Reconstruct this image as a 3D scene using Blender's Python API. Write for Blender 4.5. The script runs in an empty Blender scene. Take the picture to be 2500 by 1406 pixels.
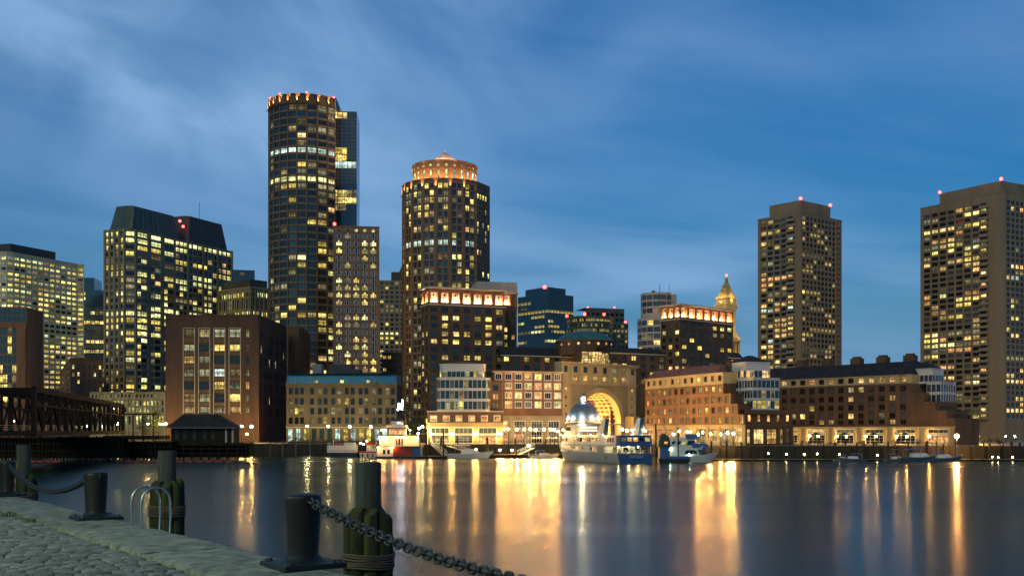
import bpy, math, random
from mathutils import Vector, Matrix
R = math.radians
scene = bpy.context.scene
COL = scene.collection
random.seed(7)

# ------------------------------------------------------------------ camera
F, CX, HY, CZ = 2700.0, 1250.0, 1050.0, 9.5      # focal length in photo pixels, centre column, horizon row, eye height
cam_d = bpy.data.cameras.new('camera')
cam = bpy.data.objects.new('camera', cam_d)
COL.objects.link(cam)
cam.location = (0, 0, CZ)
cam.rotation_euler = (R(90), 0, 0)
cam_d.sensor_width = 36
cam_d.lens = 36 * F / 2500
cam_d.shift_y = (HY - 703) / 2500
cam_d.clip_start = 0.1
cam_d.clip_end = 12000
scene.camera = cam

# ------------------------------------------------------------------ sky at dusk
SUN_EL, SUN_AZ = R(36), R(203)      # last glow of the western clouds, behind the camera and to its left
world = bpy.data.worlds.new('World')
scene.world = world
world.use_nodes = True
wn, wl = world.node_tree.nodes, world.node_tree.links
wn.clear()
def W(t, **kw):
    n = wn.new(t)
    for k, v in kw.items():
        setattr(n, k, v)
    return n
def wmath(op, a, b=None, clamp=False):
    n = W('ShaderNodeMath', operation=op, use_clamp=clamp)
    for i, x in enumerate((a, b)):
        if x is None: continue
        if isinstance(x, (int, float)): n.inputs[i].default_value = x
        else: wl.new(x, n.inputs[i])
    return n.outputs[0]
def wmix(f, a, b, bt='MIX'):
    n = W('ShaderNodeMix', data_type='RGBA', blend_type=bt)
    if isinstance(f, (int, float)): n.inputs[0].default_value = f
    else: wl.new(f, n.inputs[0])
    for i, x in ((6, a), (7, b)):
        if isinstance(x, tuple): n.inputs[i].default_value = (*x, 1)
        else: wl.new(x, n.inputs[i])
    return n.outputs[2]
sky = W('ShaderNodeTexSky', sky_type='NISHITA', sun_disc=False)
sky.sun_elevation = R(3); sky.sun_rotation = SUN_AZ
sky.air_density = 1.0; sky.dust_density = 0.6; sky.ozone_density = 5.0
tc = W('ShaderNodeTexCoord')
sep = W('ShaderNodeSeparateXYZ'); wl.new(tc.outputs['Generated'], sep.inputs[0])
X_, Y_, Z_ = sep.outputs
zz = wmath('MAXIMUM', Z_, 0.0)
den = wmath('ADD', zz, 0.16)
u_ = wmath('DIVIDE', X_, den); v_ = wmath('DIVIDE', Y_, den)
az = wmath('ARCTAN2', X_, Y_)
def cloud(ang, sx, sy, scale, detail, lo, hi, off=0.0, dist=0.0, dome=False):
    c, s = math.cos(ang), math.sin(ang); p, q = (az, Z_) if dome else (u_, v_)
    a = wmath('ADD', wmath('MULTIPLY', p, c * sx), wmath('MULTIPLY', q, s * sx))
    b = wmath('ADD', wmath('MULTIPLY', p, -s * sy), wmath('MULTIPLY', q, c * sy))
    cb = W('ShaderNodeCombineXYZ'); wl.new(a, cb.inputs[0]); wl.new(b, cb.inputs[1]); cb.inputs[2].default_value = off
    nz = W('ShaderNodeTexNoise'); nz.inputs['Scale'].default_value = scale; nz.inputs['Detail'].default_value = detail
    nz.inputs['Roughness'].default_value = 0.48; nz.inputs['Distortion'].default_value = dist
    wl.new(cb.outputs[0], nz.inputs['Vector'])
    mr = W('ShaderNodeMapRange', interpolation_type='SMOOTHSTEP')
    mr.inputs[1].default_value = lo; mr.inputs[2].default_value = hi
    wl.new(nz.outputs['Fac'], mr.inputs[0])
    return mr.outputs[0]
base = wmix(1.0, sky.outputs[0], (0.42, 1.33, 1.42), 'MULTIPLY')
def blob(az0, el0, wa, we, tilt):
    """soft region of the sky, as a bank of cloud: centre and half-widths in degrees"""
    c, s = math.cos(R(tilt)), math.sin(R(tilt))
    da = wmath('SUBTRACT', az, R(az0)); de = wmath('SUBTRACT', Z_, math.sin(R(el0)))
    p = wmath('DIVIDE', wmath('ADD', wmath('MULTIPLY', da, c), wmath('MULTIPLY', de, s)), R(wa))
    q = wmath('DIVIDE', wmath('SUBTRACT', wmath('MULTIPLY', de, c), wmath('MULTIPLY', da, s)), R(we))
    r2 = wmath('ADD', wmath('MULTIPLY', p, p), wmath('MULTIPLY', q, q))
    return wmath('POWER', 2.718, wmath('MULTIPLY', r2, -1.0))
c1 = cloud(R(-28), 5.0, 9.5, .70, 6, 0.32, 0.68, 3.1, 0.6, True)      # feathery high bands
c2 = cloud(R(-7), 4.2, 34., .55, 6, 0.36, 0.66, 9.7, 0.5, True)     # thin level streaks low down
c3 = cloud(R(-12), 3.6, 10., .6, 6, 0.36, 0.70, 5.3, 0.4, True)         # broad soft veil
bank = wmath('MULTIPLY', wmath('ADD', blob(-17, 16.4, 13, 4.2, -15), wmath('MULTIPLY', blob(-14, 22, 26, 6.0, -6), .62)), wmath('ADD', wmath('MULTIPLY', c1, .85), .30))
low = wmath('MULTIPLY', blob(6, 6.2, 19, 3.6, -4), wmath('ADD', wmath('MULTIPLY', c2, 1.0), .08))
cov = wmath('MINIMUM', wmath('ADD', wmath('ADD', wmath('MULTIPLY', c3, .26), wmath('MULTIPLY', c2, .10)), wmath('ADD', wmath('MULTIPLY', bank, .90), wmath('MULTIPLY', low, .80))), 1.0)
hz = wmath('MULTIPLY', wmath('POWER', 2.718, wmath('MULTIPLY', wmath('POWER', wmath('DIVIDE', zz, .135), 2.0), -1.0)), .92)
SKY_CLOUD = wmix(cov, wmix(hz, base, (.62, 1.62, 2.75)), (1.5, 2.75, 4.6))
bg = W('ShaderNodeBackground'); bg.inputs['Strength'].default_value = 0.15
wl.new(SKY_CLOUD, bg.inputs['Color'])
wo = W('ShaderNodeOutputWorld'); wl.new(bg.outputs[0], wo.inputs[0])

# ------------------------------------------------------------------ the one sun lamp: weak, broad, warm afterglow
sd = bpy.data.lights.new('sun', 'SUN'); sd.energy = 0.8; sd.angle = R(28); sd.color = (1.0, 0.78, 0.34)
so = bpy.data.objects.new('sun', sd); COL.objects.link(so)
so.rotation_euler = Vector((math.sin(SUN_AZ) * math.cos(SUN_EL), math.cos(SUN_AZ) * math.cos(SUN_EL), math.sin(SUN_EL))).to_track_quat('Z', 'Y').to_euler()

scene.view_settings.view_transform = 'Standard'
scene.view_settings.look = 'None'
scene.view_settings.exposure = 0.0
scene.view_settings.gamma = 1.0
scene.view_settings.use_curve_mapping = False
scene.render.engine = 'CYCLES'
scene.cycles.use_denoising = True
scene.cycles.max_bounces = 6
scene.cycles.diffuse_bounces = 2
scene.cycles.glossy_bounces = 3
scene.cycles.transmission_bounces = 3
scene.cycles.sample_clamp_indirect = 40.0
scene.cycles.caustics_reflective = False
scene.cycles.caustics_refractive = False

# ------------------------------------------------------------------ photo pixel -> place
def gx(px, Y): return (px - CX) / F * Y
def gz(py, Y): return CZ + (HY - py) / F * Y
def P(px, py, Y): return Vector((gx(px, Y), Y, gz(py, Y)))
def pm(n, Y): return n / F * Y           # photo pixels -> metres at depth Y

# ------------------------------------------------------------------ materials
M = {}
def mat(name, col=(.5, .5, .5), rough=.7, metal=0., spec=.5, var=.0, vscale=.3, bump=0., bscale=6., coords='Object', streak=False, col2=None, orand=0.):
    m = bpy.data.materials.new(name); m.use_nodes = True
    nt = m.node_tree; b = nt.nodes['Principled BSDF']
    b.inputs['Base Color'].default_value = (*col, 1); b.inputs['Roughness'].default_value = rough
    b.inputs['Metallic'].default_value = metal; b.inputs['Specular IOR Level'].default_value = spec
    if var or bump:
        t = nt.nodes.new('ShaderNodeTexCoord')
        mp = nt.nodes.new('ShaderNodeMapping'); nt.links.new(t.outputs[coords], mp.inputs[0])
        if streak: mp.inputs['Scale'].default_value = (1, 1, .12)
        nz = nt.nodes.new('ShaderNodeTexNoise'); nz.inputs['Scale'].default_value = vscale; nz.inputs['Detail'].default_value = 6
        nz.inputs['Roughness'].default_value = .65
        nt.links.new(mp.outputs[0], nz.inputs['Vector'])
        if var:
            rp = nt.nodes.new('ShaderNodeMapRange'); rp.inputs[1].default_value = .3; rp.inputs[2].default_value = .7
            nt.links.new(nz.outputs['Fac'], rp.inputs[0])
            mx = nt.nodes.new('ShaderNodeMix'); mx.data_type = 'RGBA'
            c2 = col2 or tuple(c * (1 - var) for c in col)
            mx.inputs[6].default_value = (*c2, 1); mx.inputs[7].default_value = (*(min(1, c * (1 + var * .5)) for c in col), 1)
            nt.links.new(rp.outputs[0], mx.inputs[0]); nt.links.new(mx.outputs[2], b.inputs['Base Color'])
            if orand:      # each stone its own tone
                oi = nt.nodes.new('ShaderNodeObjectInfo'); m2 = nt.nodes.new('ShaderNodeMapRange'); m2.inputs[3].default_value = 1 - orand; m2.inputs[4].default_value = 1 + orand * .6
                nt.links.new(oi.outputs['Random'], m2.inputs[0]); hs = nt.nodes.new('ShaderNodeHueSaturation'); nt.links.new(m2.outputs[0], hs.inputs['Value']); nt.links.new(mx.outputs[2], hs.inputs['Color']); nt.links.new(hs.outputs[0], b.inputs['Base Color'])
        if bump:
            n2 = nt.nodes.new('ShaderNodeTexNoise'); n2.inputs['Scale'].default_value = bscale; n2.inputs['Detail'].default_value = 5
            nt.links.new(mp.outputs[0] if streak else t.outputs[coords], n2.inputs['Vector'])
            bp = nt.nodes.new('ShaderNodeBump'); bp.inputs['Strength'].default_value = bump; bp.inputs['Distance'].default_value = .02
            nt.links.new(n2.outputs['Fac'], bp.inputs['Height']); nt.links.new(bp.outputs[0], b.inputs['Normal'])
    M[name] = m
    return m
def emit(name, col, s, sample=True, vary=0., nscale=1.6, hue=None):
    """light-giving surface; vary: each pane its own brightness, with furniture, blinds and lamps as soft blotches"""
    m = bpy.data.materials.new(name); m.use_nodes = True
    nt = m.node_tree; nt.nodes.clear()
    o = nt.nodes.new('ShaderNodeOutputMaterial'); e = nt.nodes.new('ShaderNodeEmission')
    e.inputs['Color'].default_value = (*col, 1); e.inputs['Strength'].default_value = s
    if vary:
        oi = nt.nodes.new('ShaderNodeObjectInfo'); t = nt.nodes.new('ShaderNodeTexCoord')
        def mm(op, a, b=None):
            n = nt.nodes.new('ShaderNodeMath'); n.operation = op
            for i, x in enumerate((a, b)):
                if x is None: continue
                if isinstance(x, (int, float)): n.inputs[i].default_value = x
                else: nt.links.new(x, n.inputs[i])
            return n.outputs[0]
        ad = nt.nodes.new('ShaderNodeVectorMath'); ad.operation = 'ADD'
        cb = nt.nodes.new('ShaderNodeCombineXYZ')
        for i in range(3): nt.links.new(mm('MULTIPLY', oi.outputs['Random'], 37. + 50 * i), cb.inputs[i])
        nt.links.new(t.outputs['Object'], ad.inputs[0]); nt.links.new(cb.outputs[0], ad.inputs[1])
        nz = nt.nodes.new('ShaderNodeTexNoise'); nz.inputs['Scale'].default_value = nscale; nz.inputs['Detail'].default_value = 3
        mp = nt.nodes.new('ShaderNodeMapping'); mp.inputs['Scale'].default_value = (1, 1, .55)
        nt.links.new(ad.outputs[0], mp.inputs[0]); nt.links.new(mp.outputs[0], nz.inputs['Vector'])
        f = nt.nodes.new('ShaderNodeMapRange'); f.inputs[1].default_value = .28; f.inputs[2].default_value = .66; f.inputs[3].default_value = .16; f.inputs[4].default_value = 1.3
        nt.links.new(nz.outputs['Fac'], f.inputs[0])
        n3 = nt.nodes.new('ShaderNodeTexNoise'); n3.inputs['Scale'].default_value = nscale * 2.3; n3.inputs['Detail'].default_value = 1
        nt.links.new(ad.outputs[0], n3.inputs['Vector'])
        hot = nt.nodes.new('ShaderNodeMapRange'); hot.interpolation_type = 'SMOOTHSTEP'; hot.inputs[1].default_value = .64; hot.inputs[2].default_value = .78; hot.inputs[3].default_value = 0; hot.inputs[4].default_value = 2.0
        nt.links.new(n3.outputs['Fac'], hot.inputs[0])
        rnd = mm('ADD', mm('MULTIPLY', mm('POWER', oi.outputs['Random'], 1.7), vary * 1.35), 1 - .78 * vary)
        sx = nt.nodes.new('ShaderNodeSeparateXYZ'); nt.links.new(t.outputs['Object'], sx.inputs[0])
        blind = mm('GREATER_THAN', mm('FRACT', mm('ADD', mm('MULTIPLY', sx.outputs[2], .29), mm('MULTIPLY', oi.outputs['Random'], 7.3))), .58)      # half-drawn blind
        curt = mm('GREATER_THAN', mm('FRACT', mm('ADD', mm('MULTIPLY', sx.outputs[0], .37), mm('MULTIPLY', oi.outputs['Random'], 23.1))), .74)      # curtain edge
        dimm = mm('MULTIPLY', mm('SUBTRACT', 1.0, mm('MULTIPLY', blind, .52)), mm('SUBTRACT', 1.0, mm('MULTIPLY', curt, .45)))
        nt.links.new(mm('MULTIPLY', mm('MULTIPLY', mm('MULTIPLY', mm('ADD', f.outputs[0], hot.outputs[0]), rnd), s * 1.35), dimm), e.inputs['Strength'])
        if hue:
            fr = mm('FRACT', mm('MULTIPLY', oi.outputs['Random'], 13.7))
            mx = nt.nodes.new('ShaderNodeMix'); mx.data_type = 'RGBA'
            mx.inputs[6].default_value = (*col, 1); mx.inputs[7].default_value = (*hue, 1)
            nt.links.new(fr, mx.inputs[0]); nt.links.new(mx.outputs[2], e.inputs['Color'])
    nt.links.new(e.outputs[0], o.inputs[0])
    if not sample: m.cycles.emission_sampling = 'NONE'
    M[name] = m
    return m
mat('brick_pink', (.28, .165, .10), .85, var=.35, vscale=.25, streak=True)
mat('brick_brown', (.165, .11, .065), .85, var=.35, vscale=.2, streak=True)
mat('brick_red', (.25, .125, .065), .85, var=.35, vscale=.3, streak=True)
mat('brick_dark', (.14, .085, .048), .85, var=.4, vscale=.3, streak=True)
mat('brick_warehouse', (.105, .060, .042), .85, var=.4, vscale=.25, streak=True)
mat('brick_tan', (.20, .14, .072), .85, var=.35, vscale=.3, streak=True)
mat('granite_tan', (.30, .25, .16), .8, var=.3, vscale=.15, streak=True)
mat('concrete_tan', (.30, .235, .155), .85, var=.25, vscale=.12, streak=True)
mat('stone_cream', (.48, .40, .22), .8, var=.3, vscale=.25, streak=True)
mat('cream_panel', (.58, .57, .42), .7, var=.15, vscale=.2)
mat('white_panel', (.62, .63, .63), .5, var=.15, vscale=.2)
mat('pink_panel', (.55, .45, .40), .6, var=.15, vscale=.3)
mat('roof_dark', (.055, .06, .065), .6, var=.4, vscale=.3)
mat('roof_slate', (.035, .038, .04), .7, spec=.25, var=.5, vscale=.4)
mat('roof_green', (.07, .105, .085), .5, var=.35, vscale=.2, streak=True)
mat('roof_tile', (.26, .12, .08), .75, var=.35, vscale=.5)
mat('blue_metal', (.012, .17, .34), .35, metal=.3, var=.3, vscale=.3)
mat('copper_green', (.05, .16, .15), .5, var=.35, vscale=.4)
mat('dome_metal', (.22, .28, .32), .36, metal=.45, var=.3, vscale=.8)
mat('frame_dark', (.04, .04, .042), .5)
mat('frame_grey', (.22, .25, .27), .45)
mat('frame_white', (.72, .72, .66), .5)
mat('frame_stone', (.52, .48, .38), .7)
mat('frame_bronze', (.10, .07, .045), .5)
mat('glass_dark', (.010, .014, .017), .10, spec=.7)
mat('glass_blue', (.012, .035, .06), .08, spec=1.0)
mat('glass_green', (.02, .05, .05), .10, spec=.8)
mat('glass_curtain', (.10, .11, .12), .35, spec=.6, var=.5, vscale=1.5)
mat('timber', (.13, .105, .075), .85, var=.5, vscale=2.0, bump=.4, bscale=14)
mat('timber_dark', (.03, .027, .02), .9, spec=.15, var=.5, vscale=1.0, bump=.3)
mat('steel_dark', (.014, .013, .012), .75, spec=.15, var=.4, vscale=.6)
mat('steel_rust', (.024, .016, .012), .85, spec=.1, var=.5, vscale=.8)
mat('steel_pale', (.42, .44, .42), .45, metal=.4)
mat('red_float', (.42, .05, .03), .6)
mat('white_paint', (.80, .79, .74), .4, var=.1, vscale=.4)
mat('hull_cream', (.74, .70, .60), .4, var=.12, vscale=.3)
mat('hull_blue', (.05, .125, .30), .35, var=.15, vscale=.3)
mat('canvas_blue', (.05, .15, .38), .6)
mat('hull_shaded', (.10, .14, .20), .4, var=.2, vscale=.6)  # white boat hulls with the dusk shade put into the colour
mat('hull_navy', (.02, .03, .06), .4)
mat('hull_black', (.02, .022, .022), .5)
mat('red_paint', (.50, .06, .025), .45, var=.2, vscale=.8)
mat('deck_grey', (.16, .155, .14), .8, var=.3, vscale=.6)
mat('tarp_green', (.03, .06, .045), .7, var=.3, vscale=.6)
mat('leaf', (.05, .085, .03), .7, var=.5, vscale=1.2)
mat('leaf_dark', (.03, .05, .022), .7, var=.5, vscale=1.2)
mat('bark', (.07, .05, .035), .9)
mat('gold_stone', (.52, .41, .20), .75, var=.3, vscale=.2, streak=True)
mat('asphalt', (.05, .05, .05), .9, var=.3, vscale=.2)
mat('paving', (.22, .21, .19), .85, var=.3, vscale=.3)
mat('rope', (.10, .085, .06), .9, bump=.5, bscale=40)
mat('letter_pale', (.55, .60, .70), .5)
mat('letter_dark', (.06, .06, .06), .5)
# lit rooms
emit('lit_yellow', (1., .72, .15), 1.2, False, .8, 1.4, (1., .82, .24))
emit('lit_warm', (1., .58, .17), 1.33, False, .8, 1.6, (1., .70, .28))
emit('lit_orange', (1., .42, .13), 1.36, False, .7, 1.8, (1., .55, .22))
emit('lit_white', (.92, 1., .42), 1.33, False, .5, 1.2, (1., .90, .34))
emit('lit_cool', (.62, .95, .80), 1.07, False, .6, 1.2, (.80, 1., .86))
emit('lit_dim', (1., .72, .30), 0.34, False, .8, 2.0, (.75, .8, .5))
emit('lit_blue', (.35, .6, 1.), 1.02, False, .6, 1.8)
emit('lit_red', (1., .12, .10), 1.36, False, .6, 1.8)
# lamps
emit('lamp_warm', (1., .60, .17), 700)
emit('lamp_bright', (1., .50, .11), 3400)
emit('lamp_sconce', (1., .56, .14), 800)
emit('lamp_white', (1., .82, .36), 330)
emit('lamp_green', (.62, 1., .72), 156)
emit('lamp_orange', (1., .44, .11), 900)
emit('lamp_small', (1., .76, .30), 70)
emit('lamp_boat', (1., .40, .10), 420)
emit('beacon_red', (1., .05, .04), 14., False)
emit('tube_white', (.80, .90, 1.), 65)
emit('strip_warm', (1., .62, .28), 22.)

LITS = ('lit_yellow', 'lit_warm', 'lit_orange', 'lit_white', 'lit_cool', 'lit_dim', 'lit_blue', 'lit_red')
# ------------------------------------------------------------------ objects
def tag(o, label=None, cat=None, group=None, kind=None):
    if label: o['label'] = label
    if cat: o['category'] = cat
    if group: o['group'] = group
    if kind: o['kind'] = kind
    return o
def empty(name, loc, label=None, cat=None, group=None, rz=0.):
    o = bpy.data.objects.new(name, None); COL.objects.link(o)
    o.location = loc; o.rotation_euler.z = rz; o.empty_display_size = .5
    return tag(o, label, cat, group)
def top_loc(o):
    v = Vector((0, 0, 0))
    while o is not None:
        v += o.location; o = o.parent
    return v
class MB:
    def __init__(s): s.v = []; s.f = []; s.m = []
    def add(s, vs, fs, mi=0):
        n = len(s.v); s.v += [tuple(x) for x in vs]
        for q in fs: s.f.append([n + i for i in q]); s.m.append(mi)
        return s
    def box(s, x0, x1, y0, y1, z0, z1, mi=0):
        return s.add([(x0, y0, z0), (x1, y0, z0), (x1, y1, z0), (x0, y1, z0), (x0, y0, z1), (x1, y0, z1), (x1, y1, z1), (x0, y1, z1)],
                     [(0, 3, 2, 1), (4, 5, 6, 7), (0, 1, 5, 4), (1, 2, 6, 5), (2, 3, 7, 6), (3, 0, 4, 7)], mi)
    def prism(s, poly, z0, z1, mi=0, poly1=None, cap=True):
        n = len(poly); p1 = poly1 or poly
        vs = [(p[0], p[1], z0) for p in poly] + [(p[0], p[1], z1) for p in p1]
        fs = [(i, (i + 1) % n, n + (i + 1) % n, n + i) for i in range(n)]
        if cap: fs += [tuple(range(n - 1, -1, -1)), tuple(range(n, 2 * n))]
        return s.add(vs, fs, mi)
    def obox(s, A, d, u0, u1, n0, n1, z0, z1, mi=0):
        """box in a wall's own frame: u along d from A, n outwards"""
        n = Vector((d.y, -d.x))
        c = [A + d * u + n * q for u, q in ((u0, n1), (u1, n1), (u1, n0), (u0, n0))]
        return s.prism([(p.x, p.y) for p in c], z0, z1, mi)
    def lathe(s, prof, cx=0., cy=0., n=24, mi=0, a0=0., a1=2 * math.pi):
        full = abs(a1 - a0 - 2 * math.pi) < 1e-6; k = n if full else n + 1
        vs = []
        for r, z in prof:
            for i in range(k):
                a = a0 + (a1 - a0) * i / n
                vs.append((cx + r * math.cos(a), cy + r * math.sin(a), z))
        fs = []
        for j in range(len(prof) - 1):
            for i in range(n):
                i2 = (i + 1) % k
                fs.append((j * k + i, j * k + i2, (j + 1) * k + i2, (j + 1) * k + i))
        return s.add(vs, fs, mi)
    def tube(s, pts, r, n=6, mi=0, cap=True, closed=False):
        pts = [Vector(p) for p in pts]; rs = r if isinstance(r, (list, tuple)) else [r] * len(pts)
        vs = []; prev = None; K = len(pts)
        for i, p in enumerate(pts):
            if closed: t = (pts[(i + 1) % K] - pts[i - 1]).normalized()
            else: t = (pts[min(i + 1, K - 1)] - pts[max(i - 1, 0)]).normalized()
            a = prev if prev is not None else (Vector((0, 0, 1)) if abs(t.z) < .9 else Vector((1, 0, 0)))
            u = (a - t * a.dot(t)).normalized(); w = t.cross(u); prev = u
            for k in range(n):
                an = 2 * math.pi * k / n
                vs.append(p + (u * math.cos(an) + w * math.sin(an)) * rs[i])
        fs = []
        for i in range(K if closed else K - 1):
            i2 = (i + 1) % K
            for k in range(n): fs.append((i * n + k, i * n + (k + 1) % n, i2 * n + (k + 1) % n, i2 * n + k))
        if cap and not closed: fs += [tuple(range(n - 1, -1, -1)), tuple((K - 1) * n + k for k in range(n))]
        return s.add(vs, fs, mi)
    def bar(s, a, b, w, h=None, mi=0):
        a, b = Vector(a), Vector(b); h = h or w; t = (b - a).normalized()
        up = Vector((0, 0, 1)) if abs(t.z) < .95 else Vector((0, 1, 0))
        u = t.cross(up).normalized() * (w / 2); v = u.cross(t).normalized() * (h / 2)
        vs = [a - u - v, a + u - v, a + u + v, a - u + v, b - u - v, b + u - v, b + u + v, b - u + v]
        return s.add(vs, [(0, 3, 2, 1), (4, 5, 6, 7), (0, 1, 5, 4), (1, 2, 6, 5), (2, 3, 7, 6), (3, 0, 4, 7)], mi)
    def sphere(s, c, r, mi=0, n=10, m=6, sz=1.):
        return s.lathe([(max(1e-4, r * math.sin(math.pi * j / m)), c[2] - r * sz * math.cos(math.pi * j / m)) for j in range(m + 1)], c[0], c[1], n, mi)
    def mesh(s, name, mats, off=(0, 0, 0), smooth=False):
        me = bpy.data.meshes.new(name)
        ox, oy, oz = off
        me.from_pydata([(x - ox, y - oy, z - oz) for x, y, z in s.v], [], s.f)
        for m in mats: me.materials.append(M[m])
        if len(mats) > 1: me.polygons.foreach_set('material_index', s.m)
        if smooth: me.polygons.foreach_set('use_smooth', [True] * len(me.polygons))
        me.update()
        return me
    def build(s, name, mats, parent=None, smooth=False, loc=None, angle=None):
        if isinstance(mats, str): mats = [mats]
        off = top_loc(parent) if parent is not None else Vector(loc or (0, 0, 0))
        me = s.mesh(name, mats, off, smooth)
        if smooth and angle: me.set_sharp_from_angle(angle=R(angle))
        o = bpy.data.objects.new(name, me); COL.objects.link(o)
        if parent is not None: o.parent = parent
        else: o.location = off
        return o
def inst(name, me, parent, loc, rz=0., eul=None):
    o = bpy.data.objects.new(name, me); COL.objects.link(o)
    o.location = Vector(loc) - (top_loc(parent) if parent is not None else Vector())
    if parent is not None: o.parent = parent
    if eul: o.rotation_euler = eul
    else: o.rotation_euler.z = rz
    return o
def copy_tree(o, parent=None):
    c = o.copy(); COL.objects.link(c)
    if parent is not None: c.parent = parent
    for ch in list(o.children): copy_tree(ch, c)
    return c
def lamp_light(kind, name, parent, loc, power, col, size=.2, rot=None, spot=None, blend=.4):
    d = bpy.data.lights.new(name, kind); d.energy = power; d.color = col
    if kind == 'AREA': d.size = size
    else: d.shadow_soft_size = size
    if spot: d.spot_size = spot; d.spot_blend = blend
    o = bpy.data.objects.new(name, d); COL.objects.link(o)
    o.location = Vector(loc) - (top_loc(parent) if parent is not None else Vector())
    if parent is not None: o.parent = parent
    if rot is not None: o.rotation_euler = rot
    return o

# ------------------------------------------------------------------ windows and walls
WIN = {}
def win_geo(w, h, st, fm, pane):
    """window unit: origin in the middle of its opening, on the wall's face; x along the wall, -y outwards"""
    nx, nz, fw, sur, arch, dep = st
    b = MB()
    if arch == 'pal':      # three lights, the middle one taller and round-headed
        sw, cw, sh = w * .24, w * .40, h * .60
        z0 = -h / 2; zs = z0 + h * .72; r = cw / 2
        pts = [(-cw / 2, z0), (cw / 2, z0), (cw / 2, zs)] + [(r * math.cos(a), zs + r * math.sin(a) * 1.25) for a in (math.pi * k / 8 for k in range(1, 8))] + [(-cw / 2, zs)]
        b.add([(x, dep - .05, z) for x, z in pts], [tuple(range(len(pts)))], 1)
        for q in range(len(pts)):
            a_, b_ = pts[q], pts[(q + 1) % len(pts)]
            b.bar((a_[0], dep - .10, a_[1]), (b_[0], dep - .10, b_[1]), fw, fw, 0)
        for sg in (-1, 1):
            x0 = sg * (cw / 2 + w * .03); x1 = x0 + sg * sw; xa, xb = min(x0, x1), max(x0, x1)
            b.add([(xa, dep - .05, z0), (xb, dep - .05, z0), (xb, dep - .05, z0 + sh), (xa, dep - .05, z0 + sh)], [(0, 1, 2, 3)], 1)
            for p_, q_ in (((xa, z0), (xa, z0 + sh)), ((xb, z0), (xb, z0 + sh)), ((xa, z0 + sh), (xb, z0 + sh)), ((xa, z0), (xb, z0))):
                b.bar((p_[0], dep - .10, p_[1]), (q_[0], dep - .10, q_[1]), fw, fw, 0)
        b.add([(-w / 2, dep, -h / 2), (w / 2, dep, -h / 2), (w / 2, dep, h / 2), (-w / 2, dep, h / 2)], [(0, 1, 2, 3)], 2)
        return b
    b.add([(-w / 2, dep, -h / 2), (w / 2, dep, -h / 2), (w / 2, dep, h / 2), (-w / 2, dep, h / 2)], [(0, 1, 2, 3)], 1)
    def fr(x0, x1, z0, z1, y0, y1): b.box(x0, x1, y0, y1, z0, z1, 0)
    if fw > 0:
        y0, y1 = dep - .09, dep - .005
        fr(-w / 2, -w / 2 + fw, -h / 2, h / 2, y0, y1); fr(w / 2 - fw, w / 2, -h / 2, h / 2, y0, y1)
        fr(-w / 2 + fw, w / 2 - fw, h / 2 - fw, h / 2, y0, y1); fr(-w / 2 + fw, w / 2 - fw, -h / 2, -h / 2 + fw, y0, y1)
        for i in range(1, nx):
            x = -w / 2 + w * i / nx; fr(x - fw * .4, x + fw * .4, -h / 2 + fw, h / 2 - fw, y0 + .01, y1)
        for i in range(1, nz):
            z = -h / 2 + h * i / nz; fr(-w / 2 + fw, w / 2 - fw, z - fw * .35, z + fw * .35, y0 + .02, y1)
    if sur:
        y0, y1 = -.07, .06
        fr(-w / 2 - sur, -w / 2, -h / 2, h / 2, y0, y1); fr(w / 2, w / 2 + sur, -h / 2, h / 2, y0, y1)
        fr(-w / 2 - sur, w / 2 + sur, h / 2, h / 2 + sur * 1.2, y0 - .02, y1); fr(-w / 2 - sur * 1.2, w / 2 + sur * 1.2, -h / 2 - sur, -h / 2, y0 - .06, y1)
    if arch == 'seg':      # segmental head: spandrel corners
        r = w / 2
        for sg in (-1, 1):
            pts = [(sg * r, h / 2), (sg * r, h / 2 - h * .16), (sg * r * .72, h / 2 - h * .05), (sg * r * .35, h / 2)]
            vs = [(x, dep - .12, z) for x, z in pts]
            b.add(vs, [(0, 1, 2, 3) if sg < 0 else (3, 2, 1, 0)], 2)
    return b
STY = {  # panes across, panes high, frame width, surround, head, recess
    'plain': (1, 1, .06, 0, None, .30), 'two': (2, 1, .07, 0, None, .30), 'three': (3, 1, .07, 0, None, .30),
    'sash': (1, 2, .08, 0, None, .25), 'grid': (2, 2, .09, 0, None, .25), 'hotel': (2, 1, .09, .22, None, .22), 'hotelwide': (3, 1, .09, .22, None, .22),
    'seg': (1, 2, .09, 0, 'seg', .28), 'pal': (1, 1, .14, 0, 'pal', .30), 'store': (4, 3, .10, .25, None, .35), 'mill': (2, 2, .16, 0, None, .45), 'mill4': (4, 1, .16, 0, None, .45),
    'curtain': (2, 2, .07, 0, None, .06), 'curt1': (1, 1, .05, 0, None, .06), 'ribbon': (3, 1, .06, 0, None, .2), 'deep': (2, 1, .06, 0, None, .9)}
def win_mesh(w, h, sty, fm, pane, wallm):
    k = (round(w, 2), round(h, 2), sty, fm, pane, wallm)
    if k not in WIN:
        g = win_geo(k[0], k[1], STY[sty], fm, pane)
        WIN[k] = (g, g.mesh('window', [fm, pane, wallm]))
    return WIN[k]
def even(L, n, wr, m0=0., m1=0.):
    p = (L - m0 - m1) / n
    return [(m0 + p * (i + .5 - wr / 2), m0 + p * (i + .5 + wr / 2)) for i in range(n)]
def rows_from(zc, pitch, n, h): return [(zc - pitch * j - h / 2, zc - pitch * j + h / 2) for j in range(n)]
def pick(pal):
    t = sum(w for _, w in pal); x = random.random() * t
    for s, w in pal:
        x -= w
        if x <= 0: return s
    return pal[-1][0]
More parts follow.
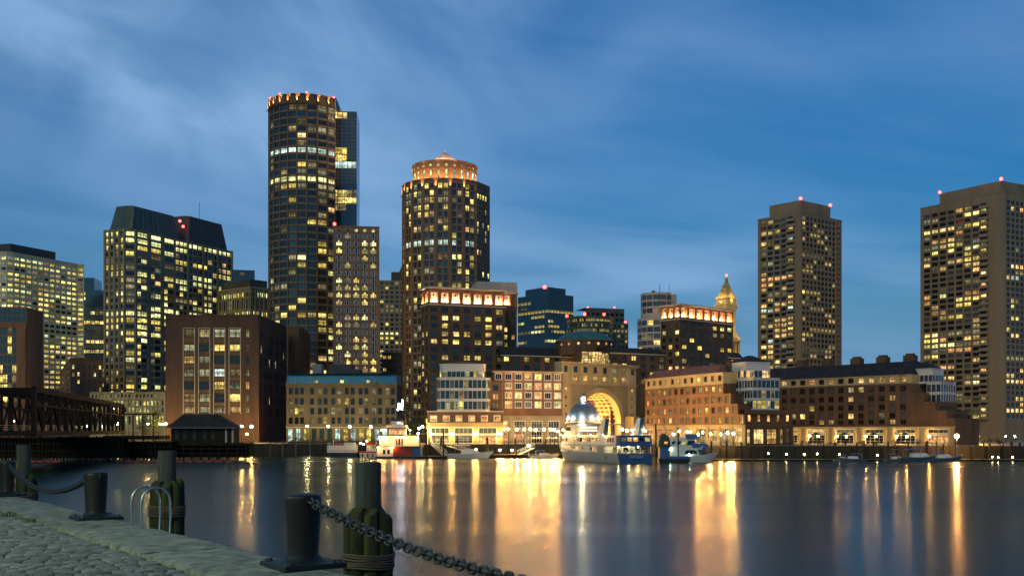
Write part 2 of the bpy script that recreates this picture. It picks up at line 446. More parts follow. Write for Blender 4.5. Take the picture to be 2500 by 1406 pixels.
def lits(p, pal, dark='glass_dark', rows=None, run=0.):
    """which room is lit: p everywhere, rows overrides; run makes lit rooms cluster along a floor"""
    rows = rows or {}; last = {}
    def f(i, j):
        q, pl = rows.get(j, (p, pal))
        pl = pl or pal
        if run and last.get(j, (None, None))[0] == i - 1 and random.random() < run:
            s = last[j][1]
        else:
            s = pick(pl) if random.random() < q else (dark if isinstance(dark, str) else pick(dark))
        last[j] = (i, s)
        return s
    return f
class Bld:
    def __init__(s, name, loc, label, group=None, cat='building', mats=('brick_brown', 'frame_stone', 'roof_dark'), minpx=8.5, wname='window'):
        s.root = empty(name, loc, label, cat, group)
        s.wall = MB(); s.mats = list(mats); s.wins = []; s.minpx = minpx; s.wname = wname
    def facade(s, A, B, z0, z1, cols, rows, lit, sty='plain', fm='frame_dark', wm=0, ribs=None, bands=None):
        A, B = Vector(A), Vector(B); d = (B - A).normalized(); L = (B - A).length; n = Vector((d.y, -d.x)); dep = STY[sty][5]
        def pt(u, z, q=0.):
            p = A + d * u - n * q
            return (p.x, p.y, z)
        W_ = s.wall
        def quad(u0, u1, a, b):
            if u1 - u0 > 1e-4 and b - a > 1e-4: W_.add([pt(u0, a), pt(u1, a), pt(u1, b), pt(u0, b)], [(0, 1, 2, 3)], wm)
        rz = math.atan2(d.y, d.x)
        rs = sorted([(a, b, j) for j, (a, b) in enumerate(rows)])
        z = z0
        for a, b, j in rs:
            if a < z0 + .02 or b > z1 - .01: continue
            quad(0, L, z, a); z = b; u = 0.
            for i, (u0, u1) in enumerate(cols):
                st = lit(i, j)
                if st is None: continue
                quad(u, u0, a, b); u = u1
                f_ = [pt(u0, a), pt(u1, a), pt(u1, b), pt(u0, b)]; g_ = [pt(u0, a, dep), pt(u1, a, dep), pt(u1, b, dep), pt(u0, b, dep)]
                W_.add(f_ + g_, [(0, 4, 5, 1), (1, 5, 6, 2), (2, 6, 7, 3), (3, 7, 4, 0)], wm)
                c = A + d * ((u0 + u1) / 2)
                s.wins.append((u1 - u0, b - a, sty, fm, st, s.mats[wm], Vector((c.x, c.y, (a + b) / 2)), rz, d))
            quad(u, L, a, b)
        quad(0, L, z, z1)
        if ribs:
            for u, w, pr, mi in ribs: W_.obox(A, d, u - w / 2, u + w / 2, .0, pr, z0, z1, mi)
        if bands:
            for a, b, pr, mi in bands: W_.obox(A, d, -pr, L + pr, 0, pr, a, b, mi)
        return s
    def blank(s, A, B, z0, z1, mi=0):
        s.wall.add([(A[0], A[1], z0), (B[0], B[1], z0), (B[0], B[1], z1), (A[0], A[1], z1)], [(0, 1, 2, 3)], mi); return s
    def cap(s, poly, z, mi=2):
        s.wall.add([(p[0], p[1], z) for p in poly], [tuple(range(len(poly)))], mi); return s
    def part(s, name, mb, mats, smooth=False, parent=None, angle=35):
        return mb.build(name, mats, parent or s.root, smooth, angle=angle)
    def done(s, limit=300):
        w = s.wall.build('wall', s.mats, s.root)
        q = []
        for t in s.wins:
            c, d = t[6], t[8]
            wpx = t[0] * F / c.y * abs(d.x * 1 - d.y * c.x / c.y); hpx = t[1] * F / c.y
            ok = 0 < c.x * F / c.y + CX < 2520 and HY - (c.z - CZ) * F / c.y > -20
            q.append((wpx * hpx if ok else 0, wpx if ok else 0, hpx, t))
        q.sort(key=lambda t: -t[0]); rest = []
        o0 = s.root.location
        for k, (_, wpx, hpx, t) in enumerate(q):
            g, me = win_mesh(*t[:6])
            if k < limit and wpx > s.minpx * .55 and max(wpx, hpx) >= s.minpx:
                o = bpy.data.objects.new(s.wname, me); COL.objects.link(o); o.parent = s.root
                o.location = t[6] - o0; o.rotation_euler.z = t[7]
            else: rest.append((g, t))
        if rest:
            b = MB(); ms = []; 
            for g, t in rest:
                c, sn = math.cos(t[7]), math.sin(t[7]); p = t[6]
                ids = []
                for m_ in (t[3], t[4], t[5]):
                    if m_ not in ms: ms.append(m_)
                    ids.append(ms.index(m_))
                n0 = len(b.v)
                b.v += [(p.x + c * x - sn * y, p.y + sn * x + c * y, p.z + z) for x, y, z in g.v]
                for f_, mi in zip(g.f, g.m): b.f.append([n0 + i for i in f_]); b.m.append(ids[mi])
            o = b.build('small_windows', ms, s.root); o['kind'] = 'stuff'
        return s.root
def corner_box(xl, xc, xr, Yc, a):
    """footprint of a box from its near corner's depth, its turn a and the columns of its two far edges: left, near, right, back"""
    a = R(a); Xc = gx(xc, Yc); kr, kl = (xr - CX) / F, (xl - CX) / F; c, s = math.cos(a), math.sin(a)
    t = (kr * Yc - Xc) / (c - kr * s); q = (Xc - kl * Yc) / (s + kl * c)
    C = Vector((Xc, Yc)); Rt = C + Vector((c, s)) * t; Lf = C + Vector((-s, c)) * q
    return Lf, C, Rt, Lf + (Rt - C)
def front(xl, xr, Y, a=0., depth=20.):
    """footprint of a block seen front-on: front-left at depth Y and column xl, turned by a (right end recedes)"""
    a = R(a); A = Vector((gx(xl, Y), Y)); k = (xr - CX) / F; c, s = math.cos(a), math.sin(a)
    t = (k * Y - A.x) / (c - k * s); d = Vector((c, s)); B = A + d * t; n = Vector((d.y, -d.x))
    return A, B, B - n * depth, A - n * depth
def v2(p): return (p.x, p.y)
GZ = 4.5      # level of the wharf and the city streets
mat('niche_wall', (.80, .68, .58), .8)
emit('niche_strip', (1., .56, .26), 300.)
STY['niche'] = (1, 1, .0, 0, 'niche', 1.3)
_wg = win_geo
def win_geo(w, h, st, fm, pane):
    if st[4] != 'niche': return _wg(w, h, st, fm, pane)
    b = MB(); d = st[5]
    b.add([(-w / 2, d, -h / 2), (w / 2, d, -h / 2), (w / 2, d, h / 2), (-w / 2, d, h / 2)], [(0, 1, 2, 3)], 1)
    b.box(-w * .46, w * .46, .25, .50, -h / 2 + .02, -h / 2 + .14, 2)                    # lamp trough
    b.box(-w / 2 + .01, w / 2 - .01, .05, .20, -h / 2, -h / 2 + .26, 0)                  # lip
    b.lathe([(.05, h * .10), (.16, h * .13), (.42, h * .24), (.46, h * .30), (.30, h * .34), (.34, h * .36), (.02, h * .37)], 0, .75, 8, 0)   # urn
    b.lathe([(.05, -h * .1), (.04, h * .10)], 0, .75, 6, 0)
    b.box(-.20, .20, .5, d, -h * .12, -h * .07, 0)
    return b
OFF = [('lit_yellow', 6), ('lit_white', 3), ('lit_dim', 4), ('lit_warm', 1)]
HOT = [('lit_warm', 5), ('lit_yellow', 5), ('lit_orange', 1.5), ('lit_dim', 2)]
APT = [('lit_warm', 6), ('lit_yellow', 3), ('lit_orange', 1.5), ('lit_dim', 4), ('lit_white', .5), ('lit_cool', .5)]
DK = [('glass_dark', 3), ('glass_curtain', 1)]
def beacon(root, p, r=.8, name='beacon'):
    b = MB(); b.sphere((p.x, p.y, p.z + r), r, 0, 8, 5); b.box(p.x - .1, p.x + .1, p.y - .1, p.y + .1, p.z - 1.5, p.z + .1, 1)
    return b.build(name, ['beacon_red', 'steel_dark'], root)
def close_box(b, poly, z, roof=2, par=1.0):
    """back walls and roof of a box whose first three corners bound the seen faces"""
    Lf, C, Rt, Bk = poly
    b.blank(Rt, Bk, GZ, z); b.blank(Bk, Lf, GZ, z); b.cap([Lf, C, Rt, Bk], z - par, roof)

# ---- cream office block with rounded corner
def white_office():
    Y = 620; C = Vector((gx(18, Y), Y)); dr = Vector((math.cos(R(67)), math.sin(R(67)))); dl = Vector((-dr.y, dr.x))
    b = Bld('office_tower', (C.x, C.y, GZ), 'cream office block with rounded corner and nearly every window lit', mats=('cream_panel', 'frame_stone', 'roof_dark'))
    zt = gz(613, Y); L = 52
    pts = [C + dl * 34, C + dl * 5, C + (dl * 1.4 + dr * .8), C + dr * 4.5, C + dr * L, C + dr * (L + 3) - dl * 2.5]
    rows = rows_from(gz(629, 640), 2.98, 27, 1.55)
    lt = lits(.88, OFF, DK, {0: (.1, None), 13: (.2, None), 14: (.15, None), 3: (.6, [('lit_dim', 1)])}, .3)
    for i, (p, q) in enumerate(zip(pts, pts[1:])):
        n = max(1, round((q - p).length / 4.3))
        b.facade(p, q, GZ, zt, even((q - p).length, n, .72), rows, lt, 'ribbon', bands=[(zt - .9, zt, .25, 0)])
    bk = [pts[-1] - dl * -20, C + dl * 34 + dr * 40]
    b.blank(pts[-1], C + dr * (L + 3) + dl * 30, GZ, zt); b.cap(pts + [C + dr * (L + 3) + dl * 30, C + dl * 34 + dr * L], zt - .6)
    ph = MB(); q = [C + dl * 30 + dr * 3, C + dl * 3 + dr * 5, C + dr * 38 + dl * 3, C + dr * 38 + dl * 30]
    ph.prism([v2(x) for x in q], zt - .6, zt + 5.2)
    b.part('penthouse', ph, 'roof_dark')
    beacon(b.root, Vector((gx(29, 640), 640, gz(604, 640))), 1.0)
    b.done()
white_office()

# ---- blue glass tower with lit bands (beside the cream block)
def blue_tower():
    Y = 760; A, B, Cc, D = front(176, 254, Y, 6, 30)
    b = Bld('glass_tower', (A.x, A.y, GZ), 'narrow blue glass tower with dark box on its roof, beside the cream office block', mats=('glass_blue', 'frame_grey', 'roof_dark'))
    zt = gz(708, Y); L = (B - A).length
    rows = rows_from(zt - 2.4, 3.3, 26, 2.2)
    lt = lits(.12, OFF, [('glass_blue', 1)], {4: (.6, None), 6: (.7, None), 10: (.6, [('lit_warm', 1)]), 12: (.8, None), 14: (.7, None), 16: (.85, None), 17: (.5, None), 19: (.7, None), 21: (.8, None)}, .5)
    b.facade(A, B, GZ, zt, even(L, 7, .86), rows, lt, 'curtain', 'frame_grey')
    b.blank(B, Cc, GZ, zt); b.blank(D, A, GZ, zt); b.cap([A, B, Cc, D], zt - .5)
    k = MB(); d = (B - A).normalized(); n = Vector((d.y, -d.x))
    p0, p1 = A + d * .5 - n * 1, A + d * L * .68 - n * 1
    k.prism([v2(p0), v2(p1), v2(p1 - n * 20), v2(p0 - n * 20)], zt - .5, gz(677, Y)); b.part('roof_box', k, 'glass_blue')
    b.done()
blue_tower()

# ---- granite tower with two sloped crowns
def granite_tower():
    Y = 600; C = Vector((gx(318, Y), Y)); a = 66; dr = Vector((math.cos(R(a)), math.sin(R(a)))); dl = Vector((-dr.y, dr.x))
    b = Bld('office_tower', (C.x, C.y, GZ), 'granite office tower with bay windows and two dark sloped crowns', mats=('granite_tan', 'frame_stone', 'roof_dark', 'roof_green'))
    zt = gz(556, Y); L = 0
    k = (565 - CX) / F; L = (k * Y - C.x) / (dr.x - k * dr.y)
    ql = (C.x - (256 - CX) / F * Y) / (dr.y + (256 - CX) / F * dr.x)
    rows = rows_from(zt - 2.6, 3.62, 29, 2.3)
    bright = [('lit_white', 3), ('lit_yellow', 2)]
    rr = {0: (.95, [('lit_white', 1)]), 1: (.45, bright), 11: (.55, bright), 12: (.92, [('lit_white', 1)]), 13: (.6, [('lit_yellow', 1)]), 15: (.65, bright), 24: (.55, bright), 25: (.8, bright), 26: (.6, bright)}
    lt = lits(.44, OFF, DK, rr, .25)
    # left narrow face: tall strips
    cl = C + dl * 4.2; b.facade(C + dl * ql, cl, GZ, zt, even(ql - 4.2, 4, .5), rows, lt, 'plain', ribs=[((ql - 4.2) * i / 4, 1.1, .5, 0) for i in range(5)])
    # near chamfer
    cr = C + dr * 4.2; b.facade(cl, cr, GZ, zt, even((cr - cl).length, 1, .72), rows, lt, 'three')
    # long face: bays first, then a glazed recess, then the second block
    n = Vector((dr.y, -dr.x))
    s1, s2 = 36., 46.
    p = cr
    for i in range(3):      # projecting three-sided bays
        u0 = 4.2 + i * 10.6; q0, q1 = C + dr * (u0 + 1.2), C + dr * (u0 + 9.4)
        f0, f1 = C + dr * (u0 + 2.8) + n * 1.2, C + dr * (u0 + 7.8) + n * 1.2
        zb = zt - 4 * 3.62 - i * 3.62
        b.facade(C + dr * u0, q0, GZ, zt, [], [], lt); b.facade(q1, C + dr * (u0 + 10.6), GZ, zt, [], [], lt)
        for (e0, e1) in ((q0, f0), (f0, f1), (f1, q1)):
            b.facade(e0, e1, GZ, zb, even((e1 - e0).length, 1, .90), rows, lt, 'plain')
        b.facade(q0, q1, zb, zt, even((q1 - q0).length, 1, .92), rows, lt, 'ribbon'); b.cap([q0, f0, f1, q1], zb - .01, 0)
    e0, e1 = C + dr * s1, C + dr * s2
    b.facade(e0, e1, GZ, zt, even(s2 - s1, 3, .86), rows, lits(.52, OFF, DK, rr, .5), 'plain')
    g0 = e1 - n * .0; g1 = C + dr * L
    rr2 = dict(rr); rr2.update({2: (.5, [('lit_warm', 1)]), 5: (.4, bright), 7: (.6, [('lit_yellow', 1)])})
    b.facade(g0, g1, GZ, zt, even(L - s2, 9, .78), rows, lits(.46, OFF, DK, rr2, .45), 'two', ribs=[((L - s2) * i / 3, 1.4, .7, 0) for i in range(4)])
    bk = C + dr * L + dl * ql
    b.blank(g1, bk, GZ, zt); b.cap([C + dl * ql, cl, cr, g1, bk], zt, 2)
    # crowns
    def crown(u0, u1, zt2, name, m):
        w0 = 2.2; c = MB()
        lo = [C + dr * u0 + dl * (ql - 2), C + dr * u0 + dl * w0, C + dr * (u0 + w0 * .4) + dl * .8, C + dr * u1 + dl * .8, C + dr * u1 + dl * (ql - 2)]
        up = [C + dr * (u0 + 2.5) + dl * (ql - 4.5), C + dr * (u0 + 2.5) + dl * 5.5, C + dr * (u0 + 4.5) + dl * 3.0, C + dr * (u1 - 2.6) + dl * 3.0, C + dr * (u1 - 2.6) + dl * (ql - 4.5)]
        c.prism([v2(x) for x in lo], zt, zt2, 0, [v2(x) for x in up])
        for i in range(9):
            f = i / 9; 
            p0 = lo[2] + (lo[3] - lo[2]) * f; p1 = up[2] + (up[3] - up[2]) * f
            c.bar((p0.x, p0.y, zt), (p1.x, p1.y, zt2), .22, .22)
        return b.part(name, c, m)
    crown(1.5, 40, zt + 13.2, 'crown', 'roof_green'); crown(47, L - 3, zt + 15.6, 'crown', 'roof_dark')
    q = C + dr * 43 + dl * 3
    for dz in (0, 3.2): beacon(b.root, Vector((q.x + dz * .6, q.y, zt + 10.5 - dz)), .8)
    m = MB(); q = C + dr * 66 + dl * 8; m.tube([(q.x, q.y, zt + 15), (q.x, q.y, zt + 27)], .12, 5); b.part('mast', m, 'steel_dark')
    b.done()
granite_tower()

# ---- far blue tower, cream stone block
def far_left():
    A, B, Cc, D = front(560, 622, 1100, 14, 40)
    b = Bld('glass_tower', (A.x, A.y, GZ), 'distant pale blue glass tower just behind the sloped crowns', mats=('glass_blue', 'frame_grey', 'roof_dark'))
    zt = gz(658, 1100)
    b.facade(A, B, GZ, zt, even((B - A).length, 5, .9), rows_from(zt - 4, 4, 14, 3), lits(.08, OFF, 'glass_blue'), 'curt1', 'frame_grey'); b.blank(B, Cc, GZ, zt); b.cap([A, B, Cc, D], zt)
    b.done()
    Lf, C, Rt, Bk = pl = corner_box(535, 612, 664, 640, 50)
    b = Bld('stone_building', (C.x, C.y, GZ), 'cream stone building with tall window strips and dark flat roof house', mats=('granite_tan', 'frame_stone', 'roof_dark'))
    zt = gz(699, 640); z1 = gz(711, 640)
    for p, q, nn in ((Lf, C, 7), (C, Rt, 5)):
        L = (q - p).length
        rows = [(gz(723, 640), gz(712, 640)), (gz(752, 640), gz(729, 640)), (gz(770, 640), gz(759, 640)), (gz(790, 640), gz(778, 640))]
        b.facade(p, q, GZ, zt, even(L, nn * 2, .58), rows, lits(.3, OFF, DK, {0: (.75, [('lit_white', 1), ('lit_yellow', 1)]), 2: (.6, None), 1: (.05, None)}, .4), 'plain', ribs=[(L * i / nn, .9, .35, 0) for i in range(nn + 1)], bands=[(zt - 1.2, zt, .5, 0), (gz(727, 640), gz(725, 640), .3, 0)])
    close_box(b, pl, zt)
    k = MB(); c0 = (Lf + Rt) / 2; sc = lambda p: v2(c0 + (p - c0) * .82)
    k.prism([sc(x) for x in (Lf, C, Rt, Bk)], zt - 1, zt + 4.6); b.part('roof_house', k, 'roof_dark')
    b.done()
far_left()

# ---- round brick tower with flame-lit crown, glass annex, block of palladian windows
def ring_pts(c, Rr, th):
    d = c.normalized(); r = Vector((d.y, -d.x))
    return c + r * (Rr * math.sin(R(th))) - d * (Rr * math.cos(R(th)))
def uplight(b, p, n, zb, power, col=(1., .52, .20), ang=52, tilt=14, name='uplight', off=.9):
    """floodlight box on a bracket, throwing light up the wall; p on the wall, n outwards"""
    q = p + n * off; m = MB(); m.box(q.x - .25, q.x + .25, q.y - .2, q.y + .2, zb - .35, zb, 0); m.bar((p.x, p.y, zb - .3), (q.x, q.y, zb - .3), .12)
    m.box(q.x - .16, q.x + .16, q.y - .12, q.y + .12, zb, zb + .03, 0)
    o = b.part(name, m, ['steel_dark'])
    dirv = Vector((-n.x * math.sin(R(tilt)), -n.y * math.sin(R(tilt)), math.cos(R(tilt))))
    lamp_light('SPOT', 'flood', b.root, (q.x, q.y, zb + .1), power, col, .08, (-dirv).to_track_quat('Z', 'Y').to_euler(), R(ang), .8)
def round_tower():
    D0 = 565.; c = Vector((gx(748, D0), D0)); Rr = 18.8
    b = Bld('round_tower', (c.x, c.y, GZ), 'tallest tower, round brick front with flame shaped lights around its crown', mats=('brick_brown', 'granite_tan', 'roof_dark'))
    zt = gz(228, D0 - Rr); zc = gz(251, D0 - Rr)
    th = [50, 33.5, 16.5, .5, -14.5, -29, -43.5, -58, -72.5, -87, -101]
    th = th[::-1]
    cool = [('lit_cool', 1)]
    rows = rows_from(gz(260, D0 - Rr), 3.545, 40, 2.35)
    rr = {4: (.35, OFF), 6: (.97, cool), 10: (1., [('lit_white', 1)]), 11: (.55, [('lit_dim', 2), ('lit_yellow', 1)]), 12: (.4, [('lit_dim', 1)]), 14: (.45, OFF)}
    for j in range(26, 40): rr[j] = (.38 if j < 36 else .6, OFF)
    lt = lits(.26, [('lit_dim', 8), ('lit_yellow', 2), ('lit_white', .6)], [('glass_dark', 4), ('glass_blue', 2)], rr)
    for t0, t1 in zip(th, th[1:]):
        p, q = ring_pts(c, Rr, t0), ring_pts(c, Rr, t1); L = (q - p).length
        b.facade(p, q, GZ, zc, even(L, 1, .80), rows, lt, 'three', 'frame_grey', ribs=[(.15, .55, .28, 0)], bands=[(a - .75, a - .45, .10, 1) for a, _ in rows])
        b.facade(p, q, zc, zt, even(L, 2, .20), [(zc + 2.4, zc + 3.3)], lits(0, OFF), 'plain', ribs=[(.15, .8, .5, 0)], bands=[(zt - .5, zt, .45, 0), (zc - .2, zc + .35, .4, 0)])
    for t in th[1:-1]:
        p = ring_pts(c, Rr, t + 1.2); n = (p - c).normalized(); uplight(b, p + n * .5, n, zc - .1, 16000, ang=36, tilt=9, off=.5)
    for t in (th[2], th[4], 0.5, 46): 
        p = ring_pts(c, Rr, t); beacon(b.root, Vector((p.x, p.y, zt)), .45)
    # flat back
    e, e2 = ring_pts(c, Rr, 50), ring_pts(c, Rr, -101); d = c.normalized()
    b.blank(e, e + d * 22, GZ, zt); b.blank(e2 + d * 10, e2, GZ, zt)
    b.cap([ring_pts(c, Rr, t) for t in th] + [e + d * 22, e2 + d * 10], zt - 1.0)
    b.done()
    # glass annex
    A, B, Cc, D = front(812, 871, 572, 4, 22)
    b = Bld('glass_annex', (A.x, A.y, GZ), 'slim dark glass tower joined to the back of the tallest round tower', mats=('glass_blue', 'frame_grey', 'roof_dark'))
    zt = gz(272, 572)
    rw = rows_from(zt - 2.0, 3.66, 19, 3.3)
    sp = {0: 'lit_warm', 5: 'lit_yellow', 6: 'lit_yellow', 7: 'lit_cool', 11: 'lit_yellow', 12: 'lit_yellow', 13: 'lit_dim'}
    def lt(i, j):
        if j in (7,): return 'lit_cool'
        if j == 12: return 'lit_yellow'
        if j in sp and i < 3: return sp[j]
        if j == 11: return 'lit_dim'
        return 'glass_blue'
    b.facade(A, B, GZ, zt, even((B - A).length, 5, .95), rw, lt, 'curtain', 'frame_grey')
    b.blank(B, Cc, GZ, zt); b.blank(D, A, GZ, zt); b.cap([A, B, Cc, D], zt - .3)
    k = MB(); p0 = gx(820, 570); k.add([(p0, 570, zt), (p0 + 2.4, 570, zt), (p0, 570, zt + 6.6), (p0, 580, zt), (p0 + 2.4, 580, zt), (p0, 580, zt + 6.6)], [(0, 1, 2), (3, 5, 4), (1, 4, 5, 2), (0, 2, 5, 3), (0, 3, 4, 1)])
    b.part('glass_wedge', k, 'glass_blue'); b.done()
    # palladian block
    A, B, Cc, D = front(813, 926, 525, 7, 24)
    b = Bld('brick_tower', (A.x, A.y, GZ), 'pink brick block of white framed three-part arched windows beside the tallest tower', mats=('brick_pink', 'granite_tan', 'roof_dark'))
    zt = gz(551, 525); L = (B - A).length
    rw = rows_from(gz(574, 525), 3.52, 20, 2.75)
    rr = {1: (.6, [('lit_white', 1)]), 2: (.4, None), 7: (.7, [('lit_yellow', 1)]), 8: (.9, [('lit_yellow', 1)]), 11: (.6, None), 12: (.6, None), 14: (.7, None), 16: (.5, None), 17: (.95, [('lit_yellow', 1)]), 18: (.5, None)}
    b.facade(A, B, GZ, zt, even(L, 5, .70, .8, .8), rw, lits(.22, OFF, DK, rr), 'pal', 'frame_white', bands=[(zt - .5, zt, .2, 0)])
    b.facade(B, Cc, GZ, zt, even(24, 5, .6), rw, lits(.4, OFF), 'two', 'frame_white'); b.blank(D, A, GZ, zt); b.cap([A, B, Cc, D], zt - .6)
    d = (B - A).normalized(); n = Vector((d.y, -d.x))
    for i in range(5):
        u = .8 + (L - 1.6) / 5 * (i + .5); p = A + d * u + n * .12; m = MB()
        ring = [(p.x + d.x * math.cos(t) * .8, p.y + d.y * math.cos(t) * .8, zt - 2.1 + math.sin(t) * .8) for t in (2 * math.pi * k / 14 for k in range(14))]
        m.add(ring, [tuple(range(13, -1, -1))], 0); m.tube(ring, .12, 4, 1, closed=True)
        b.part('round_window', m, ['lit_white' if i > 1 else 'glass_dark', 'frame_stone'])
    q = A - n * 3; beacon(b.root, Vector((q.x + .6, q.y, zt + .6)), .75)
    b.done()
round_tower()

# ---- buildings in the gap between the two round towers
def gap_blocks():
    A, B, Cc, D = front(926, 1000, 730, 5, 30)
    b = Bld('office_tower', (A.x, A.y, GZ), 'grey green mid-rise with stepped top seen between the two round towers', mats=('granite_tan', 'frame_grey', 'roof_dark'))
    zt = gz(684, 730)
    b.facade(A, B, GZ, zt, even((B - A).length, 6, .6), rows_from(zt - 2, 3.0, 26, 1.7), lits(.28, OFF, DK, None, .3), 'plain')
    b.blank(D, A, GZ, zt); b.cap([A, B, Cc, D], zt)
    k = MB(); k.prism([(gx(955, 735), 735), (gx(1002, 735), 735), (gx(1002, 735), 755), (gx(955, 735), 755)], zt, gz(664, 735)); k.prism([(gx(973, 736), 738), (gx(990, 736), 738), (gx(990, 736), 745), (gx(973, 736), 745)], gz(664, 735), gz(648, 735), 0, [(gx(979, 736), 740), (gx(984, 736), 740), (gx(984, 736), 743), (gx(979, 736), 743)])
    b.part('roof_house', k, 'roof_dark'); b.done()
    A, B, Cc, D = front(933, 992, 610, 3, 25)
    b = Bld('brick_block', (A.x, A.y, GZ), 'low brown brick block squeezed between the pink palladian block and second round tower', mats=('brick_tan', 'frame_stone', 'roof_dark'))
    zt = gz(858, 610)
    b.facade(A, B, GZ, zt, even((B - A).length, 5, .62), rows_from(zt - 3.2, 3.4, 14, 1.9), lits(.3, HOT, DK), 'two', 'frame_stone', bands=[(zt - .6, zt, .4, 1)])
    b.blank(D, A, GZ, zt); b.cap([A, B, Cc, D], zt); b.done()
gap_blocks()

# ---- second round tower with drum and cone
def cone_tower():
    D0 = 552.; c = Vector((gx(1086, D0), D0)); Rr = 20.9
    b = Bld('round_tower', (c.x, c.y, GZ), 'round brick tower topped by a glowing orange drum and small cone', mats=('brick_pink', 'granite_tan', 'roof_dark', 'brick_brown'))
    d = c.normalized(); zt = gz(434, D0 - Rr)
    th = [-107, -88, -69, -50, -31, -12, 7, 26, 46]
    rows = rows_from(gz(452, D0 - Rr), 3.42, 36, 2.5)
    rr = {0: (.45, [('lit_yellow', 2), ('lit_dim', 2)]), 1: (.6, [('lit_yellow', 1), ('lit_dim', 1)]), 2: (.5, [('lit_dim', 3), ('lit_yellow', 1)]), 3: (.55, [('lit_yellow', 1), ('lit_dim', 1)]), 4: (.6, [('lit_yellow', 1), ('lit_dim', 1)]), 6: (.45, HOT), 8: (.96, [('lit_cool', 1)]), 10: (.5, OFF), 12: (.4, OFF), 14: (.35, [('lit_yellow', 1)])}
    lt = lits(.26, [('lit_dim', 6), ('lit_yellow', 2)], [('glass_dark', 4), ('glass_blue', 1)], rr)
    for t0, t1 in zip(th, th[1:]):
        p, q = ring_pts(c, Rr, t0), ring_pts(c, Rr, t1); L = (q - p).length
        b.facade(p, q, GZ, zt, even(L, 2, .76, .75, .75), rows, lt, 'grid', 'frame_grey', ribs=[(.1, 1.3, .35, 0)], bands=[(rows[j][0] - .7, rows[j][0] - .15, .22, 0) for j in range(0, 36, 2)] + [(zt - .6, zt, .4, 0)])
        p = ring_pts(c, Rr, t0); n = (p - c).normalized(); uplight(b, p + n * .4, n, rows[0][0] - .2, 9000, ang=36, tilt=9, off=.5)
    e = ring_pts(c, Rr, 46); k = (1164 - CX) / F; r = Vector((d.y, -d.x))
    t = (k * e.y - e.x) / (r.x - k * r.y); e1 = e + r * t
    b.facade(e, e1, GZ, zt, [], [], lt, bands=[(zt - .6, zt, .4, 0)])
    k = (1196 - CX) / F; dd = (d * .86 + r * .5).normalized(); t = (k * e1.y - e1.x) / (dd.x - k * dd.y); e2 = e1 + dd * t
    b.facade(e1, e2, GZ, zt, even(t, 5, .62), rows, lits(.16, OFF, DK, {1: (.6, [('lit_yellow', 1)])}), 'plain', 'frame_stone', wm=3)
    e3 = ring_pts(c, Rr, -107)
    b.blank(e2, e2 + d * 4 - r * 40, GZ, zt); b.cap([ring_pts(c, Rr, t) for t in th] + [e1, e2, e2 + d * 4 - r * 40], zt - .8)
    # drum
    zd = gz(390, D0 - 15.8); D = MB(); r0 = 15.8
    D.lathe([(r0, zt - 1), (r0, zd - 4.4), (r0 + .35, zd - 4.2), (r0 + .35, zd - .5), (r0 + .6, zd - .4), (r0 + .6, zd), (.1, zd)], c.x, c.y, 48)
    b.part('drum', D, 'brick_pink')
    th0 = math.atan2(-d.y, -d.x)
    for i in range(-6, 7):
        a = th0 + R(i * 14.2 + 3); q = Vector((math.cos(a), math.sin(a))); t_ = Vector((-q.y, q.x)); p = c + q * (r0 + .06)
        m = MB(); m.obox(p, t_, -.42, .42, -.2, .08, zt + .8, zd - 4.6, 0); b.part('strip_window', m, 'lit_white' if abs(i + 3) < 4 else 'lit_cool')
        m = MB(); p = c + q * (r0 + .4); m.obox(p, t_, -.5, .5, -.2, .06, zd - 3.0, zd - 2.0, 0); b.part('square_window', m, 'lit_yellow' if i % 2 == 0 else 'lit_warm')
        if i % 2: uplight(b, c + q * (r0 + .35), q, zd - 4.3, 1500, ang=34, tilt=9, off=.5)
        w = c + q * (r0 + 3.0); m = MB(); m.box(w.x - .3, w.x + .3, w.y - .3, w.y + .3, zt - .8, zt - .2); b.part('drum_flood', m, 'steel_dark'); lamp_light('POINT', 'drum_glow', b.root, (w.x, w.y, zt + .5), 1500, (1., .50, .16), .3)
    K = MB(); r1 = 7.7; z1 = gz(391, D0 - 8); K.lathe([(r1 + .5, z1 - 2.0), (r1 + .5, z1 - .2), (.15, gz(371, D0)), (.1, gz(370, D0))], c.x, c.y, 16); b.part('cone_roof', K, 'pink_panel')
    for i in range(8):
        a = 2 * math.pi * i / 8; lamp_light('POINT', 'cone_lamp', b.root, (c.x + math.cos(a) * 10.6, c.y + math.sin(a) * 10.6, zd + .6), 14000, (1., .58, .24), .3)
    b.done()
cone_tower()
